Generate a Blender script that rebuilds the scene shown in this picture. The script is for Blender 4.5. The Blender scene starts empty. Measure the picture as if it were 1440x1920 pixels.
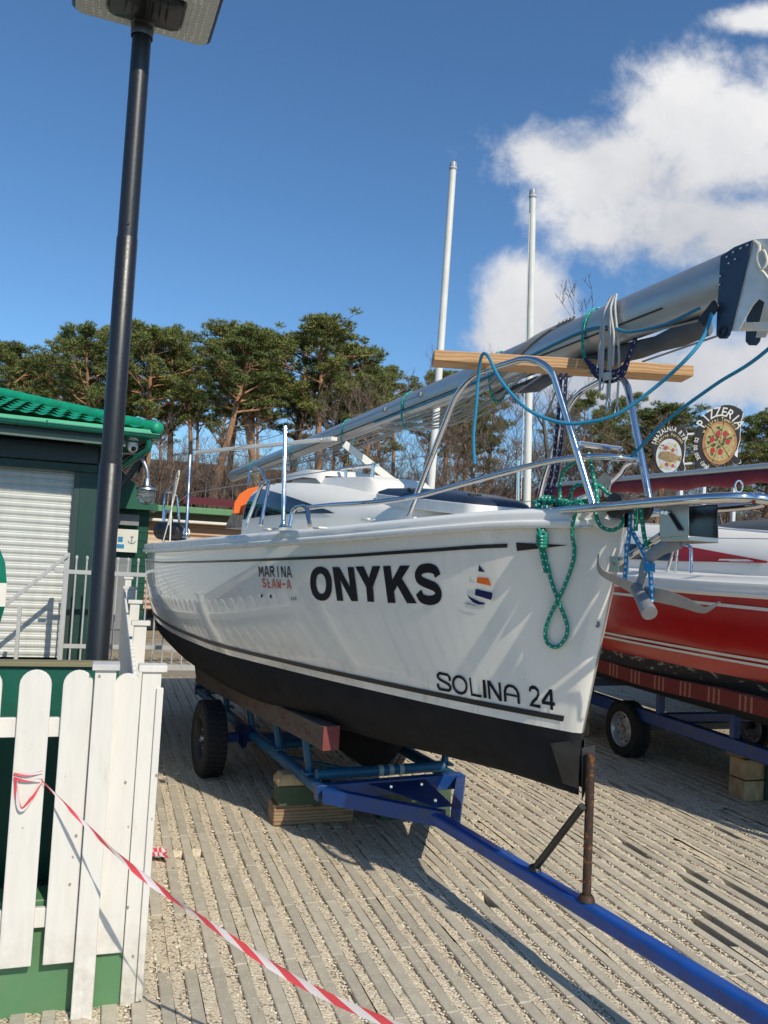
import bpy, math, random
import numpy as np
from mathutils import Vector, Matrix
from mathutils.bvhtree import BVHTree
from mathutils.geometry import tessellate_polygon

SC = bpy.context.scene
COL = SC.collection
rnd = random.Random(7)
R_ = math.radians

# ------------------------------------------------------------------ camera
# photograph is 1440 x 1920; FPX is the focal length in its pixels.  World: +Y runs along the
# concrete paving strips away from the viewer, +X to the right across them, +Z up, metres.
FPX, CX, CY, EYE = 1550.0, 720.0, 960.0, 1.75
_v1 = np.array([208 - CX, 1003 - CY, FPX])
_n = np.cross(_v1, np.array([1, .057, 0.]))
_n /= np.linalg.norm(_n)
if _n[1] > 0: _n = -_n
_y = _v1 / np.linalg.norm(_v1)
_x = np.cross(_y, _n)
if _x[0] < 0: _x = -_x
RM = np.stack([_x, _y, _n])
cam = bpy.data.cameras.new('camera')
cam.sensor_fit = 'VERTICAL'; cam.sensor_height = 36; cam.sensor_width = 27
cam.lens = FPX / 1920 * 36
cam.clip_start = .05; cam.clip_end = 3000
camo = bpy.data.objects.new('camera', cam)
COL.objects.link(camo)
m = Matrix.Identity(4)
for i in range(3):
    m[i][0] = RM[i, 0]; m[i][1] = -RM[i, 1]; m[i][2] = -RM[i, 2]
m[2][3] = EYE
camo.matrix_world = m
SC.camera = camo

# ------------------------------------------------------------------ sun, sky
SUN = Vector((.30, -1.10, 1.0)).normalized()
sl = bpy.data.lights.new('sun', 'SUN')
sl.energy = 4.2; sl.angle = R_(.5); sl.color = (1, .92, .77)
slo = bpy.data.objects.new('sun', sl)
slo.rotation_euler = SUN.to_track_quat('Z', 'Y').to_euler()
COL.objects.link(slo)

SC.view_settings.view_transform = 'Standard'
SC.view_settings.look = 'None'
SC.view_settings.exposure = 0.0
SC.view_settings.gamma = 1.0

W = bpy.data.worlds.new('World')
SC.world = W
W.use_nodes = True
def make_world():
    nt = W.node_tree; N = nt.nodes; L = nt.links
    N.clear()
    def nd(t, **k):
        n = N.new(t)
        for a, b in k.items(): setattr(n, a, b)
        return n
    def math_(op, a, b=None, c=None, clamp=False):
        n = nd('ShaderNodeMath', operation=op); n.use_clamp = clamp
        for i, v in enumerate((a, b, c)):
            if v is None: continue
            if isinstance(v, (int, float)): n.inputs[i].default_value = v
            else: L.new(v, n.inputs[i])
        return n.outputs[0]
    sky = nd('ShaderNodeTexSky', sky_type='NISHITA')
    sky.sun_disc = False
    sky.sun_elevation = math.asin(SUN.z)
    sky.sun_rotation = math.atan2(SUN.x, SUN.y)
    sky.air_density = 1.0; sky.dust_density = .6; sky.ozone_density = 1.6
    tc = nd('ShaderNodeTexCoord')
    d = tc.outputs['Generated']
    def dot(v):
        n = nd('ShaderNodeVectorMath', operation='DOT_PRODUCT')
        L.new(d, n.inputs[0]); n.inputs[1].default_value = v
        return n.outputs['Value']
    # a fixed frame in the sky: clouds stand towards the north-east of the yard
    fw = dot(tuple(RM[:, 2])); rt = dot(tuple(RM[:, 0])); up = dot(tuple(-RM[:, 1]))
    fwc = math_('MAXIMUM', fw, .05)
    u = math_('DIVIDE', rt, fwc); v = math_('DIVIDE', up, fwc)
    cmb = nd('ShaderNodeCombineXYZ'); L.new(u, cmb.inputs[0]); L.new(v, cmb.inputs[1])
    def noise(scale, detail, rough, off=0):
        mp = nd('ShaderNodeMapping'); mp.inputs['Location'].default_value = (off, off * .7, off * .3)
        L.new(cmb.outputs[0], mp.inputs[0])
        n = nd('ShaderNodeTexNoise'); n.inputs['Scale'].default_value = scale
        n.inputs['Detail'].default_value = detail; n.inputs['Roughness'].default_value = rough
        n.inputs['Distortion'].default_value = .25
        L.new(mp.outputs[0], n.inputs['Vector'])
        return n.outputs['Fac']
    n1 = noise(7, 10, .6, 3.1); n2 = noise(24, 9, .66, 1.7); n3 = noise(3.2, 5, .5, 8.3)
    best = None
    for (px, py, rx, ry, a) in CLOUDS:
        uu = (px - CX) / FPX; vv = (CY - py) / FPX
        du = math_('DIVIDE', math_('SUBTRACT', u, uu), rx * 1.13 / FPX)
        dv = math_('DIVIDE', math_('SUBTRACT', v, vv), ry * 1.1 / FPX)
        r2 = math_('ADD', math_('MULTIPLY', du, du), math_('MULTIPLY', dv, dv))
        g = math_('MULTIPLY', math_('SUBTRACT', 1.0, math_('SQRT', r2)), a)
        best = g if best is None else math_('SMOOTH_MAX', best, g, .25)
    nn = math_('ADD', math_('MULTIPLY', math_('SUBTRACT', n1, .5), 1.9), math_('MULTIPLY', math_('SUBTRACT', n2, .5), .8))
    dens = math_('ADD', best, nn)
    mr = nd('ShaderNodeMapRange', interpolation_type='SMOOTHSTEP')
    mr.inputs['From Min'].default_value = -.02; mr.inputs['From Max'].default_value = .74
    L.new(dens, mr.inputs['Value'])
    cov = math_('MULTIPLY', mr.outputs[0], math_('GREATER_THAN', fw, .1))
    # brightness of the cloud: thick lit billows against thin grey undersides
    br = nd('ShaderNodeMapRange'); br.inputs['From Min'].default_value = .1; br.inputs['From Max'].default_value = .95
    L.new(math_('ADD', math_('MULTIPLY', n3, .7), math_('ADD', math_('MULTIPLY', n1, .45), math_('MULTIPLY', v, .55))), br.inputs['Value'])
    cr = nd('ShaderNodeValToRGB')
    cr.color_ramp.elements[0].position = .25; cr.color_ramp.elements[0].color = (.27, .31, .40, 1)
    cr.color_ramp.elements[1].position = .95; cr.color_ramp.elements[1].color = (.87, .87, .88, 1)
    L.new(br.outputs[0], cr.inputs[0])
    tint = nd('ShaderNodeMix', data_type='RGBA', blend_type='MULTIPLY'); tint.inputs[0].default_value = 1
    L.new(sky.outputs[0], tint.inputs[6]); tint.inputs[7].default_value = SKYTINT
    bg = nd('ShaderNodeBackground'); bg.inputs[1].default_value = SKYSTR
    L.new(tint.outputs[2], bg.inputs[0])
    bg2 = nd('ShaderNodeBackground'); bg2.inputs[1].default_value = 1.0
    L.new(cr.outputs[0], bg2.inputs[0])
    mx = nd('ShaderNodeMixShader'); L.new(cov, mx.inputs[0]); L.new(bg.outputs[0], mx.inputs[1]); L.new(bg2.outputs[0], mx.inputs[2])
    out = nd('ShaderNodeOutputWorld'); L.new(mx.outputs[0], out.inputs[0])
SKYTINT = (.58, .86, 1.08, 1); SKYSTR = .128
CLOUDS = [(1360, 250, 210, 195, 1.1), (1140, 330, 190, 100, 1), (1350, 420, 260, 105, 1), (1010, 290, 110, 70, .95),
          (1110, 430, 85, 60, .7), (982, 572, 98, 90, 1.3), (1030, 645, 130, 60, 1.1), (1400, 700, 280, 80, 1.2),
          (1180, 730, 210, 65, 1.1), (1415, 40, 100, 36, 1.15), (930, 640, 70, 60, .8)]
make_world()

# ------------------------------------------------------------------ pixel -> world helpers
def ray(px, py): return RM @ np.array([px - CX, py - CY, FPX])
def on_z(px, py, z=0.):
    d = ray(px, py); t = (z - EYE) / d[2]; return Vector((d[0] * t, d[1] * t, EYE + d[2] * t))
def on_y(px, py, Y):
    d = ray(px, py); t = Y / d[1]; return Vector((d[0] * t, d[1] * t, EYE + d[2] * t))
def proj(P):
    v = RM.T @ (np.array(P) - np.array((0, 0, EYE))); return CX + FPX * v[0] / v[2], CY + FPX * v[1] / v[2]
def on_x(px, py, X):
    d = ray(px, py); t = X / d[0]; return Vector((d[0] * t, d[1] * t, EYE + d[2] * t))

# frame of the white boat: s aft of the stem, y to starboard, z up
TH = R_(7.5)
BO = Vector((1.975, 3.07, 0)); BA = Vector((-math.sin(TH), math.cos(TH), 0)); BS = Vector((-math.cos(TH), -math.sin(TH), 0))
def BW(s, y, z): return BO + BA * s + BS * y + Vector((0, 0, z))
def on_boat(px, py, y=0.):
    d = Vector(ray(px, py)); C = Vector((0, 0, EYE)); t = (BO + BS * y - C).dot(BS) / d.dot(BS)
    return C + d * t

# ------------------------------------------------------------------ mesh helpers
def smoothpath(pts, k=6, closed=False):
    P = [Vector(p) for p in pts]; n = len(P); out = []
    rng = n if closed else n - 1
    for i in range(rng):
        p1 = P[i]; p2 = P[(i + 1) % n]
        p0 = P[(i - 1) % n] if (closed or i > 0) else p1 * 2 - p2
        p3 = P[(i + 2) % n] if (closed or i + 2 < n) else p2 * 2 - p1
        for j in range(k):
            t = j / k
            out.append(.5 * ((2 * p1) + (p2 - p0) * t + (2 * p0 - 5 * p1 + 4 * p2 - p3) * t * t + (3 * p1 - p0 - 3 * p2 + p3) * t ** 3))
    if not closed: out.append(P[-1])
    return out
def fillet(pts, r, k=6):
    """polyline with rounded corners of radius about r"""
    P = [Vector(p) for p in pts]; out = [P[0]]
    for i in range(1, len(P) - 1):
        a = P[i - 1] - P[i]; b = P[i + 1] - P[i]
        d = min(r, a.length * .48, b.length * .48)
        A = P[i] + a.normalized() * d; B = P[i] + b.normalized() * d
        for j in range(k + 1):
            t = j / k; out.append(A * (1 - t) ** 2 + P[i] * 2 * t * (1 - t) + B * t * t)
    out.append(P[-1]); return out

class MB:
    def __init__(self): self.v = []; self.f = []; self.uv = []
    def add(self, vs, fs, uvs=None):
        o = len(self.v); self.v += [tuple(p) for p in vs]
        for i, f in enumerate(fs):
            self.f.append(tuple(o + k for k in f))
            self.uv.append(uvs[i] if uvs else [(0, 0)] * len(f))
        return self
    def tube(self, pts, r, n=8, cap=True, closed=False, squash=None):
        P = [Vector(p) for p in pts]; m_ = len(P)
        rr = list(r) if isinstance(r, (list, tuple)) else [r] * m_
        T = []
        for i in range(m_):
            if closed: t = P[(i + 1) % m_] - P[i - 1]
            else: t = P[min(i + 1, m_ - 1)] - P[max(i - 1, 0)]
            T.append(t.normalized() if t.length > 1e-9 else Vector((0, 0, 1)))
        up = Vector((0, 0, 1)) if abs(T[0].z) < .9 else Vector((1, 0, 0))
        nrm = (up - T[0] * up.dot(T[0])).normalized()
        vs = []; L = 0; Ls = []
        for i in range(m_):
            nrm = nrm - T[i] * nrm.dot(T[i])
            if nrm.length < 1e-6: nrm = T[i].orthogonal()
            nrm.normalize(); bn = T[i].cross(nrm)
            if i: L += (P[i] - P[i - 1]).length
            Ls.append(L)
            for j in range(n):
                a = 2 * math.pi * j / n
                q1, q2 = (1, 1) if not squash else squash
                vs.append(P[i] + (nrm * math.cos(a) * q1 + bn * math.sin(a) * q2) * rr[i])
        fs = []; us = []
        for i in range(m_ if closed else m_ - 1):
            i2 = (i + 1) % m_; l2 = Ls[i2] if i2 else L + (P[0] - P[-1]).length
            for j in range(n):
                j2 = (j + 1) % n
                fs.append((i * n + j, i * n + j2, i2 * n + j2, i2 * n + j))
                us.append([(j / n, Ls[i]), ((j + 1) / n, Ls[i]), ((j + 1) / n, l2), (j / n, l2)])
        if cap and not closed:
            fs.append(tuple(range(n - 1, -1, -1))); us.append([(0, 0)] * n)
            fs.append(tuple((m_ - 1) * n + j for j in range(n))); us.append([(0, 0)] * n)
        return self.add(vs, fs, us)
    def box(self, c, size, ax=None):
        c = Vector(c); X, Y, Z = ax or (Vector((1, 0, 0)), Vector((0, 1, 0)), Vector((0, 0, 1)))
        vs = []
        for k in (-.5, .5):
            for j in (-.5, .5):
                for i in (-.5, .5): vs.append(c + X * (i * size[0]) + Y * (j * size[1]) + Z * (k * size[2]))
        fs = [(0, 2, 3, 1), (4, 5, 7, 6), (0, 1, 5, 4), (2, 6, 7, 3), (0, 4, 6, 2), (1, 3, 7, 5)]
        return self.add(vs, fs)
    def beam(self, p0, p1, w, h, up=(0, 0, 1)):
        p0 = Vector(p0); p1 = Vector(p1); Y = (p1 - p0); l = Y.length; Y.normalize()
        up = Vector(up); X = Y.cross(up).normalized(); Z = X.cross(Y).normalized()
        return self.box((p0 + p1) / 2, (w, l, h), (X, Y, Z))
    def prism(self, loop, vec, holes=()):
        """polygon (world points) extruded by vec"""
        vec = Vector(vec); loops = [[Vector(p) for p in loop]] + [[Vector(p) for p in h] for h in holes]
        flat = [p for l in loops for p in l]; n = len(flat)
        tr = tessellate_polygon(loops)
        vs = flat + [p + vec for p in flat]
        nv = Vector((0, 0, 0)); l0 = loops[0]
        for i in range(len(l0)): nv += l0[i].cross(l0[(i + 1) % len(l0)])
        fs = []
        for t in tr:
            a, b, c = t
            g = (flat[b] - flat[a]).cross(flat[c] - flat[a]).dot(vec)
            if g > 0: fs.append((a, c, b)); fs.append((a + n, b + n, c + n))
            else: fs.append((a, b, c)); fs.append((a + n, c + n, b + n))
        o = 0
        for k, l in enumerate(loops):
            m_ = len(l)
            for i in range(m_):
                i2 = (i + 1) % m_
                q = (o + i, o + i2, o + i2 + n, o + i + n)
                fs.append(q)
            o += m_
        return self.add(vs, fs)
    def lathe(self, c, axis, prof, n=24, xdir=None):
        """prof: list of (radius, height along axis); radius 0 closes"""
        c = Vector(c); Z = Vector(axis).normalized(); X = Z.orthogonal().normalized() if xdir is None else Vector(xdir); Y = Z.cross(X)
        vs = []; fs = []
        for (r, h) in prof:
            for j in range(n):
                a = 2 * math.pi * j / n
                vs.append(c + Z * h + (X * math.cos(a) + Y * math.sin(a)) * max(r, 1e-5))
        for i in range(len(prof) - 1):
            for j in range(n):
                j2 = (j + 1) % n
                fs.append((i * n + j, i * n + j2, (i + 1) * n + j2, (i + 1) * n + j))
        return self.add(vs, fs)
    def grid(self, rows, wrap=False):
        n = len(rows[0]); vs = [p for r in rows for p in r]; fs = []; us = []
        for i in range(len(rows) - 1):
            for j in range(n if wrap else n - 1):
                j2 = (j + 1) % n
                fs.append((i * n + j, i * n + j2, (i + 1) * n + j2, (i + 1) * n + j))
        return self.add(vs, fs)
    def build(self, name, mat, parent=None, sharp=35, bevel=0, seg=2, fix=True, solid=0):
        me = bpy.data.meshes.new(name)
        o = Vector((0, 0, 0))
        p = parent
        while p is not None: o += p.location; p = p.parent
        me.from_pydata([(a[0] - o.x, a[1] - o.y, a[2] - o.z) for a in self.v], [], self.f)
        if any(u != (0, 0) for l in self.uv[:3] for u in l) or True:
            uvl = me.uv_layers.new(name='UVMap')
            flat = [c for l in self.uv for u in l for c in u]
            uvl.data.foreach_set('uv', flat)
        me.validate()
        if fix:
            import bmesh
            bm = bmesh.new(); bm.from_mesh(me); bmesh.ops.recalc_face_normals(bm, faces=bm.faces[:]); bm.to_mesh(me); bm.free()
        me.polygons.foreach_set('use_smooth', [True] * len(me.polygons))
        me.set_sharp_from_angle(angle=R_(sharp))
        if mat is not None: me.materials.append(mat)
        ob = bpy.data.objects.new(name, me); COL.objects.link(ob)
        if parent is not None: ob.parent = parent
        if solid:
            so = ob.modifiers.new('solid', 'SOLIDIFY'); so.thickness = solid; so.offset = 0
        if bevel:
            b = ob.modifiers.new('bevel', 'BEVEL'); b.width = bevel; b.segments = seg; b.limit_method = 'ANGLE'; b.angle_limit = R_(30)
            b.harden_normals = False
        return ob

def tag(o, label=None, cat=None, group=None, kind=None):
    if label: o['label'] = label
    if cat: o['category'] = cat
    if group: o['group'] = group
    if kind: o['kind'] = kind
    return o
def thing(name, label, cat, loc=(0, 0, 0), group=None):
    o = bpy.data.objects.new(name, None); COL.objects.link(o); o.location = Vector(loc); o.empty_display_size = .2
    return tag(o, label, cat, group)
def copy_tree(o, loc=None, rot=None, scale=None, label=None, parent=None):
    c = o.copy(); COL.objects.link(c)
    if parent is not None: c.parent = parent
    if loc is not None: c.location = loc
    if rot is not None: c.rotation_euler = rot
    if scale is not None: c.scale = scale
    if label: c['label'] = label
    for ch in o.children: copy_tree(ch, parent=c)
    return c

# ------------------------------------------------------------------ materials
class NT:
    def __init__(self, name):
        self.m = bpy.data.materials.new(name); self.m.use_nodes = True
        self.t = self.m.node_tree; self.N = self.t.nodes; self.L = self.t.links
        self.b = self.N['Principled BSDF']
    def n(self, t, **k):
        x = self.N.new(t)
        for a, b in k.items(): setattr(x, a, b)
        return x
    def put(self, sock, v):
        if isinstance(v, (int, float)): sock.default_value = v
        elif isinstance(v, (tuple, list)): sock.default_value = v if len(v) != 3 or sock.type == 'VECTOR' else (*v, 1)
        else: self.L.new(v, sock)
    def math(self, op, a, b=None, c=None, clamp=False):
        x = self.n('ShaderNodeMath', operation=op); x.use_clamp = clamp
        for i, v in enumerate((a, b, c)):
            if v is not None: self.put(x.inputs[i], v)
        return x.outputs[0]
    def coord(self, kind='Object', scale=(1, 1, 1), rot=(0, 0, 0), loc=(0, 0, 0)):
        tc = self.n('ShaderNodeTexCoord'); mp = self.n('ShaderNodeMapping')
        mp.inputs['Scale'].default_value = scale; mp.inputs['Rotation'].default_value = rot; mp.inputs['Location'].default_value = loc
        self.L.new(tc.outputs[kind], mp.inputs[0]); return mp.outputs[0]
    def noise(self, vec, scale, detail=4, rough=.55, dist=0, out='Fac'):
        x = self.n('ShaderNodeTexNoise'); self.L.new(vec, x.inputs['Vector'])
        x.inputs['Scale'].default_value = scale; x.inputs['Detail'].default_value = detail
        x.inputs['Roughness'].default_value = rough; x.inputs['Distortion'].default_value = dist
        return x.outputs[out]
    def vor(self, vec, scale, feature='F1', out='Distance', rnd_=1):
        x = self.n('ShaderNodeTexVoronoi', feature=feature); self.L.new(vec, x.inputs['Vector'])
        x.inputs['Scale'].default_value = scale; x.inputs['Randomness'].default_value = rnd_
        return x.outputs[out]
    def ramp(self, fac, stops, interp='LINEAR'):
        x = self.n('ShaderNodeValToRGB'); x.color_ramp.interpolation = interp
        e = x.color_ramp.elements
        while len(e) > 1: e.remove(e[-1])
        e[0].position = stops[0][0]; e[0].color = (*stops[0][1], 1)
        for p, c in stops[1:]:
            q = e.new(p); q.color = (*c, 1)
        self.put(x.inputs[0], fac); return x.outputs[0]
    def mix(self, fac, a, b, mode='MIX'):
        x = self.n('ShaderNodeMix', data_type='RGBA', blend_type=mode)
        self.put(x.inputs[0], fac); self.put(x.inputs[6], a); self.put(x.inputs[7], b); return x.outputs[2]
    def range(self, v, a, b, c=0, d=1, smooth=False):
        x = self.n('ShaderNodeMapRange')
        if smooth: x.interpolation_type = 'SMOOTHSTEP'
        self.put(x.inputs[0], v); x.inputs[1].default_value = a; x.inputs[2].default_value = b
        x.inputs[3].default_value = c; x.inputs[4].default_value = d; return x.outputs[0]
    def bump(self, h, strength=.3, dist=.01):
        x = self.n('ShaderNodeBump'); x.inputs['Strength'].default_value = strength; x.inputs['Distance'].default_value = dist
        self.L.new(h, x.inputs['Height']); self.L.new(x.outputs[0], self.b.inputs['Normal'])
    def set(self, **k):
        nm = dict(col='Base Color', rough='Roughness', metal='Metallic', spec='Specular IOR Level', coat='Coat Weight', coatr='Coat Roughness',
                  trans='Transmission Weight', alpha='Alpha', em='Emission Color', ems='Emission Strength', sheen='Sheen Weight', ior='IOR', sss='Subsurface Weight')
        for a, b in k.items(): self.put(self.b.inputs[nm[a]], b)
        return self

def paint(name, col, rough=.4, metal=0, var=.12, vs=6, bump=.0, bs=60, coat=0, dirt=None, dirts=3, spec=.5, island=0):
    """painted / plain surface with soft uneven colour"""
    t = NT(name); v = t.coord()
    n1 = t.noise(v, vs, 5, .6); 
    c = t.mix(1, col, t.ramp(n1, [(.25, (1 - var,) * 3), (.75, (1 + var * .5,) * 3)]), 'MULTIPLY')
    if island:
        g = t.n('ShaderNodeNewGeometry')
        c = t.mix(1, c, t.ramp(g.outputs['Random Per Island'], [(0, (1 - island,) * 3), (1, (1 + island * .4,) * 3)]), 'MULTIPLY')
    if dirt:
        n2 = t.noise(v, dirts, 8, .7, .4)
        c = t.mix(t.range(n2, .52, .72), c, dirt)
    t.set(col=c, rough=t.range(t.noise(v, vs * 2.3, 4), .3, .7, max(.02, rough - .07), min(1, rough + .07)), metal=metal, coat=coat, spec=spec)
    if bump: t.bump(t.noise(v, bs, 5, .6), bump, .004)
    return t.m

def metal(name, col, rough=.2, var=.06, aniso=0, bump=.0, brushed=None):
    t = NT(name); v = t.coord()
    n1 = t.noise(v, 9, 6, .6)
    t.set(col=t.mix(1, col, t.ramp(n1, [(.3, (1 - var * 2,) * 3), (.7, (1.0,) * 3)]), 'MULTIPLY'), metal=1,
          rough=t.range(n1, .3, .7, max(.02, rough - .05), rough + .08))
    if brushed:
        t.bump(t.noise(t.coord(scale=brushed), 40, 3), .12, .002)
    elif bump: t.bump(t.noise(v, 40, 5), bump, .003)
    return t.m

def wood(name, c1, c2, axis_scale=(1, 12, 12), scale=2.0, rough=.6, worn=None, wornlvl=.55, bump=.25, island=.15):
    t = NT(name); v = t.coord(scale=axis_scale)
    n1 = t.noise(v, scale, 6, .6, .6); 
    w = t.n('ShaderNodeTexWave'); t.L.new(v, w.inputs[0]); w.inputs['Scale'].default_value = scale * .7
    w.inputs['Distortion'].default_value = 6; w.inputs['Detail'].default_value = 4; w.bands_direction = 'Z'
    f = t.math('ADD', t.math('MULTIPLY', n1, .6), t.math('MULTIPLY', w.outputs['Fac'], .4))
    c = t.ramp(f, [(.25, c1), (.7, c2)])
    g = t.n('ShaderNodeNewGeometry')
    c = t.mix(1, c, t.ramp(g.outputs['Random Per Island'], [(0, (1 - island,) * 3), (1, (1.05,) * 3)]), 'MULTIPLY')
    if worn:
        c = t.mix(t.range(t.noise(t.coord(scale=[a ** .5 for a in axis_scale]), 7, 8, .7), wornlvl, wornlvl + .1), c, worn)
    t.set(col=c, rough=rough)
    t.bump(f, bump, .004)
    return t.m

def rope_mat(name, c, fleck, per=28, amt=.3, c2=None):
    t = NT(name); tc = t.n('ShaderNodeTexCoord'); sp = t.n('ShaderNodeSeparateXYZ'); t.L.new(tc.outputs['UV'], sp.inputs[0])
    u, v = sp.outputs[0], sp.outputs[1]
    a = t.math('FRACT', t.math('ADD', t.math('MULTIPLY', v, per), t.math('MULTIPLY', t.math('FLOOR', t.math('MULTIPLY', u, 3)), .37)))
    b = t.math('FRACT', t.math('MULTIPLY', u, 3))
    f = t.math('MULTIPLY', t.math('LESS_THAN', a, amt), t.math('LESS_THAN', b, .34))
    # braid relief
    br = t.math('SINE', t.math('ADD', t.math('MULTIPLY', v, 700), t.math('MULTIPLY', u, 12.566)))
    br2 = t.math('SINE', t.math('SUBTRACT', t.math('MULTIPLY', v, 700), t.math('MULTIPLY', u, 12.566)))
    hh = t.math('MULTIPLY', br, br2)
    base = t.mix(t.range(hh, -1, 1), c, c2 or tuple(x * 1.35 for x in c))
    t.set(col=t.mix(f, base, fleck), rough=.75)
    t.bump(hh, .4, .002)
    return t.m
# ================================================================== GROUND
def ground_mat():
    t = NT('gravel and soil'); v = t.coord()
    sp = t.n('ShaderNodeSeparateXYZ'); t.L.new(v, sp.inputs[0])
    cc = t.vor(v, 95, out='Color'); d = t.vor(v, 95)
    s2 = t.n('ShaderNodeSeparateColor'); t.L.new(cc, s2.inputs[0])
    stone = t.ramp(s2.outputs[0], [(0, (.20, .165, .12)), (.14, (.60, .51, .375)), (.45, (.80, .69, .51)), (.65, (.74, .59, .42)), (.8, (.84, .76, .60)), (1, (.66, .58, .46))])
    stone = t.mix(1, stone, t.ramp(d, [(.2, (1, 1, 1)), (.6, (.80, .78, .74))]), 'MULTIPLY')
    stone = t.mix(1, stone, t.ramp(t.noise(v, 1.3, 5), [(.3, (.82,) * 3), (.7, (1.05,) * 3)]), 'MULTIPLY')
    sand = t.ramp(t.noise(v, 3, 8, .7), [(.3, (.16, .125, .08)), (.5, (.27, .22, .15)), (.7, (.36, .30, .21))])
    soil = t.ramp(t.noise(v, 1.5, 9, .7), [(.3, (.05, .04, .025)), (.55, (.11, .085, .05)), (.75, (.16, .13, .08))])
    c = t.mix(t.range(sp.outputs[1], 10.9, 11.3), stone, sand)
    c = t.mix(t.range(t.math('ADD', sp.outputs[1], t.math('MULTIPLY', t.noise(v, .3, 3), 8)), 26, 34), c, soil)
    c = t.mix(t.math('MULTIPLY', t.range(sp.outputs[2], -.035, -.012, 1, 0), t.math('LESS_THAN', sp.outputs[1], 10.9)), c, (.045, .037, .028))  # holes in the gravel: damp soil, with their shade painted in by depth
    t.set(col=c, rough=.92)
    t.bump(t.math('SUBTRACT', 1, d), .5, .010)
    return t.m
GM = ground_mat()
mb = MB()
xs = [-400, -60, -20, -6, 0, 6, 14, 30, 80, 400]; ys = [-300, -60, -10, 0, 6, 10.9, 11, 16, 24, 34, 46, 60, 80, 110, 150, 300, 900]
def gz(x, y): return max(0, y - 34) ** 1.15 * .035 + (0 if y < 24 else .2 * math.sin(x * .13 + y * .2)) - (.06 if y < 10.95 else 0)
mb.grid([[(x, y, gz(x, y)) for x in xs] for y in ys])
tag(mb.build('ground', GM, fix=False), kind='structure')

# loose pebbles lying between the concrete strips in the near yard: stuff, one object
def pebbles():
    rs = np.random.RandomState(3)
    n = 120000
    # density falls with distance
    Y = 2.0 + 6.5 * rs.rand(n) ** 1.7
    X = -.3 + rs.rand(n) * (1.0 + Y * .95)
    r = .0030 + .0034 * rs.rand(n) ** 2 + .0009 * (Y - 2)
    # sit them mostly in the gravel bands (a few on top of concrete)
    ph = (X - PX0) / PITCH; fr = ph - np.floor(ph)
    ingap = fr > .50
    keep = ingap | (rs.rand(n) < .02)
    X, Y, r, fr = X[keep], Y[keep], r[keep], fr[keep]; n = len(X)
    z = np.where(fr > .5, .003, STRIP_Z + .001) + r * .25
    hol = np.array([hole(a, b) for a, b in zip(X, Y)]); k_ = hol < .15; X, Y, r, fr, z = X[k_], Y[k_], r[k_], fr[k_], z[k_]; n = len(X)
    base = np.array([(1, 0, 0), (0, 1, 0), (-1, 0, 0), (0, -1, 0), (0, 0, 1), (0, 0, -1)], float)
    V = np.zeros((n, 6, 3)); a = rs.rand(n) * 6.283
    jit = 1 + .35 * (rs.rand(n, 6, 1) - .5)
    B = base[None] * jit
    ca, sa = np.cos(a)[:, None], np.sin(a)[:, None]
    sx = (1 + .5 * rs.rand(n))[:, None]; sz = (.45 + .3 * rs.rand(n))[:, None]
    bx = B[:, :, 0] * sx; by = B[:, :, 1]
    V[:, :, 0] = X[:, None] + (bx * ca - by * sa) * r[:, None]
    V[:, :, 1] = Y[:, None] + (bx * sa + by * ca) * r[:, None]
    V[:, :, 2] = z[:, None] + B[:, :, 2] * sz * r[:, None]
    F = np.array([(0, 1, 4), (1, 2, 4), (2, 3, 4), (3, 0, 4)], np.int32)
    faces = (F[None] + (np.arange(n) * 6)[:, None, None]).reshape(-1)
    me = bpy.data.meshes.new('pebbles')
    nv = n * 6; nf = n * 4
    me.vertices.add(nv); me.vertices.foreach_set('co', V.reshape(-1))
    me.loops.add(nf * 3); me.loops.foreach_set('vertex_index', faces.astype(np.int32))
    me.polygons.add(nf); me.polygons.foreach_set('loop_start', np.arange(nf, dtype=np.int32) * 3)
    me.polygons.foreach_set('loop_total', np.full(nf, 3, np.int32))
    me.polygons.foreach_set('use_smooth', np.ones(nf, bool))
    me.update(); me.validate()
    t = NT('pebble stone'); g = t.n('ShaderNodeNewGeometry')
    c = t.ramp(g.outputs['Random Per Island'], [(0, (.10, .085, .07)), (.13, (.40, .33, .245)), (.4, (.70, .60, .46)), (.6, (.66, .50, .35)), (.8, (.78, .69, .54)), (1, (.82, .75, .62))])
    t.set(col=c, rough=.7)
    me.materials.append(t.m)
    o = bpy.data.objects.new('pebbles', me); COL.objects.link(o)
    tag(o, 'small beige and grey pebbles lying between the concrete strips', 'gravel', kind='stuff')

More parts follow.
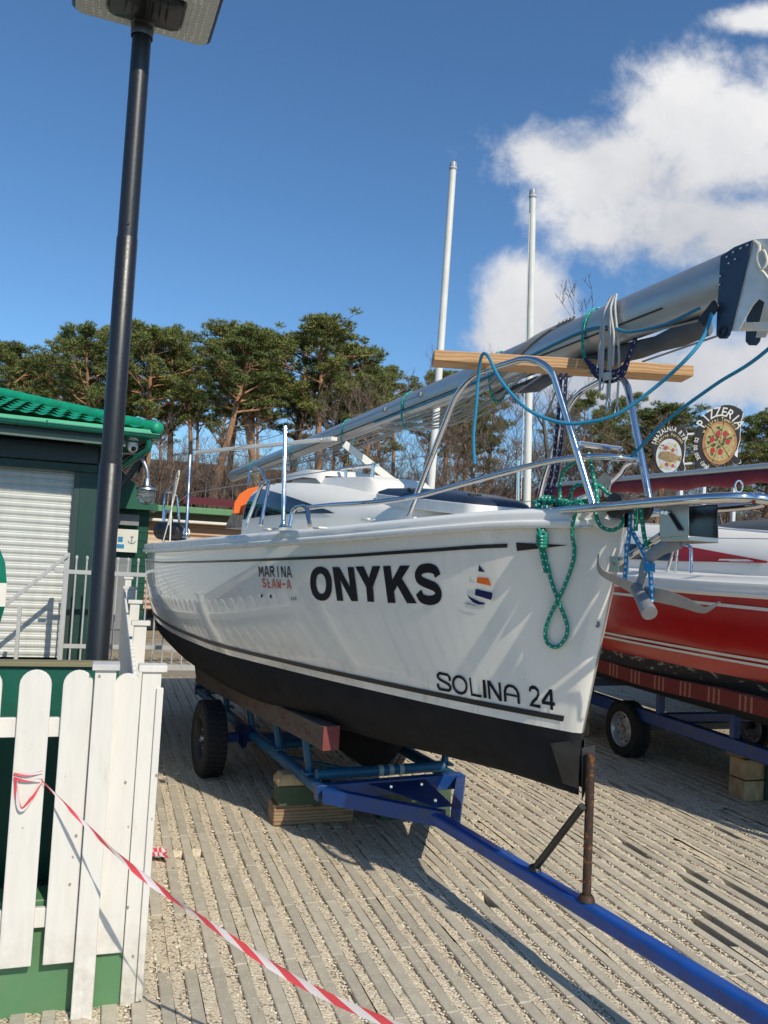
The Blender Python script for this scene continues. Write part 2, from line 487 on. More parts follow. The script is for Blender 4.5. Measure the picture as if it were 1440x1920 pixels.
# concrete strips of the paving grid
PITCH = .104; STRIP_W = .052; STRIP_Z = .011
PX0 = on_z(295, 1727).x - 4 * PITCH
SKIP = []
def paving():
    t = NT('strip concrete'); v = t.coord(); g = t.n('ShaderNodeNewGeometry')
    c = t.ramp(t.noise(v, 14, 8, .65), [(.3, (.40, .352, .27)), (.7, (.51, .455, .355))])
    c = t.mix(1, c, t.ramp(g.outputs['Random Per Island'], [(0, (.88,) * 3), (.7, (1,) * 3), (1, (1.08,) * 3)]), 'MULTIPLY')
    c = t.mix(t.range(t.noise(v, 2.2, 7, .7, .5), .56, .72), c, (.30, .265, .21))
    v3 = t.coord(); sd = t.vor(v3, 1.9); sc2 = t.n('ShaderNodeSeparateColor'); t.L.new(t.vor(v3, 1.9, out='Color'), sc2.inputs[0])
    c = t.mix(t.math('MULTIPLY', t.range(t.math('ADD', sd, t.math('MULTIPLY', t.noise(v3, 40, 3), .03)), .045, .07, .75, 0), t.math('GREATER_THAN', sc2.outputs[0], .45)), c, (.12, .09, .07))
    # fine grit scattered over the strips
    d = t.vor(v, 120); cc = t.n('ShaderNodeSeparateColor'); t.L.new(t.vor(v, 120, out='Color'), cc.inputs[0])
    grit = t.math('MULTIPLY', t.math('LESS_THAN', d, .33), t.math('GREATER_THAN', t.math('ADD', cc.outputs[0], t.math('MULTIPLY', t.noise(v, 3, 5, .6), .8)), 1.22))
    c = t.mix(grit, c, (.66, .58, .45))
    t.set(col=c, rough=.88)
    t.bump(t.math('ADD', t.noise(v, 90, 6, .7), t.math('MULTIPLY', grit, .6)), .35, .004)
    mb = MB(); r = random.Random(5)
    x0 = PX0; i = -22
    while True:
        xc = x0 + i * PITCH
        if xc > 13: break
        off = r.choice([0, 0, .26]) if i % 3 == 0 else 0
        y = -1.2 + off * 0
        row = []
        while y < 10.7:
            l = .52; gap = .001 + r.random() * .0015
            # bay of patches where the gravel has spilled over the strips
            q = (xc, y + l / 2)
            skip = False
            if .2 < q[0] < .62 and 3.55 < q[1] < 4.05: skip = r.random() < .75
            if q[0] > 2.4 and r.random() < .05: skip = True
            if q[0] <= .2 and q[1] > 3.3: skip = True
            if skip: SKIP.append((xc, y, l))
            if not skip:
                z = STRIP_Z + (r.random() - .5) * .003; tl = (r.random() - .5) * .002
                X1 = xc - STRIP_W / 2 + (r.random() - .5) * .005; X2 = xc + STRIP_W / 2 + (r.random() - .5) * .005
                y1 = y + gap; y2 = y + l - gap
                b = .003
                vs = [(X1, y1, -.06), (X2, y1, -.06), (X2, y2, -.06), (X1, y2, -.06),
                      (X1, y1, z - b - tl), (X2, y1, z - b - tl), (X2, y2, z - b + tl), (X1, y2, z - b + tl),
                      (X1 + b, y1 + b, z - tl), (X2 - b, y1 + b, z - tl), (X2 - b, y2 - b, z + tl), (X1 + b, y2 - b, z + tl)]
                fs = [(0, 1, 5, 4), (1, 2, 6, 5), (2, 3, 7, 6), (3, 0, 4, 7), (4, 5, 9, 8), (5, 6, 10, 9), (6, 7, 11, 10), (7, 4, 8, 11), (8, 9, 10, 11)]
                mb.add(vs, fs)
            y += l
        i += 1
    tag(mb.build('paving', t.m, fix=False), kind='structure')
paving()
def hole(x, y):
    h = 0
    for (cx, cy, ry) in HOLES:
        if abs(x - cx) < PITCH * .5:
            d = abs(y - cy) / ry
            if d < 1: h = max(h, 1 - d * d)
    return min(1, h * 1.8)
HOLES = []
for (px, py, ry) in ((1400, 1762, .34), (1372, 1700, .42), (1425, 1690, .30), (1345, 1745, .16), (1180, 1590, .12), (1290, 1640, .10), (340, 1602, .055), (306, 1600, .05), (375, 1600, .05), (1215, 1480, .16), (1190, 1478, .14), (1240, 1486, .18), (1160, 1470, .1), (1360, 1560, .12), (905, 1690, .08)):
    p_ = on_z(px, py, .01); g_ = PX0 + (math.floor((p_.x - PX0) / PITCH) + .5) * PITCH; HOLES.append((g_, p_.y, ry))
def gravel_fill():
    mb = MB(); r = random.Random(8); i = -22
    while True:
        xg = PX0 + (i + .5) * PITCH
        if xg > 13: break
        st = .06 if xg < 5 else .2
        n = int(12 / st); rows = []
        ph = r.random() * 9
        for k in range(n + 1):
            y = -1.2 + k * st; y = min(y, 10.7)
            zz = .004 + .006 * math.sin(y * 2.3 + ph) * math.sin(y * 5.1 + ph * 2) + r.uniform(-.002, .003)
            dp = .055 * hole(xg, y); w = PITCH - STRIP_W + .004
            rows.append([(xg - w / 2, y, zz + .006 - dp), (xg - w * .2, y, zz + .002 - dp), (xg + w * .18, y, zz - dp), (xg + w / 2, y, zz - .009 - dp)])
        mb.grid(rows); i += 1
    for (xc, y0, l) in SKIP:
        if xc < .2: continue
        rows = []
        for k in range(10):
            y = y0 + l * k / 9; zz = .004 + r.uniform(-.002, .003); w = STRIP_W + .004; e = -.012 if k in (0, 9) else 0
            rows.append([(xc - w / 2, y, zz + .002 + e), (xc, y, zz + .005 + e), (xc + w / 2, y, zz + .002 + e)])
        mb.grid(rows)
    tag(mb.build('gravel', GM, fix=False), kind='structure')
gravel_fill()
pebbles()
# kerb slab under the gate
mb = MB(); mb.box((3, 10.95, .02), (12, .3, .12)); tag(mb.build('kerb', paint('kerb concrete', (.24, .22, .19), .9, bump=.3)), kind='structure')

# ================================================================== WHITE SAILBOAT
L_BOAT = 5.75
ss = [-.15, -.14, -.10, 0, .25, .5, 1, 2, 3, 4, 5, 5.8]
bs = [.0, .030, .058, .118, .275, .405, .60, .87, 1.0, 1.04, .99, .88]
sw = [.05, .06, .10, .15, .25, .5, 1, 2, 3, 4, 5, 5.8]
bw = [.0, .022, .043, .066, .112, .215, .38, .66, .87, .93, .88, .76]
zss = [-.15, 0, .25, .67, 1.4, 2.7, 4.5, 5.8]; zsv = [1.905, 1.893, 1.88, 1.838, 1.772, 1.694, 1.622, 1.60]
def pch(x, X, Y):
    X = np.asarray(X); Y = np.asarray(Y)
    h = np.diff(X); dl = np.diff(Y) / h; m_ = np.zeros(len(X))
    for i in range(1, len(X) - 1):
        if dl[i - 1] * dl[i] > 0:
            w1 = 2 * h[i] + h[i - 1]; w2 = h[i] + 2 * h[i - 1]; m_[i] = (w1 + w2) / (w1 / dl[i - 1] + w2 / dl[i])
    m_[0] = dl[0]; m_[-1] = dl[-1]
    i = min(max(int(np.searchsorted(X, x)) - 1, 0), len(X) - 2); t = (x - X[i]) / h[i]
    return float(Y[i] * (1 + 2 * t) * (1 - t) ** 2 + m_[i] * h[i] * t * (1 - t) ** 2 + Y[i + 1] * t * t * (3 - 2 * t) + m_[i + 1] * h[i] * t * t * (t - 1))
def sheer_b(s): return max(0, pch(s, ss, bs))
def sheer_z(s): return pch(s, zss, zsv)
def wl_b(s): return max(0, pch(s, sw, bw))
ZW0, ZW1 = 1.018, .985
def wl_z(s): return ZW0 + (ZW1 - ZW0) * min(max(s / 3, 0), 1)
T_N = [0, .004, .009, .016, .026, .04, .06, .085, .115, .15, .19, .235, .285, .34, .4, .46, .52, .58, .64, .7, .76, .82, .88, .94, 1]
def hull_row(t, q):
    """q 0 = sheer, 1 = top of the black bottom (starboard half), returns (s, y, z)"""
    sa = -.15 + t * (L_BOAT + .15); sb = .05 + t * (L_BOAT - .05)
    s = sa + (sb - sa) * q
    y = sheer_b(sa) * (1 - q) + wl_b(sb) * q + .035 * 4 * q * (1 - q) * min(1, max(0, t - .12) * 4) - .020 * 4 * q * (1 - q) * min(1, t * 20) * max(0, 1 - t * 4)
    z = sheer_z(sa) * (1 - q) + wl_z(sb) * q
    return s, y, z
def keel_z(s): return pch(s, [.05, .5, 1.5, 3, 5.8], [.755, .72, .64, .57, .70])
def bottom_row(t, r):
    s = .05 + t * (L_BOAT - .05); b = wl_b(s); zw = wl_z(s); zk = keel_z(s)
    u = min(max(s / 1.6, 0), 1); u = u * u * (3 - 2 * u)
    yv = b * (1 - .8 * r) if r < 1 else b * .2 * 0; zv = zw - (zw - zk) * r
    a = r * math.pi / 2
    yu = b * math.cos(a) ** .75; zu = zw - (zw - zk) * math.sin(a) ** 1.0
    return s, yv * (1 - u) + yu * u, zv * (1 - u) + zu * u
Q_N = [0, .08, .17, .27, .38, .5, .62, .74, .86, 1]
R_N = [0, .12, .25, .38, .52, .66, .8, .92, 1]

gel = NT('white gelcoat'); v = gel.coord()
gel.set(col=gel.mix(gel.range(gel.noise(v, 2.5, 8, .65, .6), .5, .8), (.82, .78, .70), (.73, .69, .62)), rough=.14, coat=.8, coatr=.02)
gel.bump(gel.noise(gel.coord(scale=(1, 1, .5)), 3.5, 2, .4), .12, .012)
GEL = gel.m
hg = NT('hull gelcoat'); v = hg.coord(); s_ = hg.n('ShaderNodeSeparateXYZ'); hg.L.new(v, s_.inputs[0])
c = hg.mix(hg.range(hg.noise(v, 2.5, 8, .65, .6), .5, .8), (.82, .78, .70), (.74, .70, .63))
strk = hg.noise(hg.coord(scale=(1, 1, .10)), 16, 7, .7)
gr = hg.math('MULTIPLY', hg.range(strk, .50, .66), hg.range(s_.outputs[2], .40, .62, .5, 0))
gr2 = hg.math('MULTIPLY', hg.range(hg.noise(hg.coord(scale=(1, 1, .06), loc=(3, 1, 0)), 9, 5, .6), .60, .72), hg.range(s_.outputs[2], .7, 1.3, .0, .28))
c = hg.mix(gr, c, (.40, .35, .27)); c = hg.mix(gr2, c, (.50, .47, .41))
sc_ = hg.noise(hg.coord(scale=(3, 3, .6), rot=(0, .5, 0)), 26, 3, .5)
c = hg.mix(hg.range(sc_, .735, .76, 0, .5), c, (.35, .34, .32))
hg.set(col=c, rough=.13, coat=.8, coatr=.02); hg.bump(hg.noise(hg.coord(scale=(1, 1, .5)), 3.5, 2, .4), .16, .012)
HGEL = hg.m
def aft_mat():
    t = NT('black antifouling'); v = t.coord()
    c = t.ramp(t.noise(v, 8, 8, .7), [(.3, (.011, .0115, .013)), (.7, (.021, .0215, .024))])
    c = t.mix(t.math('GREATER_THAN', t.noise(v, 60, 6, .8), .71), c, (.12, .12, .115))
    t.set(col=c, rough=.85, spec=.2); t.bump(t.noise(v, 50, 5), .15, .003); return t.m
AFT = aft_mat()
deckm = paint('cream deck gelcoat', (.80, .765, .69), .35, var=.06, vs=3, bump=.05, bs=300)
boat = thing('sailboat', 'white sailboat with black bottom and large dark name lettering on a blue trailer', 'boat', BW(2.5, 0, .6))
mb = MB(); bmb = MB()
for sg in (1, -1):
    rows = [[BW(s, y * sg, z) for (s, y, z) in (hull_row(t, q) for q in Q_N)] for t in T_N]
    mb.grid(rows)
    rows = [[BW(s, y * sg, z) for (s, y, z) in (bottom_row(t, r) for r in R_N)] for t in T_N]
    bmb.grid(rows)
# transom
tr = [BW(*hull_row(1, q)) for q in Q_N]; trp = [BW(s, -y, z) for (s, y, z) in (hull_row(1, q) for q in Q_N)]
mb.grid([tr, trp])
tr = [BW(*bottom_row(1, r)) for r in R_N]; trp = [BW(s, -y, z) for (s, y, z) in (bottom_row(1, r) for r in R_N)]
bmb.grid([tr, trp])
hull = mb.build('hull', HGEL, boat, sharp=60)
bmb.build('hull_bottom', AFT, boat, sharp=60)
# raycast tree of the starboard side
_rows = [[BW(*hull_row(t, q)) for q in Q_N] for t in T_N] 
_b = MB(); _b.grid(_rows)
_c = MB(); _c.grid([[BW(*bottom_row(t, r)) for r in R_N] for t in T_N])
HB = BVHTree.FromPolygons([Vector(p) for p in _b.v], _b.f)
HB2 = BVHTree.FromPolygons([Vector(p) for p in _b.v + _c.v], _b.f + [tuple(k + len(_b.v) for k in f) for f in _c.f])
EYEV = Vector((0, 0, EYE))
def hit(px, py, off=.004, tree=None):
    d = Vector(ray(px, py)).normalized()
    loc, nor, i, dist = (tree or HB).ray_cast(EYEV, d)
    if loc is None:
        loc, nor, i, dist = (tree or HB).find_nearest(on_boat(px, py, .1))
    if nor.dot(d) > 0: nor = -nor
    return loc + nor * off
def decal(loops, name, mat, parent, off=.004, fn=None, tree=None, maxseg=14):
    """filled outline in photograph pixels laid on the hull: loops = [outer, hole...]; outer split where long"""
    mb = MB()
    for lp in loops:
        dense = []
        for l in lp:
            o = []
            for i in range(len(l)):
                a = Vector((*l[i], 0)); b = Vector((*l[(i + 1) % len(l)], 0)); k = max(1, int((b - a).length / maxseg))
                for j in range(k): o.append(a.lerp(b, j / k))
            dense.append(o)
        flat = [p for l in dense for p in l]
        tr = tessellate_polygon(dense)
        mb.add([hit(p.x, p.y, off, tree) for p in flat], [tuple(t) for t in tr])
    return mb.build(name, mat, parent, fix=True)
# gunwale moulding
def gunwale():
    mb = MB()
    prof = [(-.004, -.004), (.024, -.002), (.034, .012), (.032, .026), (.020, .032), (.018, .042), (.024, .058), (.016, .074), (-.01, .084), (-.07, .088)]
    T2 = T_N
    for sg in (1, -1):
        rows = []
        for t in T2:
            s = -.15 + t * (L_BOAT + .15); e = 1e-3
            y = sheer_b(s); z = sheer_z(s)
            dy = (sheer_b(s + e) - sheer_b(max(-.15, s - e))) / (2 * e)
            n = Vector((-dy, 1)).normalized()
            row = []
            for (o, h) in prof:
                yy = y + n.y * o
                row.append(BW(s + n.x * o, max(yy, 0) * sg, z + h))
            rows.append(row)
        mb.grid(rows)
    return mb.build('gunwale', paint('weathered gelcoat moulding', (.74, .73, .70), .3, var=.08), boat, sharp=50)
gunwale()
def deck_z(s, f=0): return sheer_z(s) + .088 + .05 * (1 - f * f) * min(1, max(0, (s + .1) * 1.2))
mb = MB(); rows = []
for t in T_N:
    s = -.15 + t * (L_BOAT + .15); b = max(0, sheer_b(s) - .062)
    rows.append([BW(s, b * f, deck_z(s, f) - .002) for f in (-1, -.8, -.6, -.4, -.2, 0, .2, .4, .6, .8, 1)])
mb.grid(rows); mb.build('deck', deckm, boat, sharp=60)

# coachroof
cs = [.95, 1.05, 1.3, 1.8, 2.4, 2.8, 3.15, 3.3]
cw = [.05, .16, .29, .45, .57, .61, .62, .62]
ct = [2.0, 2.015, 2.04, 2.10, 2.18, 2.21, 2.225, 2.23]
def cab(s, a):
    """a 0 = starboard foot .. 1 = centre line"""
    w = pch(s, cs, cw); zt = pch(s, cs, ct); zd = deck_z(s, min(1, w / max(.1, sheer_b(s)))) - .01
    an = a * math.pi / 2
    return w * math.cos(an) ** .42, zd + (zt - zd) * math.sin(an) ** .62
mb = MB(); rows = []
SN = [.95, 1.0, 1.05, 1.15, 1.3, 1.5, 1.8, 2.1, 2.4, 2.6, 2.8, 3.0, 3.15, 3.25, 3.3]
AN = [0, .1, .2, .32, .45, .6, .8, 1]
for s in SN:
    h = [cab(s, a) for a in AN]
    rows.append([BW(s, y, z) for (y, z) in h] + [BW(s, -y, z) for (y, z) in h[-2::-1]])
mb.grid(rows)
end = rows[-1]; mb.add(end, [tuple(range(len(end)))])
cabin = mb.build('cabin', deckm, boat, sharp=50)
CB = BVHTree.FromPolygons([Vector(p) for p in mb.v], [f for f in mb.f])
glassm = NT('dark tinted window'); glassm.set(col=(.012, .02, .03), rough=.05, spec=.6); GLS = glassm.m
def cab_out(s, a, off):
    y, z = cab(s, a); y2, z2 = cab(s, min(1, a + .02)); n = Vector((0, z2 - z, -(y2 - y))).normalized()
    return BW(s, y + n.y * off, z + n.z * off)
for sg in (1, -1):
    rows = []
    for s in np.linspace(3.27, 1.85, 22):
        f = (3.27 - s) / 1.42; lo = .10 + .05 * f; hi = lo + (.47 * (1 - f) ** .8 if f > .08 else .47 * (.6 + f * 4.2))
        r_ = [cab_out(s, lo + (hi - lo) * k / 8, .005) for k in range(9)]
        rows.append(r_ if sg > 0 else [BO + BA * (p - BO).dot(BA) - BS * (p - BO).dot(BS) + Vector((0, 0, p.z)) for p in r_])
    mb = MB(); mb.grid(rows); mb.build('window', GLS, cabin)
# hump that carries the mast step, sliding hatch and mast step rail
mb = MB()
hs = [(1.75, .20, 2.03), (1.85, .22, 2.17), (1.95, .23, 2.215), (2.3, .25, 2.235), (2.7, .27, 2.25), (3.2, .3, 2.26)]
rows = []
for (s, w, z) in hs:
    zb = z - .09 if s > 1.8 else z - .02
    rows.append([BW(s, w * 1.12, zb - .03), BW(s, w, zb + .03), BW(s, w * .9, z - .01), BW(s, w * .5, z), BW(s, -w * .5, z), BW(s, -w * .9, z - .01), BW(s, -w, zb + .03), BW(s, -w * 1.12, zb - .03)])
mb.grid(rows); mb.build('mast_step_hump', deckm, cabin, sharp=55)
mb = MB(); rows = []
for (s, w, z) in [(2.62, .26, 2.25), (2.66, .29, 2.29), (2.9, .3, 2.31), (3.4, .3, 2.30), (3.46, .3, 2.24)]:
    rows.append([BW(s, w, z - .06), BW(s, w * .9, z), BW(s, 0, z + .01), BW(s, -w * .9, z), BW(s, -w, z - .06)])
mb.grid(rows); mb.build('sliding_hatch', deckm, cabin, sharp=50)
SS = metal('polished stainless steel', (.72, .72, .73), .09)
mb = MB()
mb.tube([BW(2.05, .10, 2.30), BW(2.62, .12, 2.31)], .012)
for s in (2.1, 2.55): mb.tube([BW(s, .11, 2.21), BW(s, .11, 2.32)], .012)
mb.build('mast_step_rail', SS, cabin)
# forehatch
mb = MB()
def rrect(s0, s1, w0, w1, r=.08, k=5):
    pts = []
    for (cs_, cy, a0) in ((s0, w0, 180), (s1, w1, 270), (s1, -w1, 0), (s0, -w0, 90)):
        sx = 1 if cs_ == s0 else -1; sy = -1 if cy > 0 else 1
        for j in range(k + 1):
            a = j / k * math.pi / 2
            if cs_ == s0 and cy > 0: p = (cs_ + r - r * math.cos(a), cy - r + r * math.sin(a))
            elif cs_ == s1 and cy > 0: p = (cs_ - r + r * math.sin(a), cy - r + r * math.cos(a))
            elif cs_ == s1: p = (cs_ - r + r * math.cos(a), cy + r - r * math.sin(a))
            else: p = (cs_ + r - r * math.sin(a), cy + r - r * math.cos(a))
            pts.append(p)
    return pts
hp = rrect(.72, 1.62, .20, .33)
def hz(s): return 1.995 + (s - .72) * .085
mb.prism([BW(s, y, hz(s) - .05) for s, y in hp], (0, 0, .06))
hatch = mb.build('fore_hatch', paint('hatch frame white', (.78, .78, .77), .25), boat, bevel=.008)
mb = MB(); 
rows = []
for k, (sc_, dz) in enumerate([(.99, .0115), (.97, .026), (.86, .048), (.5, .066), (.05, .072)]):
    rows.append([BW(1.17 + (s - 1.17) * sc_, y * sc_, hz(1.17 + (s - 1.17) * sc_) + dz) for s, y in hp])
mb.grid(rows, wrap=True)
navy = paint('navy acrylic lid', (.02, .03, .055), .3, var=.2)
mb.build('lid', navy, hatch, sharp=60)
mb = MB()
for (s, y) in ((.85, .1), (1.3, .22)): mb.box(BW(s, y, hz(s) + .055), (.03, .07, .015), (BA, BS, Vector((0, 0, 1))))
mb.build('handle', paint('black plastic', (.02, .02, .02), .5), hatch, bevel=.004)

# hull graphics
DK = paint('dark vinyl lettering', (.006, .008, .014), .5, var=.1, spec=.25)
ORV = paint('orange vinyl', (.72, .15, .025), .55, spec=.2); NVV = paint('navy vinyl', (.010, .015, .075), .55, spec=.2); RDV = paint('red orange vinyl', (.68, .10, .035), .5, spec=.2)
BKV = paint('black vinyl stripe', (.01, .011, .014), .35)
def hull_at(t, z):
    lo = hull_row(t, 0); hi = hull_row(t, 1); q = (lo[2] - z) / (lo[2] - hi[2]); return hull_row(t, q)
def ribbon(z0f, z1f, t0, t1, name, mat, off=.004, k=50, both=True):
    mb = MB()
    for sg in ((1, -1) if both else (1,)):
        rows = []
        for i in range(k + 1):
            t = t0 + (t1 - t0) * i / k; r = []
            for zf in (z0f, z1f):
                a = hull_at(t, zf(t)); b = hull_at(t + 1e-3, zf(t)); tg = Vector((b[0] - a[0], b[1] - a[1], 0)).normalized()
                n = Vector((-tg.y, tg.x, -.1)).normalized()
                r.append(BW(a[0] + n.x * off, (a[1] + n.y * off) * sg, a[2] + n.z * off))
            rows.append(r)
        mb.grid(rows)
    return mb.build(name, mat, boat)
def tz(z0, z1): return lambda t: z0 + (z1 - z0) * min(1, t * L_BOAT / 3)
ribbon(tz(1.058, 1.027), tz(1.083, 1.052), .012, .985, 'waterline_stripe', BKV)
ribbon(lambda t: sheer_z(-.15 + t * (L_BOAT + .15)) - .066 - .010 * min(1, t * 2), lambda t: sheer_z(-.15 + t * (L_BOAT + .15)) - .084 - .006 * min(1, t * 2), .070, .94, 'sheer_stripe', BKV)
decal([[[(968, 1017), (1066, 1022), (970, 1033)]]], 'sheer_arrow', BKV, boat)
# boat name, drawn letter by letter (unit box x 0..1, y 0 bottom .. 1 top)
def ring(cx, cy, rx, ry, n=32, pw=2.0):
    o = []
    for i in range(n):
        a = 2 * math.pi * i / n; c, s = math.cos(a), math.sin(a)
        o.append((cx + rx * math.copysign(abs(c) ** (2 / pw), c), cy + ry * math.copysign(abs(s) ** (2 / pw), s)))
    return o
def stroke(pts, w, smooth=0):
    """outline polygon of a thick open polyline in 2-D; w a number or list"""
    P = [Vector((*p, 0)) for p in pts]
    if smooth: P = smoothpath(P, smooth)
    n = len(P); l = []; r = []
    for i in range(n):
        if i == 0: d = P[1] - P[0]
        elif i == n - 1: d = P[-1] - P[-2]
        else:
            d = (P[i + 1] - P[i]).normalized() + (P[i] - P[i - 1]).normalized()
        d.normalize(); nn = Vector((-d.y, d.x, 0))
        k = 1
        if 0 < i < n - 1:
            e = (P[i + 1] - P[i]).normalized(); k = 1 / max(.5, abs(nn.dot(Vector((-e.y, e.x, 0)))))
        l.append(P[i] + nn * (w / 2 * k)); r.append(P[i] - nn * (w / 2 * k))
    return [(p.x, p.y) for p in l + r[::-1]]
def quadmap(q):
    """corner pixels: bottom-left, bottom-right, top-right, top-left"""
    def f(p):
        x, y = p
        a = (1 - x) * (1 - y); b = x * (1 - y); c = x * y; d = (1 - x) * y
        return (a * q[0][0] + b * q[1][0] + c * q[2][0] + d * q[3][0], a * q[0][1] + b * q[1][1] + c * q[2][1] + d * q[3][1])
    return f
def glyph(loopsets, quad, name, mat, **k):
    f = quadmap(quad)
    return decal([[[f(p) for p in l] for l in lp] for lp in loopsets], name, mat, boat, **k)
O_ = [[ring(.5, .5, .5, .52, 36, 2.25), ring(.5, .5, .235, .31, 28, 2.1)[::-1]]]
N_ = [[[(0, 0), (.29, 0), (.29, .62), (.69, 0), (1, 0), (1, 1), (.71, 1), (.71, .40), (.32, 1), (0, 1)]]]
Y_ = [[[(.36, 0), (.64, 0), (.64, .42), (1, 1), (.68, 1), (.5, .66), (.33, 1), (0, 1), (.36, .42)]]]
K_ = [[[(0, 0), (.27, 0), (.27, .30), (.42, .47), (.68, 0), (1.02, 0), (.62, .66), (.99, 1), (.62, 1), (.27, .62), (.27, 1), (0, 1)]]]
S_ = [[stroke([(.90, .70), (.83, .84), (.66, .90), (.47, .905), (.27, .87), (.155, .755), (.19, .63), (.36, .55), (.60, .48), (.80, .40), (.865, .265), (.78, .15), (.60, .10), (.42, .10), (.24, .15), (.13, .30)], .235, 4)]]
for g_, q in ((O_, [(584, 1124), (624, 1126), (622, 1064), (581, 1063)]), (N_, [(633, 1126), (672, 1127), (664, 1063), (624, 1063)]), (Y_, [(674, 1127), (718, 1129), (714, 1061), (667, 1062)]),
              (K_, [(728, 1130), (781, 1131), (770, 1060), (719, 1061)]), (S_, [(780, 1132), (832, 1133), (824, 1057), (776, 1059)])):
    glyph(g_, q, 'name_letter', DK)
# smaller maker lettering near the bow
def strokes_on(loops, quad, name, mat): return glyph([[l] for l in loops], quad, name, mat, maxseg=6)
w_ = .15
S2 = [stroke([(.9, .62), (.9, .80), (.78, .93), (.22, .93), (.08, .80), (.08, .70), (.2, .6), (.80, .42), (.92, .3), (.92, .18), (.80, .07), (.20, .07), (.08, .2), (.08, .34)], w_, 0)]
O2 = [[ring(.5, .5, .52, .52, 40, 2), ring(.5, .5, .38, .37, 32, 2)[::-1]]]
L2 = [stroke([(.08, 1), (.08, .07), (.95, .07)], w_)]
I2 = [stroke([(.5, 0), (.5, 1)], .9)]
N2 = [[(.0, 0), (.16, 0), (.16, .76), (.80, 0), (1, 0), (1, 1), (.84, 1), (.84, .27), (.20, 1), (0, 1)]]
A2 = [stroke([(.08, 0), (.08, .55), (.16, .78), (.34, .92), (.62, .92), (.82, .78), (.92, .55), (.92, 0)], w_, 0), [(.17, .36), (.83, .36), (.83, .48), (.17, .48)]]
strokes_on(S2, [(820, 1293), (848, 1298), (846, 1264), (819, 1258)], 'type_letter', DK)
glyph(O2, [(850, 1299), (878, 1304), (876, 1269), (848, 1264)], 'type_letter', DK)
strokes_on(L2, [(884, 1304), (905, 1308), (902, 1275), (880, 1270)], 'type_letter', DK)
strokes_on(I2, [(907, 1308), (914, 1309), (911, 1275), (905, 1274)], 'type_letter', DK)
strokes_on(N2, [(917, 1310), (942, 1315), (939, 1280), (914, 1275)], 'type_letter', DK)
strokes_on(A2, [(946, 1315), (976, 1320), (974, 1287), (944, 1280)], 'type_letter', DK)
D2 = [stroke([(.06, .72), (.12, .86), (.3, .95), (.6, .95), (.84, .84), (.86, .64), (.70, .46), (.30, .24), (.12, .08), (1.0, .08)], .17, 0)]
D4 = [[[(.62, 0), (.84, 0), (.84, .22), (1, .22), (1, .38), (.84, .38), (.84, 1), (.62, 1), (0, .40), (0, .22), (.62, .22)], [(.62, .38), (.24, .38), (.62, .76)]]]
strokes_on(D2, [(994, 1324), (1014, 1328), (1012, 1289), (992, 1285)], 'type_letter', DK)
glyph(D4, [(1017, 1328), (1042, 1332), (1040, 1293), (1016, 1290)], 'type_letter', DK)
# harbour lettering in stencil capitals
def sten(strs, quad, mat, w=.17):
    for s_ in strs: strokes_on([stroke(s_, w)], quad, 'stencil_letter', mat)
def row(word, x0, x1, yb0, yb1, yt0, yt1, mat, gap=.18):
    n = len(word)
    for i, ch in enumerate(word):
        a = i / n; b = (i + 1 - gap) / n
        X = lambda u: x0 + (x1 - x0) * u
        YB = lambda u: yb0 + (yb1 - yb0) * u
        YT = lambda u: yt0 + (yt1 - yt0) * u
        q = [(X(a) + 2, YB(a)), (X(b) + 2, YB(b)), (X(b), YT(b)), (X(a), YT(a))]
        G = {'M': [[(.08, 0), (.08, .95)], [(.2, .9), (.5, .35), (.8, .9)], [(.92, .95), (.92, 0)]], 'A': [[(.05, 0), (.42, 1)], [(.55, 1), (.95, 0)], [(.36, .33), (.66, .33)]],
             'R': [[(.1, 0), (.1, 1)], [(.25, .93), (.75, .93), (.88, .75), (.75, .55), (.25, .52)], [(.5, .45), (.92, 0)]], 'I': [[(.5, 0), (.5, 1)]],
             'N': [[(.1, 0), (.1, 1)], [(.2, .95), (.78, .05)], [(.9, 0), (.9, 1)]], 'S': [[(.9, .85), (.5, .95), (.15, .8), (.2, .6), (.8, .4), (.88, .2), (.5, .05), (.1, .15)]],
             'L': [[(.2, 1), (.2, .07), (.9, .07)], [(.38, .40), (.62, .62)]], 'W': [[(.04, 1), (.24, .05)], [(.34, .1), (.5, .8), (.66, .1)], [(.76, .05), (.96, 1)]], '-': [[(.1, .5), (.9, .5)]]}[ch]
        sten(G, q, mat)
row('MARINA', 485, 548, 1081, 1083, 1061, 1062, DK)
row('SLAW-A', 491, 547, 1101, 1105, 1084, 1087, RDV)
for (x, y) in ((490, 1117), (507, 1118)): decal([[[(x, y + 3), (x + 3, y + 3.2), (x + 3, y - 3), (x, y - 3)]]], 'faded_letter', DK, boat)
for k, x in enumerate((547, 551, 555)): decal([[[(x, y0), (x + 1.2, y0), (x + 1.2, y1), (x, y1)] for (y0, y1) in ((1125, 1119),)]], 'faded_letter', DK, boat)
# sail emblem on the bow
def em(pts, mat): decal([[[(800 + x / 4, 1030 + y / 4) for x, y in pts]]], 'sail_emblem', mat, boat, maxseg=5, off=.007)
em([(397, 113), (443, 168), (393, 163)], NVV)
em([(386, 205), (468, 213), (490, 272), (380, 248)], ORV)
em([(373, 294), (496, 322), (497, 350), (488, 378), (367, 340)], NVV)
em([(309, 335), (335, 356), (400, 388), (449, 404), (430, 412), (395, 412), (355, 395), (325, 365)], NVV)
em([(275, 402), (320, 402), (365, 415), (392, 428), (345, 413), (310, 406)], NVV)
# drain fitting at the stem
p = hit(1129, 1190, .002); mb = MB(); d_ = (p - EYEV).normalized(); n_ = Vector((-.9, -.35, 0)).normalized()
mb.lathe(p, n_, [(0, .001), (.006, .001), (.011, .004), (.014, 0)], 14); mb.build('drain', metal('dull steel', (.35, .34, .33), .45), boat)
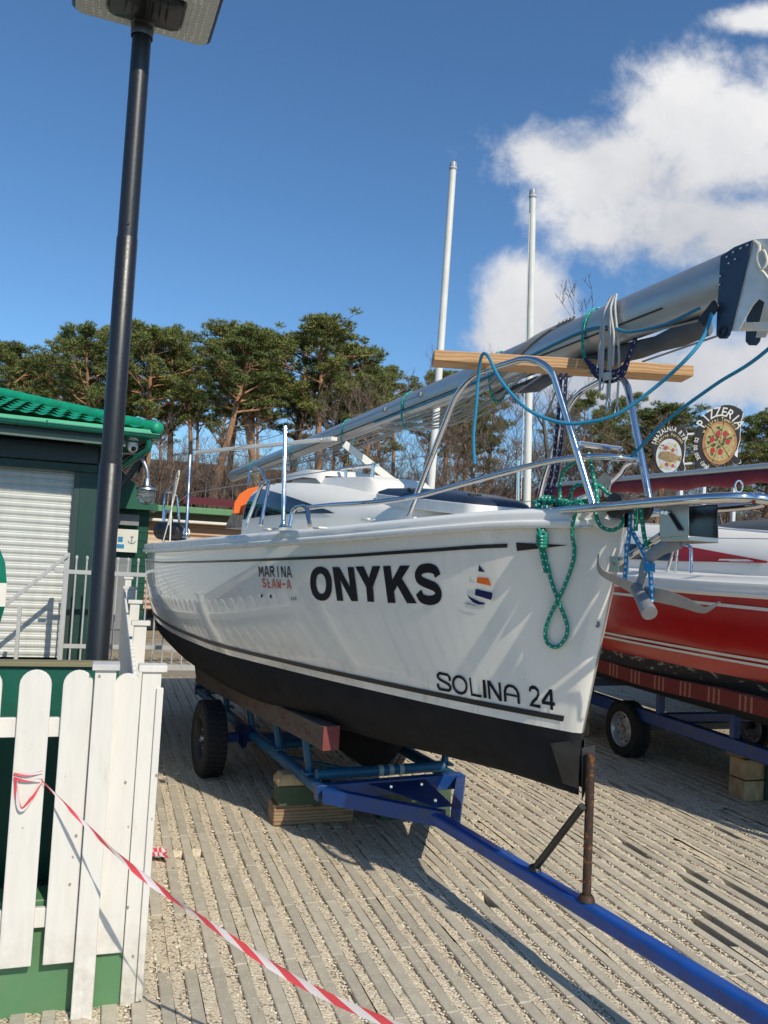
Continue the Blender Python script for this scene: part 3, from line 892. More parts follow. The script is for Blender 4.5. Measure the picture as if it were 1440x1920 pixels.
# ------------------------------------------------------------------ rails of the white boat
PR = .0155
pul = MB()
def onb(px, py, y): return on_boat(px, py, y)
star_arch = fillet([onb(766, 968, .40), onb(800, 880, .36), onb(868, 708, .33), onb(990, 670, .25), onb(1034, 690, .21), onb(1112, 945, .155)], .16, 7)
pul.tube(smoothpath(star_arch, 2), PR, 10)
# the port arch mirrors it
def mir(p):
    d = p - BO; s = d.dot(BA); y = d.dot(BS); return BW(s, -y, p.z)
pul.tube(smoothpath([mir(p) for p in star_arch], 2), PR, 10)
pulpit = pul.build('pulpit', SS, boat, sharp=60)
# port arch forward cross bars
mb = MB()
a1, a2 = onb(1086, 832, .115), mir(onb(1086, 832, .115))
mb.tube([a1, a2], .012, 8)
mb.build('crossbar', SS, pulpit)
# mid rail from the grab loop forward to the bow and round to port
mid = [onb(558, 955, .78), onb(610, 948, .70), onb(690, 943, .60), onb(755, 935, .5), onb(800, 926, .42), onb(900, 898, .34), onb(1000, 872, .24), onb(1065, 860, .16), onb(1120, 856, .10)]
midp = [mir(p) for p in mid]
nose = [onb(1160, 858, .04), mir(onb(1160, 858, .04))]
mb = MB(); mb.tube(smoothpath(mid + nose + midp[::-1], 5), .0135, 10)
mb.build('mid_rail', SS, pulpit, sharp=60)
# bow platform: bent tube with slats
plat = [onb(955, 966, .16), onb(1060, 957, .16), onb(1240, 941, .15), onb(1340, 934, .12), onb(1395, 933, .06), onb(1412, 934, 0)]
platp = [mir(p) for p in plat[:-1]]
mb = MB(); mb.tube(smoothpath(plat + platp[::-1], 6), .0185, 12); mb.build('bow_platform', SS, pulpit, sharp=60)
mb = MB()
for k in range(5):
    y = -.075 + k * .0375
    mb.box(BW(-.42, y, 2.005), (.03, .5, .012), (BS, BA, Vector((0, 0, 1))))
plank_m = wood('teak slat', (.22, .13, .06), (.34, .21, .10), (14, 1.2, 14), 2)
mb.build('slat', plank_m, pulpit, bevel=.003)
mb = MB()
p = onb(1385, 912, 0); 
mb.tube([p + Vector((math.cos(a) * .016, 0, math.sin(a) * .02)) for a in [k * math.pi / 8 for k in range(16)]], .0035, 6, closed=True)
mb.build('eye', SS, pulpit)
# stanchions with lifelines
st = []
def stanchion(base, top, r=.0125):
    mb = MB(); mb.tube([base, base.lerp(top, .5), top], r, 10); mb.lathe(base - Vector((0, 0, .01)), (0, 0, 1), [(.03, 0), (.03, .008), (.018, .02), (0.0125, .05)], 12)
    mb.lathe(top, (0, 0, 1), [(r, -.005), (r * 1.05, .004), (0, .01)], 10)
    return mb.build('stanchion', SS, boat)
stanchion(onb(531, 988, .88), onb(535, 800, .85))
stanchion(onb(349, 1006, .93), onb(357, 853, .90))
for (s, h) in ((1.83, .58), (4.35, .6)):
    stanchion(BW(s, -.90 if s > 3 else -.86, deck_z(s, 1)), BW(s, -.87 if s > 3 else -.84, deck_z(s, 1) + h))
mb = MB()
stern_rail = fillet([BW(5.35, .80, 1.66), BW(5.42, .81, 2.2), BW(5.7, .70, 2.22), BW(5.75, .62, 2.2), BW(5.7, .55, 1.7)], .12)
mb.tube(stern_rail, .0125, 8)
mb.tube(fillet([BW(5.55, .76, 1.66), BW(5.6, .76, 2.02), BW(5.72, .68, 2.03), BW(5.72, .6, 1.7)], .1), .0125, 8)
mb.tube([mir(p) for p in stern_rail], .0125, 8)
mb.build('stern_rail', SS, boat)
wire = metal('steel wire', (.42, .42, .42), .4)
def linewire(pts, r=.003, sag=0, name='lifeline'):
    o = []
    for i in range(len(pts) - 1):
        a, b = pts[i], pts[i + 1]
        for k in range(8):
            t = k / 8; p = a.lerp(b, t); p = p - Vector((0, 0, sag * 4 * t * (1 - t))); o.append(p)
    o.append(pts[-1]); mb = MB(); mb.tube(o, r, 6); return mb.build(name, wire, boat)
pS1, pS2, pS3 = onb(535, 812, .85), onb(356, 868, .90), BW(5.45, .8, 2.18)
linewire([onb(812, 853, .365), onb(535, 895, .86), onb(353, 925, .915), BW(5.45, .79, 1.97)], .0026)
linewire([onb(700, 775, .5).lerp(pS1, .8), pS1, pS2, pS3], .0024)
ps = [mir(p) for p in (onb(812, 853, .365), onb(535, 895, .86), onb(353, 925, .915), BW(5.45, .79, 1.97))]
linewire(ps, .0026)
# grab loops on the side deck and beside the cabin
mb = MB(); mb.tube(fillet([onb(543, 988, .82), onb(549, 953, .80), onb(575, 948, .78), onb(581, 985, .80)], .06, 7), .0125, 10); mb.build('grab_loop', SS, boat)
mb = MB()
mb.tube(fillet([onb(466, 905, .62), onb(470, 878, .6), onb(490, 878, .56), onb(497, 900, .56)], .05, 7), .010, 8)
mb.build('hand_loop', SS, boat); mb = MB()
mb.tube(fillet([onb(459, 990, .80), onb(492, 905, .72), onb(505, 900, .70), onb(489, 985, .78)], .05, 7), .013, 10)
mb.build('grab_loop', SS, boat)
# orange spray hood with dark bulkhead, winch
mb = MB()
c0 = onb(500, 945, .56)
prof = [(432, 986), (443, 945), (452, 925), (468, 914), (490, 909), (518, 906), (518, 940), (470, 953)]
mb.prism([on_y(x, y, 6.75) for x, y in [(436, 964), (439, 942), (449, 926), (465, 916), (488, 911), (504, 911), (504, 950), (470, 960)]], (.1, .35, 0))
hood = mb.build('spray_hood', paint('orange canvas', (.80, .15, .02), .75, bump=.3, bs=40), boat, bevel=.01)
mb = MB(); mb.prism([onb(x, y, .50) for x, y in [(421, 991), (432, 966), (452, 949), (470, 941), (471, 988)]], -BS * 1.0)
mb.build('bulkhead', paint('smoked bulkhead', (.02, .02, .024), .25), boat)
mb = MB(); w0 = onb(513, 934, .42); mb.lathe(w0, (0, 0, 1), [(.045, 0), (.045, .02), (.03, .035), (.03, .06), (.042, .075), (.04, .085), (.015, .09), (.012, .11), (0, .11)], 18)
mb.build('winch', metal('winch chrome', (.6, .62, .64), .15), boat)
# genoa furler drum / block and horn cleat on the foredeck
bl_ = metal('block cheek steel', (.8, .8, .8), .18)
mb = MB(); pc = onb(1132, 905, -.02); U = Vector((0, 0, 1)); F_ = Vector(ray(1132, 905)).normalized(); Rr = F_.cross(U).normalized(); U2 = Rr.cross(F_)
def loc2(c, x, y, d=0): return c + Rr * x + U2 * y + F_ * d
mb.prism([loc2(pc, x, y, -.015) for x, y in [(-.032, .0), (-.03, .012), (.0, .046), (.028, .024), (.031, -.004), (-.028, -.006)]], F_ * .004)
mb.prism([loc2(pc, x, y, .015) for x, y in [(-.032, .0), (-.03, .012), (.0, .046), (.028, .024), (.031, -.004), (-.028, -.006)]], F_ * .004)
mb.lathe(pc - F_ * .011, F_, [(.0, 0), (.026, 0), (.020, .008), (.02, .014), (.026, .022), (0, .022)], 20)
for x in (-.015, .012, .027): mb.tube([loc2(pc, x, -.005), loc2(pc, x * .7, -.06)], .005, 8)
mb.build('furling_block', bl_, boat)
mb = MB()
cl = onb(1020, 938, .12)
mb.tube([cl - BA * .065, cl - BA * .03 + U * .004, cl + BA * .03 + U * .004, cl + BA * .065], [.004, .008, .008, .004], 8)
for d in (-.022, .022): mb.tube([cl + BA * d, cl + BA * d - U * .06], .009, 8)
mb.build('horn_cleat', SS, boat)
# bow roller cheeks, roller, brace down to the stem
blackpl = paint('black rubber', (.014, .015, .018), .45)
mb = MB()
rc = onb(1180, 950, .05)
mb.lathe(rc + BS * .08, -BS, [(0, 0), (.05, 0), (.05, .02), (.032, .045), (.022, .08), (.032, .115), (.05, .14), (.05, .16), (0, .16)], 22)
mb.build('bow_roller', blackpl, boat)
mb = MB()
for y, sh in ((.075, 0), (-.09, 0)):
    pts = [(1236, 944), (1290, 940), (1291, 1004), (1236, 1009)]
    q = [onb(x, yy, .075) for x, yy in pts]
    if y < 0: q = [mir(p) for p in q]
    if y > 0: mb.prism(q, -BS * .006)
    else: m9 = MB(); m9.prism(q, BS * .006); m9.build('cheek_plate', metal('dark polished plate', (.10, .11, .13), .16), boat, bevel=.002)
q = [onb(1236, 1009, .075), onb(1291, 1004, .075), onb(1291, 1014, .075), onb(1240, 1016, .075)]
mb.prism(q, -BS * .15)
stemf = mb.build('anchor_bracket', metal('bracket steel', (.52, .50, .46), .34, bump=.05), boat, bevel=.003)
mb = MB(); mb.beam(onb(1256, 963, .083), onb(1275, 994, .083), .006, .012, BS); mb.build('slot', paint('slot shadow black', (.01, .01, .01), .5), stemf)
mb = MB(); mb.lathe(onb(1246, 961, .08), BS, [(0, .012), (.008, .012), (.011, .006), (.011, 0)], 12); mb.lathe(onb(1253, 962, .08), BS, [(0, .012), (.008, .012), (.011, .006), (.011, 0)], 12); mb.build('bolt', SS, stemf)
mb = MB(); mb.tube([onb(1160, 1056, .02), onb(1240, 1003, .035)], .013, 12)
mb.build('brace', SS, boat)
mb = MB(); e0 = onb(1152, 1058, .03); mb.box(e0, (.05, .012, .065), (BA, BS, U)); mb.box(e0 + BS * -.05, (.05, .012, .065), (BA, BS, U)); mb.tube([e0 + BS * .015, e0 - BS * .07], .007, 8)
mb.build('brace_bracket', metal('worn bracket', (.5, .52, .47), .4), boat, bevel=.004)
# chain plate lip under the gunwale by the stem
mb = MB(); mb.prism([hit(x, y, .012) for x, y in ((1080, 990), (1105, 972), (1116, 985), (1110, 990))], -BA * .004 + BS * .03)
mb.build('fairlead', SS, boat, bevel=.003)
# deck fittings
mb = MB()
for (x, y, yy) in ((523, 992, .86), (600, 990, .8), (775, 972, .4), (690, 974, .48), (505, 993, .9)): mb.box(onb(x, y, yy), (.09, .05, .012), (BA, BS, U))
mb.build('deck_pad', paint('cream pad', (.8, .78, .72), .4), boat, bevel=.005)
# fender lying on the stern quarter
fe = thing('fender', 'black cylindrical fender with white eye hanging at the stern rail', 'fender', onb(322, 996, .75))
mb = MB(); c = onb(322, 996, .75); ax = (Vector(ray(322, 996)).normalized() * -.8 + Vector((.6, 0, 0))).normalized()
mb.lathe(c - ax * .2, ax, [(0, 0), (.05, .0), (.085, .03), (.09, .08), (.09, .3), (.085, .36), (.05, .4), (.03, .41)], 22); mb.build('body', blackpl, fe)
mb = MB(); mb.lathe(c + ax * .2, ax, [(.018, 0), (.036, .005), (.04, .02), (.03, .035), (.016, .036), (.014, .01)], 16); mb.build('eye', paint('white vinyl', (.75, .74, .70), .5), fe)
whrope = rope_mat('white rope', (.62, .58, .48), (.4, .42, .4), 30, .15)
mb = MB(); mb.tube(smoothpath([onb(318, 1030, .86), onb(322, 950, .82), onb(330, 893, .8), onb(335, 893, .8), onb(310, 1000, .84), onb(290, 1060, .88), onb(288, 1075, .89)], 6), .006, 8)
mb.tube(smoothpath([onb(331, 893, .8), onb(318, 975, .84), onb(316, 985, .85)], 6), .006, 8)
tag(mb.build('mooring_line', whrope, None), 'white mooring line looped over the lifeline at the stern', 'rope')

# ------------------------------------------------------------------ plank across the pulpit
pl = MB()
zt = 2.70; pA = on_z(812, 664, zt); pB = on_z(1290, 693, zt); pA.z = pB.z = 0; dirp = (pB - pA).normalized(); sidp = U.cross(dirp)
pl.box(((pA + pB) / 2) + U * (zt - .022), ((pB - pA).length, .15, .052), (dirp, sidp, U))
tag(pl.build('plank', wood('fresh pine plank', (.42, .22, .09), (.58, .35, .165), (1.0, 9, 9), 3, .65, bump=.3), None, bevel=.004), 'thick bare wooden plank laid across the bow rail under the mast', 'plank')

# ------------------------------------------------------------------ unstepped mast lying over the boat
alum = paint('anodised aluminium', (.50, .505, .495), .42, metal=.65, var=.08, vs=5)
MSC = 1.30
MA = on_boat(436, 882, -.04) - Vector((0, 0, .065)); MBp = on_boat(1356, 477, -.20) - Vector((0, 0, .085 * MSC))
md = (MBp - MA).normalized(); ms = md.cross(U).normalized(); mu = ms.cross(md)
mast = thing('mast', 'grey aluminium mast lying lengthwise over the deck on the plank', 'mast', MA)
def mp0(t, a=0, b=0): return MA + md * t + ms * a + mu * b
def tap(t): return pch(t, [0, 1.5, 3, 4.5, 5.6, 6.6, 9], [.60, .64, .70, .80, .92, 1, 1])
def mpt(t, a=0, b=0): return mp0(t, a * MSC * tap(t), b * MSC * tap(t))
def onm(px, py, y): return on_boat(px, py, y - .18)
ML = (MBp - MA).length
sect = []
for j in range(28):
    a = 2 * math.pi * j / 28; c_, s_ = math.cos(a), math.sin(a)
    sect.append((.056 * MSC * c_, .083 * MSC * s_ if s_ > 0 else .083 * MSC * s_ * (1 if abs(c_) > .25 else .97)))
mb = MB()
rows = []
for t, k in ((0, .9), (.03, 1), (.8, 1), (1.5, 1), (2.2, 1), (3, 1), (3.8, 1), (4.5, 1), (5, 1), (5.6, 1), (6.2, 1), (ML - .3, 1), (ML + .10, 1)):
    rows.append([mp0(t, a * k * tap(t), b * k * tap(t)) for a, b in sect])
mb.grid(rows, wrap=True); mb.add(rows[0], [tuple(range(28))]); mb.add(rows[-1], [tuple(range(28))])
mastp = mb.build('spar', alum, mast, sharp=40)
mb = MB(); mb.beam(mpt(.3, .054, -.035), mpt(ML - .25, .054, -.035), .006, .006, mu); mb.build('sail_track', paint('track black', (.02, .02, .02), .5), mastp)
# foot fitting: navy collar, bright forked tabernacle
mb = MB()
rows = []
for (t, k) in () and ((ML - .165, 1.03), (ML - .16, 1.08), (ML - .02, 1.08), (ML - .015, 1.03)): rows.append([mpt(t + .13 + (b * -.28 if b < 0 else b * -.28), a * k, b * k) for a, b in sect])
lugp = [(1350, 481), (1378, 462), (1411, 449), (1368, 628), (1362, 635), (1348, 635), (1342, 628), (1343, 600)]
for sgn in (1, -1):
    q = [onm(x, y, .068) + BS * (0 if sgn > 0 else -.165) for x, y in lugp]
    mb.prism(q, BS * -.006 * sgn)
q1 = [onm(x, y, .062) for x, y in ((1350, 481), (1378, 462), (1411, 449))]; mb.prism(q1 + [p - U * .012 for p in q1[::-1]], BS * -.153)
nv = paint('navy painted collar', (.035, .06, .10), .4, var=.15)
mb.build('foot_collar', nv, mastp, bevel=.003)
for sgn in (1, -1): mb = MB(); mb.lathe(onm(1355, 622, .069) + BS * (0 if sgn > 0 else -.167), BS * sgn, [(.022, 0), (.022, .004), (.012, .004), (.012, -.004)], 18); mb.build('pivot_hole', blackpl, mastp)
mb = MB()
for x, y in ((1364, 482), (1376, 473), (1390, 466), (1402, 460), (1368, 494), (1380, 486), (1352, 518), (1351, 534)): mb.lathe(onm(x, y, .070), BS, [(0, .007), (.004, .006), (.0055, .003), (.0055, -.004)], 8)
mb.build('rivet', SS, mastp)
zinc = paint('galvanised foot plate', (.80, .79, .75), .4, metal=.15, var=.25, vs=9, bump=.1)
mb = MB()
for sgn in (1, -1):
    q = [onm(x, y, .060) + BS * (0 if sgn > 0 else -.15) for x, y in [(1408, 450), (1425, 447), (1470, 446), (1520, 480), (1500, 650), (1470, 650), (1432, 566), (1422, 560), (1410, 574), (1395, 600), (1384, 621), (1366, 621)]]
    mb.prism(q, BS * -.006 * sgn)
mb.build('foot_fork', zinc, mastp, bevel=.002)
mb = MB(); mb.beam(mpt(ML + .09, .02, -.165), mpt(ML + .42, .02, -.235), .03, .03, mu); mb.beam(mpt(ML + .245, .02, -.08), mpt(ML + .31, .02, -.25), .022, .022, mu)
mb.build('strut', zinc, mastp, bevel=.004)
# spreaders
wp = paint('white painted alloy', (.70, .68, .62), .4)
spA = onb(625, 823, .03); spB = onb(369, 848, .72)
mb = MB(); mb.beam(spA, spB, .03, .03, U); mb.build('spreader', wp, mast, bevel=.004)
mb = MB(); mb.beam(onb(645, 832, .0), onb(768, 926, -.52), .02, .055, U); mb.build('spreader', wp, mast, bevel=.004)
mb = MB(); mb.box(spA.lerp(spB, .02), (.09, .05, .03), ((spB - spA).normalized(), ms, U)); 
for k in (0.01, .06): mb.lathe(spA.lerp(spB, k) + BS * .02, BS, [(0, .01), (.006, .009), (.008, .004), (.008, -.004)], 8)
mb.build('spreader_root', wp, mast, bevel=.004)
# furled grey sail under the spar + shroud bundle
sailm = paint('grey sail cloth', (.135, .135, .14), .85, var=.3, vs=9, bump=.5, bs=25)
mb = MB(); pts = []; rr = []
for k in range(13):
    t = ML - .12 - k * .125
    pts.append(mpt(t, -.035 + .012 * math.sin(k * 1.1), -.105 - .012 * math.sin(k * .9) - .0 * k)); rr.append((.044 * (1 - .02 * k) + .006 * math.sin(k * 2.2)) * (1 if k < 10 else (13 - k) / 3.5))
mb.tube(pts, rr, 12); mb.build('furled_sail', sailm, mast, sharp=60)
grys = rope_mat('grey shroud rope', (.36, .35, .33), (.42, .41, .38), 40, .3)
def t_at(px):
    return min((abs(proj(mpt(k * .01, .06, 0))[0] - px), k) for k in range(0, 720))[1] * .01
def strand(t0, t1, a0, b0, a1, b1, sag, seed, n=22, r=.0045):
    q = random.Random(seed); o = []
    for k in range(n + 1):
        u = k / n; t = t0 + (t1 - t0) * u
        o.append(mpt(t, a0 + (a1 - a0) * u + .01 * math.sin(u * 9 + seed), b0 + (b1 - b0) * u - sag * 4 * u * (1 - u) + .006 * math.sin(u * 14 + seed * 2)))
    mb = MB(); mb.tube(o, r, 6); return mb
for k in range(9):
    q = random.Random(k)
    mb = strand(3.6 + q.random() * .2, ML - 1.05 - q.random() * .25, .03 - .012 * k, -.085, .055 - .006 * k, .0 - .014 * k, .05 + .10 * q.random(), k)
    mb.build('shroud', grys, mast)
for k in range(5):
    mb = strand(.5 + .25 * k, 4.3, .03 - .012 * k, -.07, .0, -.09, .03 + .02 * k, k + 20, r=.004); mb.build('shroud', grys, mast)
# spiral of lashings over the spar near its forward end
for k in range(5):
    mb = MB(); o = []
    for i in range(14):
        u = i / 13; a = -0.9 + u * 2.6
        o.append(mpt(ML - 1.15 - k * .028 + (u - .5) * .62, .062 * math.cos(a) if a < 1.57 else .03, .090 * math.sin(a)))
    mb.tube(o, .0055, 6); mb.build('lashing', grys, mast)
tealm = rope_mat('teal line', (.0, .30, .25), (.5, .6, .55), 30, .2)
bluem = rope_mat('blue line', (.012, .17, .30), (.03, .28, .42), 40, .4)
navym = rope_mat('navy line', (.012, .013, .06), (.4, .4, .5), 30, .25)
def lash(t, mat, n=2, r=.004):
    mb = MB()
    for i in range(n):
        mb.tube([mpt(t + i * .012 + .02 * math.sin(a), (.062) * math.cos(a), (.090 if math.sin(a) > 0 else .16) * math.sin(a)) for a in [j * math.pi / 12 for j in range(24)]], r, 6, closed=True)
    return mb.build('tie', mat, mast)
for t in (.75, 1.9, 3.02, 4.0, ML - 1.52, ML - .74): lash(t, tealm)
# blue control line running along the spar, dangling loop of navy line, cluster of grey ropes with snap hooks
mb = MB(); mb.tube(smoothpath([mpt(3.6, .06, -.05), mpt(4.6, .066, -.055), onm(985, 672, .075), onm(1085, 624, .075), onm(1140, 613, .08), onm(1180, 622, .085), onm(1250, 607, .085), onm(1312, 578, .085)], 6), .007, 8); mb.build('control_line', bluem, mast)
mb = MB()
for d in (0, .014, .03): mb.tube(smoothpath([onm(1098, 672, .06), onm(1118, 690 + d * 500, .075), onm(1142, 698 + d * 600, .08), onm(1168, 688 + d * 500, .08), onm(1182, 660, .08), onm(1192, 634, .07)], 7), .0085, 8)
mb.build('navy_loop', navym, mast)
mb = MB()
x0 = t_at(1146)
for k in range(7):
    q = random.Random(40 + k); a = .07 + .006 * (k % 3); dx = -.035 + .012 * k
    L_ = [.22, .36, .30, .46, .40, .26, .44][k]
    P = [mpt(x0 + dx * .5, .05, .085), mpt(x0 + dx, a, .02)]
    e = P[-1] - U * L_ * .5 + BA * (-.01 * k + .02); f = e - U * (L_ * .5)
    mb.tube(smoothpath(P + [e, f], 6), .0055, 7)
    if k % 2 == 0:
        c = f - U * .025
        hk = MB(); hk.tube([c + BA * (.011 * math.cos(w)) + U * (.03 * math.sin(w)) for w in [j * math.pi / 9 for j in range(18)]], .0028, 6, closed=True); hk.build('snap_hook', SS, mast)
c = mpt(x0, .075, -.22)
for j in range(5): mb.tube([c + Vector((.018 * math.cos(w), .018 * math.sin(w), -.012 + .006 * j)) for w in [i * math.pi / 6 for i in range(12)]], .006, 6, closed=True)
mb.build('halyard_bundle', rope_mat('pale halyard', (.42, .42, .40), (.55, .54, .5), 40, .3), mast)
mb = MB()
bq = onm(1329, 588, .09); mb.box(bq, (.10, .018, .045), ((md * .8 + mu * .6).normalized(), ms, (mu * .8 - md * .6).normalized()))
mb.build('pulley_block', blackpl, mast, bevel=.008)
mb = MB(); mb.beam(onm(1170, 634, .085), onm(1322, 598, .088), .004, .012, ms); mb.beam(onm(1205, 678, .05), onm(1345, 630, .06), .004, .012, ms)
mb.build('webbing', paint('grey webbing', (.3, .29, .26), .8), mast)
mb = MB()
for d in (0, .02):
    mb.tube(smoothpath([onm(1415, 452, .07), onm(1424, 462 + d * 200, .075), onm(1420, 485 + d * 200, .08), onm(1428, 505, .08), onm(1438, 490, .075), onm(1430, 470, .075), onm(1418, 498, .08), onm(1432, 512, .08), onm(1445, 530, .075)], 6), .006, 8)
mb.build('cord', whrope, mast)
# sprit spreader clips and wire on the spar side
mb = MB(); mb.tube([mpt(2.6, .056, .03), mpt(4.3, .056, .015)], .0022, 6)
for t in (3.75, 4.25): mb.box(mpt(t, .06, .016), (.03, .02, .025), (md, ms, mu))
mb.build('shroud_wire', paint('clip grey', (.25, .25, .26), .4), mast)

# ------------------------------------------------------------------ ropes
bluer = rope_mat('bright blue rope', (.012, .20, .36), (.02, .3, .45), 60, .3)
mb = MB()
P = [onb(890, 870, .34), onb(888, 820, .34), onb(893, 760, .335), onb(897, 705, .335), onb(903, 668, .36), onb(915, 668, .43), onb(940, 715, .40), onb(990, 768, .34), onb(1050, 792, .26), onb(1100, 792, .2), onb(1160, 775, .13), onb(1230, 725, .05), onb(1290, 670, .01), onb(1320, 630, -.06), onb(1336, 584, -.09)]
mb.tube(smoothpath(P, 8), .0075, 8); tag(mb.build('blue_rope', bluer, None), 'sky blue rope tied over the plank and sagging to the mast foot', 'rope')
mb = MB(); P = [onb(1180, 860, -.02), onb(1250, 789, -.03), onb(1340, 722, -.04), onb(1440, 655, -.05), BW(-1.15, -.06, 2.78)]
mb.tube(smoothpath(P, 8), .007, 8); tag(mb.build('blue_rope', bluer, None), 'taut dark blue line rising from the bow past the signs', 'rope')
greenr = rope_mat('green rope', (.0, .20, .135), (.62, .72, .66), 34, .2)
def hp_(px, py, off=.02):
    d = Vector(ray(px, py)).normalized(); loc, nor, i, ds = HB.ray_cast(EYEV, d)
    if loc is None: return hit(px, py, off)
    return loc - d * (off / max(.35, abs(nor.dot(d))))
mb = MB()
R0 = .0085
big = [onb(1012, 945, .145), onb(1010, 972, .175), hp_(1012, 996, .03), hp_(1015, 1015, .022), hp_(1022, 1040, .016), hp_(1034, 1090, .016), hp_(1050, 1135, .016), hp_(1063, 1170, .016), hp_(1061, 1195, .016), hp_(1044, 1213, .016), hp_(1026, 1205, .016), hp_(1023, 1180, .016), hp_(1036, 1145, .022), hp_(1056, 1105, .022), hp_(1073, 1060, .018), hp_(1077, 1030, .018), hp_(1073, 1000, .03), onb(1078, 965, .15), onb(1090, 945, .14)]
mb.tube(smoothpath(big, 8), R0, 8)
mb.tube(smoothpath([hp_(1012, 1015, .02), hp_(1016, 1040, .02), hp_(1023, 1074, .016)], 6), R0, 8)
for k in range(4):
    y = 1022 - k * 6; a, b, c, d = hp_(1008, y - 3, .03), hp_(1015, y + 3, .045), hp_(1025, y, .03), hp_(1016, y - 5, .02)
    mb.tube(smoothpath([a, b, c, d], 5, closed=True), R0 * .95, 8, closed=True)
mb.tube(smoothpath([onb(1006, 940, .15), onb(1006, 980, .175), hp_(1012, 998, .03)], 6), R0, 8)
mb.tube(smoothpath([onb(1020, 938, .15), onb(1022, 975, .17), hp_(1018, 998, .03)], 6), R0, 8)
mb.tube(smoothpath([onb(1108, 935, .1), onb(1116, 960, .12), onb(1125, 985, .1), onb(1146, 994, .08), onb(1166, 984, .07), onb(1163, 968, .07), onb(1140, 957, .09), onb(1125, 956, .1)], 8), R0, 8)
mb.tube(smoothpath([onb(1050, 935, .05), onb(1050, 905, .05), onb(1060, 880, .06), onb(1080, 866, .08), onb(1095, 862, .1)], 8), R0, 8)
mb.tube(smoothpath([onb(1104, 850, .08), onb(1111, 885, .09), onb(1118, 920, .09), onb(1121, 945, .10)], 8), R0, 8)
mb.tube(smoothpath([onb(1068, 940, .08), onb(1072, 920, .08), onb(1085, 909, .08), onb(1120, 910, .06), onb(1140, 925, .04), onb(1160, 938, .06), onb(1122, 946, .09), onb(1080, 944, .1), onb(1020, 938, .14), onb(1000, 942, .15)], 8), R0, 8)
q = random.Random(4)
for k in range(5):
    P = [onb(1000 + q.random() * 100, 936 + q.random() * 14, .06 + q.random() * .09) for j in range(5)]
    mb.tube(smoothpath(P, 7), R0, 8)
for k in range(3):
    mb.tube([onb(1020 + k * 7, 938, .12) + Vector((0, 0, 0)) + BS * (.014 * math.cos(w)) + U * (.016 * math.sin(w)) for w in [j * math.pi / 6 for j in range(12)]], R0, 7, closed=True)
# falls over the roller
mb.tube(smoothpath([onb(1190, 935, .06), onb(1192, 965, .07), onb(1192, 995, .06)], 5), R0, 8)
mb.tube(smoothpath([onb(1200, 935, .05), onb(1203, 965, .05), onb(1208, 1005, .05), onb(1214, 1030, .05)], 5), R0, 8)
tag(mb.build('green_rope', greenr, None), 'green flecked rope knotted on the bow rail with a long loop down the hull', 'rope')
brm = rope_mat('blue white rope', (.02, .20, .42), (.75, .8, .85), 40, .45)
mb = MB()
mb.tube(smoothpath([onb(1182, 960, .04), onb(1180, 1000, .05), onb(1175, 1040, .05), onb(1171, 1095, .04)], 6), R0, 8)
mb.tube(smoothpath([onb(1182, 990, .04), onb(1195, 1015, .05), onb(1206, 1035, .05), onb(1217, 1062, .05), onb(1220, 1085, .05), onb(1222, 1128, .05)], 6), R0 * 1.1, 8)
for k in range(4): mb.tube([onb(1217, 1058 + k * 4, .05) + BA * (.016 * math.cos(w)) + BS * (.016 * math.sin(w)) for w in [j * math.pi / 6 for j in range(12)]], R0 * .9, 7, closed=True)
tag(mb.build('anchor_lashing', brm, None), 'blue and white lashing holding the anchor under the bow roller', 'rope')
mb = MB(); mb.tube(smoothpath([onb(870, 962, -.1), onb(920, 962, -.05), onb(980, 957, .0), onb(1010, 950, .05)], 6), R0, 8); mb.tube(smoothpath([onb(880, 966, -.05), onb(950, 962, .0), onb(1010, 955, .06)], 6), R0, 8)
tag(mb.build('foredeck_line', rope_mat('royal blue rope', (.01, .06, .22), (.5, .55, .7), 40, .2), None), 'royal blue line lying along the foredeck', 'rope')
mb = MB()
for d in (0, 10): mb.tube(smoothpath([onb(1052 + d, 700, -.02), onb(1046 + d, 790, -.02), onb(1035 + d, 880, -.04), onb(1022 + d, 932, -.05)], 6), .0085, 8)
tag(mb.build('navy_rope', navym, None), 'navy rope pair hanging from the mast to the foredeck', 'rope')

# ------------------------------------------------------------------ anchor under the bow roller
galv = paint('galvanised anchor', (.30, .31, .32), .5, metal=.5, var=.2, vs=20, bump=.3, bs=90)
an = thing('anchor', 'galvanised anchor with curved flukes hanging from the bow bracket', 'anchor', onb(1215, 1130, .06))
AY = .05
mb = MB()
sh = [onb(1275, 1012, AY), onb(1240, 1028, AY), onb(1212, 1052, AY), onb(1204, 1080, AY), onb(1196, 1102, AY)]
mb.tube(smoothpath(sh, 5), [.034, .033, .032, .031, .03] + [.028] * 5 + [.024] * 5 + [.020] * 6, 8, squash=(1, .28))
mb.build('shank', galv, an, sharp=30)
mb = MB(); a = onb(1192, 1100, AY); b = onb(1218, 1150, AY + .055)
ax = (b - a).normalized(); mb.lathe(a, ax, [(0, 0), (.022, 0), (.030, (b - a).length - .01), (.030, (b - a).length), (0, (b - a).length + .001)], 22)
mb.build('crown', galv, an, sharp=30)
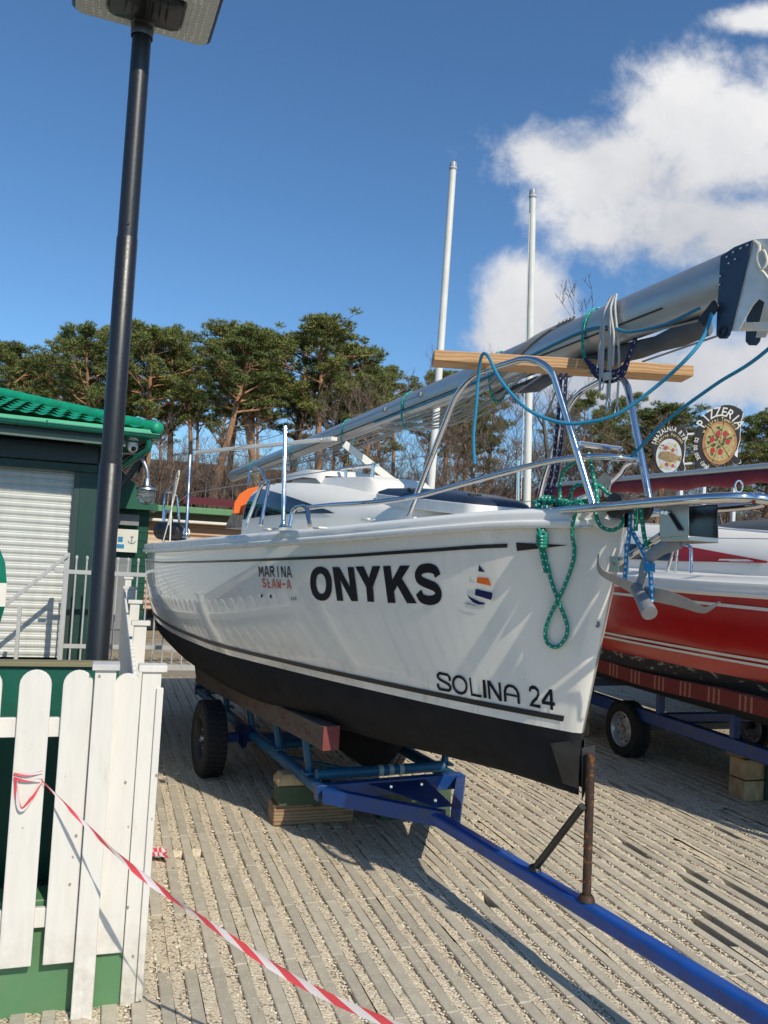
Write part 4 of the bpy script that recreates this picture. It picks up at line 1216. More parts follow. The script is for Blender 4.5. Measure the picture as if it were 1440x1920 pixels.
def fluke(pts, hs, th=.012):
    mb = MB(); rows = []
    for (p, h) in zip(smoothpath(pts, 4), [h for i in range(len(hs) - 1) for h in [hs[i] + (hs[i + 1] - hs[i]) * j / 4 for j in range(4)]] + [hs[-1]]):
        F2 = Vector((-.2, -.5, .84)).normalized(); side = Vector((0, -1, 0))
        rows.append([p + F2 * h - Vector((0, th / 2, 0)), p + F2 * h + Vector((0, th / 2, 0)), p - F2 * h + Vector((0, th / 2, 0)), p - F2 * h - Vector((0, th / 2, 0))])
    mb.grid(rows, wrap=True); mb.add(rows[0], [(0, 1, 2, 3)]); mb.add(rows[-1], [(0, 1, 2, 3)])
    return mb.build('fluke', galv, an, sharp=30, bevel=.002)
fluke([onb(1208, 1112, AY), onb(1250, 1120, .0), onb(1290, 1133, -.04), onb(1318, 1144, -.06), onb(1334, 1139, -.07), onb(1349, 1129, -.08)], [.032, .031, .023, .015, .010, .003])
fluke([onb(1203, 1118, AY), onb(1180, 1100, .07), onb(1150, 1085, .12), onb(1128, 1073, .16), onb(1121, 1060, .17), onb(1122, 1040, .175)], [.027, .023, .018, .014, .010, .003])
# ================================================================== TRAILERS
tb = paint('blue painted steel', (.004, .05, .22), .45, var=.25, vs=8, coat=.2, dirt=(.05, .06, .07), dirts=9)
tbl = paint('light blue worn steel', (.006, .10, .20), .5, var=.3, vs=12, dirt=(.06, .07, .07), dirts=9)
rub = paint('tyre rubber', (.012, .012, .013), .8, bump=.2, bs=120)
rimw = paint('silver wheel', (.42, .43, .44), .35, metal=.6)
rimk = paint('dark wheel', (.03, .03, .033), .45)
redw = wood('red worn timber', (.07, .025, .02), (.12, .045, .035), (10, .8, 10), 2, .8, worn=(.11, .085, .065), wornlvl=.38)
rust = NT('rusty tube'); v = rust.coord(); 
rust.set(col=rust.mix(rust.range(rust.noise(v, 30, 6, .65), .54, .62), (.05, .028, .02), (.24, .09, .03)), rough=.7, metal=.3); rust.bump(rust.noise(v, 40, 5), .4, .003); RUST = rust.m
blst = metal('bare black steel', (.10, .10, .10), .5, var=.2, bump=.1)
def wheel(c, axis, R, w, parent, rim, holes=10):
    c = Vector(c); axis = Vector(axis).normalized(); r0 = R * .62; h = w / 2
    x_ = axis.orthogonal().normalized(); y_ = axis.cross(x_)
    g = thing('wheel', None, None, c); g.parent = parent; g.location = c - parent.location
    mb = MB()
    mb.lathe(c, axis, [(r0, -h * .7), (r0 * 1.02, -h * .9), (R * .80, -h), (R * .93, -h * .92), (R * .985, -h * .68), (R, -h * .4), (R, -h * .12), (R * .985, -h * .1), (R * .985, h * .1), (R, h * .12), (R, h * .4), (R * .985, h * .68), (R * .93, h * .92), (R * .80, h), (r0 * 1.02, h * .9), (r0, h * .7)], 48)
    # tread blocks
    for k in range(44):
        a = 2 * math.pi * k / 44; d = x_ * math.cos(a) + y_ * math.sin(a); tq = axis.cross(d)
        for s_ in (-.45, .45): mb.box(c + d * (R + .001) + axis * (h * s_) + tq * (.004 if s_ > 0 else -.004), (w * .34, R * .1, .008), (axis, tq, d))
    mb.build('tyre', rub, g, sharp=40)
    mb = MB()
    for sg in (-1, 1):
        mb.lathe(c, axis * sg, [(r0 * 1.01, h * .88), (r0 * .97, h * .93), (r0 * .90, h * .8), (r0 * .86, h * .35), (r0 * .70, h * .28), (r0 * .55, h * .46), (r0 * .30, h * .52), (r0 * .27, h * .4), (0, h * .4)], 40)
    o = mb.build('rim', rim, g, sharp=40)
    for sg in (-1,):
        for k in range(holes):
            a = 2 * math.pi * k / holes; d = x_ * math.cos(a) + y_ * math.sin(a); tq = axis.cross(d); mb = MB()
            mb.lathe(c + d * (r0 * .70) + axis * (sg * (h * .285)), axis * sg, [(0, .004), (r0 * .075, .004), (r0 * .085, 0)], 10); mb.build('vent_hole', blackpl, g)
    mb = MB()
    for sg in (-1, 1):
        for k in range(4):
            a = 2 * math.pi * k / 4 + .4; d = x_ * math.cos(a) + y_ * math.sin(a)
            mb.lathe(c + d * (r0 * .40) + axis * (sg * h * .48), axis * sg, [(0, .016), (.008, .015), (.010, .0)], 6)
        mb.lathe(c + axis * (sg * h * .42), axis * sg, [(0, .03), (r0 * .14, .028), (r0 * .17, 0)], 14)
    mb.build('wheel_nut', metal('wheel nut steel', (.6, .6, .6), .3), g)
    return g
TD = Vector((-.115, 1, 0)).normalized(); TR = Vector((1, .115, 0)).normalized()
TC = Vector((1.72, 4.80, 0))
def TW(r, f, z): return TC + TR * r + TD * f + U * z
tr = thing('boat_trailer', 'blue tube boat trailer carrying the white sailboat, tongue pointing right', 'trailer', TW(0, 1.5, 0))
mb = MB()
mb.tube([TW(-.46, 0, .335), TW(-.46, 3.3, .335)], .04, 14); mb.tube([TW(.46, 0, .335), TW(.46, 3.3, .335)], .04, 14)
mb.tube([TW(-.46, .08, .40), TW(.40, .08, .40)], .033, 12); mb.tube([TW(-.46, 1.0, .36), TW(.46, 1.0, .36)], .03, 12); mb.tube([TW(-.5, 3.25, .34), TW(.5, 3.25, .34)], .04, 12)
mb.tube([TW(-.05, .2, .34), TW(-.40, .75, .33)], .014, 8); mb.tube([TW(.05, .2, .34), TW(.40, .75, .33)], .014, 8)
frame = mb.build('frame', tbl, tr, sharp=40)
mb = MB()
apex = TW(.03, -.66, .335)
mb.beam(TW(-.5, -.03, .33), TW(.47, -.03, .34), .06, .09); mb.beam(TW(-.47, -.09, .33), apex + TR * -.03, .05, .085); mb.beam(TW(.47, -.03, .33), apex + TR * .04 + U * .004, .055, .088)
mb.prism([TW(-.2, -.10, .375), TW(.18, -.10, .375), TW(.09, -.60, .375), TW(-.02, -.60, .375)], U * .006)
mb.build('drawbar_frame', tb, tr, bevel=.008)
mb = MB()
for x, y in ((-.1, -.2), (.1, -.2), (.03, -.5)): mb.lathe(TW(x, y, .381), (0, 0, 1), [(0, .012), (.012, .011), (.014, 0)], 6)
mb.build('bolt', SS, tr)
tg0 = on_z(812, 1530, .33); tg1 = on_z(1440, 1912, .325); tdir = (tg1 - tg0).normalized()
mb = MB(); mb.beam(tg0 - tdir * .05, tg1 + tdir * .9, .068, .068)
tongue = mb.build('tongue', paint('royal blue gloss', (.005, .07, .33), .45, var=.2, vs=10, coat=.1, dirt=(.03, .05, .12), dirts=14), tr, bevel=.018, seg=3)
# coupling head and jockey wheel beyond the picture
e = tg1 + tdir * .9
mb = MB(); mb.beam(e - tdir * .02, e + tdir * .22, .09, .09); mb.tube([e - tdir * .1 + TR * .09 + U * .15, e - tdir * .1 + TR * .09 - U * .25], .022, 10)
mb.lathe(e - tdir * .1 + TR * .06 + U * (.09 - e.z), TR, [(0, 0), (.085, 0), (.09, .02), (.085, .05), (0, .05)], 20)
mb.build('coupling', blst, tr, bevel=.006)
# rusty bow post with brace and plate
def on_tongue(px, py):
    best = min((abs(proj(tg0 + tdir * (k * .01) + U * .04)[0] - px), k) for k in range(-20, 320))
    return tg0 + tdir * (best[1] * .01) + U * .04
p0 = on_tongue(1098, 1712); 
foot = BW(.02, -.0, 0); p1 = Vector((p0.x * .9 + foot.x * .1, p0.y * .9 + foot.y * .1, 0)); 
topp = on_y(1108, 1413, p0.y + .015)
mb = MB(); mb.tube([p0, p0.lerp(topp, .5), topp], .0185, 16); mb.lathe(p0, U, [(.036, -.005), (.03, .012), (.022, .02)], 14)
mb.build('bow_post', RUST, tr)
b0 = on_tongue(1003, 1650); b1 = on_y(1092, 1512, p0.y + .01)
mb = MB(); mb.tube([b0, b1], .016, 14); mb.lathe(b0, U, [(.03, -.006), (.026, .01), (.019, .016)], 12); mb.build('bow_post_brace', blst, tr)
mb = MB()
pl4 = [(1035, 1392), (1092, 1402), (1094, 1500), (1033, 1478)]
pa = [hit(x, y, .012, HB2) for x, y in pl4]
mb.prism(pa, (pa[1] - pa[0]).cross(pa[3] - pa[0]).normalized() * .006)
mb.prism([mir(p) for p in pa], BS * -.006)
fr = [on_y(1092, 1403, p0.y + .045), on_y(1116, 1397, p0.y + .045), on_y(1113, 1440, p0.y + .04), on_y(1092, 1500, p0.y + .04)]
mb.prism(fr, Vector((0, .006, 0)))
mb.build('bow_rest_plate', blst, tr)
# bunks
mb = MB(); bunkA = BW(1.62, .50, .665); bunkB = BW(4.3, .60, .60); mb.beam(bunkA, bunkB, .10, .135); mb.build('bunk', redw, tr, bevel=.006)
mb = MB(); mb.beam(mir(bunkA), mir(bunkB), .10, .135); mb.build('bunk', redw, tr, bevel=.006)
mb = MB(); d = (bunkA - bunkB).normalized(); mb.box(bunkA + d * .006, (.102, .01, .137), (d.cross(U), d, U)); 
mb.build('bunk_end', paint('faded red paint', (.19, .045, .045), .7, var=.3, dirt=(.03, .02, .02)), tr)
for f in (.18, .78, 1.45, 2.2, 2.9, 3.25):
    for s_ in (-1, 1):
        mb = MB(); b_ = TW(.46 * s_, f, .36); t_ = TW(.5 * s_, f + .02, .60); mb.tube([b_, t_], .024, 10); mb.box(b_ + U * .03, (.1, .1, .012)); mb.build('bunk_post', tbl, tr)
mb = MB(); c1 = TW(-.74, 1.62, .275); c2 = TW(.74, 1.62, .275); mb.beam(c1, c2, .06, .06); mb.build('axle', tb, tr)
axb = paint('dark blue bracket', (.01, .02, .12), .5)
for s_ in (-1, 1): mb = MB(); mb.prism([TW(.52 * s_, 1.35, .40), TW(.52 * s_, 1.75, .40), TW(.52 * s_, 1.68, .25), TW(.52 * s_, 1.5, .22)], TR * .03); mb.build('axle_bracket', axb, tr)
wheel(c1, TR, .278, .17, tr, rimk); wheel(c2, TR, .278, .17, tr, rimk)
# keel stub in the bottom of the boat
mb = MB(); mb.prism([BW(1.7, .05, .60), BW(2.9, .05, .60), BW(2.8, .05, .36), BW(2.0, .05, .34)], BS * -.1); mb.build('keel', AFT, boat, bevel=.02)
mb = MB(); 
for k in range(3): mb.tube([TW(-.06 + k * .07, .08, .40), TW(-.03 + k * .07, .08, .40)], .0345, 12)
mb.build('tape_band', paint('grey tape', (.42, .45, .42), .5), frame)

# timber blocks under the drawbar
tim = wood('old timber', (.17, .10, .055), (.34, .23, .13), (1, 9, 9), 2.5, .8, bump=.5, worn=(.06, .05, .035), wornlvl=.56)
tim2 = wood('cut timber', (.36, .24, .12), (.48, .35, .20), (8, 8, 1), 2.5, .8, bump=.5, worn=(.09, .06, .04), wornlvl=.6)
grn = paint('green painted timber', (.045, .085, .045), .75, var=.3, dirt=(.16, .11, .07), dirts=10, bump=.2)
def block(name, c, size, yaw, mat, label, group, top=None, mat2=None):
    c = Vector(c); X = Vector((math.cos(yaw), math.sin(yaw), 0)); Y = Vector((-math.sin(yaw), math.cos(yaw), 0))
    mb = MB(); r = random.Random(hash(label) % 999)
    if top is None: mb.box(c, size, (X, Y, U))
    else:
        hx, hy, hz_ = size[0] / 2, size[1] / 2, size[2] / 2
        lo = [c + X * a + Y * b - U * hz_ for a, b in ((-hx, -hy), (hx, -hy), (hx, hy), (-hx, hy))]
        mi = [p + U * (2 * hz_ * .52) for p in lo]
        hi = [c + X * a * top + Y * b * top + U * hz_ for a, b in ((-hx, -hy), (hx, -hy), (hx, hy), (-hx, hy))]
        v_ = lo + mi + hi
        mb.add(v_, [(3, 2, 1, 0), (8, 9, 10, 11)] + [(i, (i + 1) % 4, (i + 1) % 4 + 4, i + 4) for i in range(4)] + [(i + 4, (i + 1) % 4 + 4, (i + 1) % 4 + 8, i + 8) for i in range(4)])
    return tag(mb.build(name, mat, None, bevel=.006), label, 'timber block', group)
gB = 'timber blocks propping the trailers'
block('timber_block', (1.33, 5.20, .075), (.52, .16, .13), .02, tim, 'long brown timber lying on the ground under the near corner of the trailer frame', gB)
block('timber_block', (1.27, 5.16, .20), (.36, .15, .12), .03, grn, 'green painted timber stacked on the long brown timber under the trailer', gB)
block('timber_block', (1.22, 5.16, .295), (.28, .14, .07), .03, tim2, 'short pale timber wedge, topmost under the near trailer corner', gB, top=.82)
block('timber_block', (2.02, 5.22, .11), (.5, .17, .20), .05, grn, 'green timber block under the far corner of the trailer frame', gB)

# ================================================================== RED SAILBOAT
redg = NT('red gelcoat'); v = redg.coord()
redg.set(col=redg.mix(redg.range(redg.noise(v, 3, 7, .6), .35, .75), (.46, .010, .010), (.36, .008, .008)), rough=.22, coat=.4, coatr=.08)
REDG = redg.m
worn = NT('scraped black antifouling'); v = worn.coord(scale=(1, 1, 2.2))
n_ = worn.noise(v, 7, 9, .78, .5)
z_ = worn.n('ShaderNodeSeparateXYZ'); worn.L.new(worn.coord(), z_.inputs[0])
worn.set(col=worn.mix(worn.range(worn.math('ADD', n_, worn.range(z_.outputs[2], -.08, .08, -.08, .06)), .60, .64), (.012, .012, .013), (.30, .27, .23)), rough=.75); WORN = worn.m
rb = thing('sailboat', 'red sailboat with white deck and black scraped bottom behind the bow', 'boat', (5.2, 5.5, .9))
ry = [2.3, 2.35, 2.5, 2.8, 3.2, 3.7, 4.3, 5.0, 6, 7, 8, 9.0]
rh = [0, .06, .17, .36, .58, .78, .94, 1.05, 1.12, 1.12, 1.05, .92]
RXC = 5.18
def rsec(y, q):
    h = max(0, pch(y, ry, rh)); zs = 1.60 + max(0, (4.5 - y)) * .06
    pts = [(h, zs), (h * .985 + .01, zs - .25), (h * .95, zs - .5), (h * .90, 1.0)]
    return pts
def rbW(x, y, z): return Vector((RXC - x + .0 * y, y, z))
mb = MB(); bt = MB()
for sg in (1, -1):
    mb.grid([[rbW(h * sg, y + (1.6 - z) * .25 * max(0, (3.4 - y)), z) for h, z in rsec(y, 0)] for y in ry])
    rows = []
    for y in ry:
        h = max(0, pch(y, ry, rh)) * .90; y2 = y + .6 * .25 * max(0, 3.4 - y)
        rows.append([rbW(h * math.cos(a) ** .8 * sg, y2, 1.0 - .42 * math.sin(a)) for a in [0, .2, .4, .62, .85, 1.1, 1.35, 1.5707]])
    bt.grid(rows)
rhull = mb.build('hull', REDG, rb, sharp=60); bt.build('hull_bottom', WORN, rb, sharp=60)
whs = paint('white pinstripe', (.72, .70, .64), .4)
def rline(z, w, name='pinstripe'):
    mb = MB()
    for sg in (1, -1):
        rows = []
        for y in np.linspace(2.6, 8.9, 40):
            r_ = []
            for zz in (z - w / 2, z + w / 2):
                p = rsec(y, 0); hs_ = [a for a, b in p][::-1]; zs_ = [b for a, b in p][::-1]; h = float(np.interp(zz, zs_, hs_))
                r_.append(rbW((h + .004) * sg, y + (1.6 - zz) * .25 * max(0, (3.4 - y)), zz))
            rows.append(r_)
        mb.grid(rows)
    mb.build(name, whs, rb)
rline(1.50, .022); rline(1.15, .018); rline(1.115, .018)
mb = MB(); prof = [(-.005, 1.565), (.03, 1.56), (.04, 1.585), (.028, 1.60), (.034, 1.63), (.022, 1.66), (.0, 1.665), (-.02, 1.70), (-.2, 1.715)]
for sg in (1, -1):
    mb.grid([[rbW(max(0, pch(y, ry, rh) + o) * sg, y, z + max(0, (4.5 - y)) * .06) for o, z in prof] for y in ry])
mb.build('gunwale', deckm, rb, sharp=50)
mb = MB(); rows = []
for y in ry:
    h = max(0, pch(y, ry, rh) - .15); rows.append([rbW(h * f, y, 1.705 + max(0, (4.5 - y)) * .06 + .04 * (1 - f * f)) for f in (-1, -.5, 0, .5, 1)])
mb.grid(rows); mb.build('deck', deckm, rb)
mb = MB(); rows = []
for (y, w, z) in [(3.2, .1, 1.80), (3.35, .35, 1.84), (4.2, .62, 1.98), (5.0, .70, 2.06), (6.2, .74, 2.14), (7.2, .72, 2.18), (7.3, .7, 1.8)]:
    rows.append([rbW(w * sx, y, 1.70 + (z - 1.70) * k) for sx, k in ((1, 0), (.97, .35), (.90, .62), (.7, .9), (0, 1), (-.7, .9), (-.90, .62), (-.97, .35), (-1, 0))])
mb.grid(rows); cbn = mb.build('cabin', deckm, rb, sharp=50)
RT = BVHTree.FromPolygons([Vector(p) for p in mb.v], [f for f in mb.f])
def rdec(px, name, mat, off=.008):
    m2 = MB(); dense = []
    for i in range(len(px)):
        a = Vector((*px[i], 0)); b = Vector((*px[(i + 1) % len(px)], 0)); k = max(1, int((b - a).length / 10))
        for j in range(k): dense.append(a.lerp(b, j / k))
    P = []
    for p in dense:
        d = Vector(ray(p.x, p.y)).normalized(); loc, nor, i, ds = RT.ray_cast(EYEV, d)
        if loc is None: loc, nor, i, ds = RT.find_nearest(on_x(p.x, p.y, RXC - .7))
        if nor.dot(d) > 0: nor = -nor
        P.append(loc + nor * off)
    m2.add(P, [tuple(t) for t in tessellate_polygon([[Vector((p.x, p.y, 0)) for p in dense]])]); return m2.build(name, mat, cbn)
rdec([(1262, 1022), (1300, 1027), (1440, 1053), (1440, 1056), (1262, 1052)], 'red_flash', paint('red flash', (.42, .012, .01), .35))
rdec([(1172, 1020), (1258, 1022), (1258, 1052), (1172, 1048)], 'window', GLS)
for k, (y0, y1) in enumerate(((5.4, 5.4), (4.35, 4.35), (3.4, 3.4), (6.6, 6.6))):
    x_ = pch(y0, ry, rh) - .09; z0 = 1.70 + max(0, (4.5 - y0)) * .06
    mb = MB(); mb.tube([rbW(x_, y0, z0), rbW(x_ - .02, y0, z0 + .56)], .0125, 10); mb.build('stanchion', SS, rb)
mb = MB()
for z in (.28, .55): mb.tube([rbW(pch(y, ry, rh) - .1, y, 1.70 + max(0, 4.5 - y) * .06 + z) for y in np.linspace(2.6, 7.5, 24)], .003, 6)
mb.build('lifeline', wire, rb)
mb = MB()
mb.tube(fillet([rbW(.93, 5.6, 1.70), rbW(.90, 5.55, 1.93), rbW(.88, 5.38, 1.93), rbW(.92, 5.32, 1.70)], .06), .013, 10); mb.build('grab_loop', SS, rb)
mb = MB(); mb.tube([rbW(.2, 4.4, 2.02), rbW(.12, 4.9, 2.22), rbW(-.1, 5.6, 2.5)], .03, 12); mb.build('mast_prop', wp, rb)
mb = MB(); mb.box(rbW(.45, 4.6, 2.02), (.06, .4, .03)); mb.tube([rbW(.45, 4.4, 2.06), rbW(.45, 4.85, 2.08)], .012, 8); mb.build('hatch_rail', SS, rb)
DKL = DK
mb = MB()
def letters_world(text, org, xv, yv, size, mat, parent, name, bold=0, thick=0, centre=False):
    cu = bpy.data.curves.new('txt', 'FONT'); cu.body = text; cu.size = 1; cu.offset = bold; cu.resolution_u = 3
    ob = bpy.data.objects.new('txt', cu); COL.objects.link(ob); bpy.context.view_layer.update()
    me = ob.evaluated_get(bpy.context.evaluated_depsgraph_get()).to_mesh()
    x0_ = (min(v.co.x for v in me.vertices) + max(v.co.x for v in me.vertices)) / 2 if centre and len(me.vertices) else 0
    vs = [org + xv * ((v.co.x - x0_) * size) + yv * (v.co.y * size) for v in me.vertices]; fs = [tuple(p.vertices) for p in me.polygons]
    ob.evaluated_get(bpy.context.evaluated_depsgraph_get()).to_mesh_clear(); bpy.data.objects.remove(ob); bpy.data.curves.remove(cu)
    if not vs: return None
    m2 = MB(); m2.add(vs, fs); return m2.build(name, mat, parent)
letters_world('MARINA', Vector((RXC - .975, 4.36, 1.40)), Vector((.04, -1, 0)), U, .085, DK, rb, 'stencil_letters')
letters_world('SLAWA', Vector((RXC - .97, 4.35, 1.31)), Vector((.04, -1, 0)), U, .085, ORV, rb, 'stencil_letters')
# mast with dark red cover lying over the red boat
rm_ = thing('mast', 'mast in a dark red cover lying over the red sailboat', 'mast', (5.3, 6, 2.6))
rcov = paint('dark red canvas', (.20, .012, .02), .75, var=.25, bump=.5, bs=18)
a_, b_ = Vector((5.25, 9.6, 2.62)), Vector((5.05, 2.0, 2.50))
mb = MB(); n = 40; mb.tube([a_.lerp(b_, i / n) - U * .02 * abs(math.sin(i * .9)) for i in range(n + 1)], [.062 + .008 * math.sin(i * 1.7) for i in range(n + 1)], 14, squash=(1, .8)); mb.build('cover', rcov, rm_, sharp=60)
mb = MB(); mb.tube([a_ + U * .075, b_ + U * .075], .03, 12); mb.build('spar', alum, rm_)
# its trailer
rt = thing('boat_trailer', 'dark blue trailer with silver wheels under the red sailboat', 'trailer', (5.1, 5.5, 0))
mb = MB(); mb.beam((4.62, 8.4, .42), (4.62, 2.2, .42), .08, .11); mb.beam((5.78, 8.4, .42), (5.78, 2.2, .42), .08, .11)
for y in (2.4, 4.6, 6.3, 8.2): mb.beam((4.62, y, .40), (5.78, y, .40), .07, .08)
mb.build('frame', tb, rt, bevel=.008)
for y in (3.2, 4.4, 5.2, 6.1, 7.2): 
    for x in (4.62, 5.78): mb = MB(); mb.beam((x, y, .46), (x, y, .72), .06, .05, (0, 1, 0)); mb.build('bunk_post', tb, rt, bevel=.004)
str_ = NT('striped red carpet'); v = str_.coord(); s_ = str_.n('ShaderNodeSeparateXYZ'); str_.L.new(v, s_.inputs[0])
w1 = str_.math('FRACT', str_.math('MULTIPLY', s_.outputs[1], 3.2)); w2 = str_.math('FRACT', str_.math('MULTIPLY', w1, 6))
str_.set(col=str_.mix(str_.math('MULTIPLY', str_.math('LESS_THAN', w1, .5), str_.math('LESS_THAN', w2, .36)), (.15, .02, .014), (.30, .13, .08)), rough=.9)
mb = MB()
for x in (4.23, 6.13): 
    rows = []
    for y in np.linspace(2.6, 8.4, 30):
        z = .84 + .012 * math.sin(y * 3); xo = (max(0, 4.6 - y) ** 1.4) * .22 * (1 if x < 5 else -1)
        rows.append([Vector((x + xo + dx, y, z + dz)) for dx, dz in ((-.04, -.06), (.04, -.06), (.04, .05), (-.04, .05))])
    mb.grid(rows, wrap=True); mb.add(rows[0], [(0, 1, 2, 3)]); mb.add(rows[-1], [(0, 1, 2, 3)])
mb.build('carpeted_bunk', str_.m, rt)
wheel((4.60, 6.53, .25), (1, 0, 0), .25, .165, rt, rimw); wheel((6.05, 6.53, .25), (1, 0, 0), .25, .165, rt, rimw)
mb = MB(); mb.beam((4.6, 6.53, .27), (6.05, 6.53, .27), .06, .06); mb.build('axle', blst, rt)
gdk = paint('dark green crate', (.008, .045, .03), .6)
for k, (z, l) in enumerate(((.08, 'bottom'), (.24, 'middle'))):
    block('timber_block', (4.86, 5.24, z), (.34, .17, .15), .04 * k, tim2, ('%s timber in the pale stack with a green side beside the red trailer' % l), gB)
block('timber_block', (4.80, 5.26, .36), (.26, .17, .07), .02, tim2, 'thin topmost timber of the pale stack beside the red trailer', gB)
mb = MB(); mb.box((5.0, 5.14, .17), (.26, .02, .32)); mb.box((5.0, 5.10, .17), (.03, .06, .30)); tag(mb.build('green_panel', gdk, None, bevel=.006), 'dark green panel leaning on the timber stack at the right edge', 'panel')  # plain dark green panel standing by the pale timber stack
for k in range(3):
    block('timber_block', (4.58, 7.35, .09 + .17 * k), (.2, .17, .16), .05 * k, tim2, '%s timber of the stack behind the red trailer wheel' % ['lowest', 'second', 'uppermost'][k], gB)
# ================================================================== WHITE PICKET FENCE
def pw_mat():
    t = NT('white painted wood'); v = t.coord(scale=(9, 9, .9))
    n1 = t.noise(v, 5, 6, .6, .5); g = t.n('ShaderNodeNewGeometry')
    c = t.ramp(n1, [(.3, (.655, .62, .565)), (.6, (.70, .665, .61))])
    kn = t.vor(t.coord(scale=(1, 1, .75)), 13); c = t.mix(t.range(kn, .05, .085, .85, 0), c, (.20, .15, .10))
    st = t.noise(t.coord(scale=(1, 1, .35)), 16, 7, .7); c = t.mix(t.range(st, .6, .8, 0, .55), c, (.42, .39, .34))
    c = t.mix(1, c, t.ramp(g.outputs['Random Per Island'], [(0, (.93,) * 3), (1, (1.03,) * 3)]), 'MULTIPLY')
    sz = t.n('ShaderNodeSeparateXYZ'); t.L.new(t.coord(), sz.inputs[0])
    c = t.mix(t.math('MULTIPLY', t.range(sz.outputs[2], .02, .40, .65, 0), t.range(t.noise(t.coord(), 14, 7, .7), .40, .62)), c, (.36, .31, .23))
    t.set(col=c, rough=.55); t.bump(n1, .25, .003); return t.m
PWM = pw_mat()
FY = 3.25
fn = thing('picket_fence', 'front white picket fence with rounded boards and a square post, nearest the viewer', 'fence', (-.3, FY, 0))
def picket(x, z0, z1, w, y, d=.018, lean=0, name='picket', par=None, alongY=False):
    r = w / 2; lo = [(-r, z0), (r, z0)]; arc = [(r * math.cos(a), z1 - r + r * math.sin(a)) for a in [i * math.pi / 10 for i in range(11)]]
    mb = MB()
    if alongY: mb.prism([Vector((y, x + p, z)) for p, z in lo + arc], (d, 0, 0))
    else: mb.prism([Vector((x + p + lean * (z - z0), y, z)) for p, z in lo + arc], (0, d, 0))
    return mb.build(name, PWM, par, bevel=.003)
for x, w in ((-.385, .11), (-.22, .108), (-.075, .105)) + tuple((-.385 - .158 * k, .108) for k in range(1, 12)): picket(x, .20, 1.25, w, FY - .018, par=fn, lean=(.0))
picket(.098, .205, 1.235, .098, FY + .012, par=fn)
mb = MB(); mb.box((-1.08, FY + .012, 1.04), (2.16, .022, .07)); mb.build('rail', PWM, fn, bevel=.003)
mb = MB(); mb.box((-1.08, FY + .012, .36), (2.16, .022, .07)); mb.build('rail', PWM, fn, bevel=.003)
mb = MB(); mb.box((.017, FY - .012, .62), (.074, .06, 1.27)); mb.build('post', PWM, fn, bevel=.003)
mb = MB(); mb.box((.017, FY - .012, 1.266), (.096, .085, .022)); mb.build('post_cap', paint('cap board', (.55, .53, .52), .6, var=.2, vs=20), fn, bevel=.002)
# side run towards the gate
sf = thing('picket_fence', 'side run of white picket fence receding beside the sailboat to the gate', 'fence', (.19, 6, 0))
posts = [3.30, 5.0, 6.6, 8.3, 10.3]
XS = .185
for k, y in enumerate(posts):
    x = XS + .012 * k
    mb = MB(); mb.box((x, y, .62), (.07, .05, 1.24)); mb.build('post', PWM, sf, bevel=.003)
    mb = MB(); mb.box((x + .002, y, 1.252), (.105, .07, .026)); mb.build('post_cap', PWM, sf, bevel=.003)
y = 3.42
grw = PWM
while y < 10.3:
    picket(y, .08, 1.16 + .0 * y, .095, XS - .055 + .007 * (y - 3.3), par=sf, alongY=True)
    y += .142
for z in (.35, .98):
    mb = MB(); mb.beam((XS - .02, 3.3, z), (XS + .03, 10.3, z), .03, .07); mb.build('rail', PWM, sf)
mb = MB(); mb.prism([Vector((XS + .02, 3.262, .02)), Vector((XS + .045, 3.262, .02)), Vector((XS + .045, 3.262, 1.18)), Vector((XS + .02, 3.262, 1.18))], (0, .02, 0)); mb.build('trim_board', PWM, sf, bevel=.002)

# green kiosk base behind the front fence
gk = thing('garden_wall', 'dark green board wall on a pale green plinth behind the front picket fence', 'wall', (-1.4, 3.55, 0))
gdark = paint('dark green board', (.008, .095, .062), .45, var=.15, vs=4, dirt=(.012, .12, .08), dirts=5)
gpl = paint('pale green plinth', (.095, .215, .10), .55, var=.14, vs=6, dirt=(.13, .2, .11), dirts=4)
mb = MB(); mb.box((-1.43, 3.555, .72), (3.0, .05, 1.0)); mb.build('panel', gdark, gk, bevel=.004)
mb = MB(); mb.box((-1.43, 3.55, 1.228), (3.0, .075, .018)); mb.build('top_board', paint('weathered top board', (.22, .19, .10), .7), gk, bevel=.002)
mb = MB(); zp = on_y(0, 1692, 3.285).z; mb.box((-1.365, 3.36, zp / 2 - .03), (3.03, .15, zp + .06)); mb.build('plinth', gpl, gk, bevel=.006)
mb = MB()
for k in range(60): mb.lathe(Vector((.1 - k * .026, 3.42, zp + .002)), U, [(.011, -.006), (.012, .004), (.008, .011), (0, .012)], 8)
mb.build('rubber_seal', blackpl, gk)

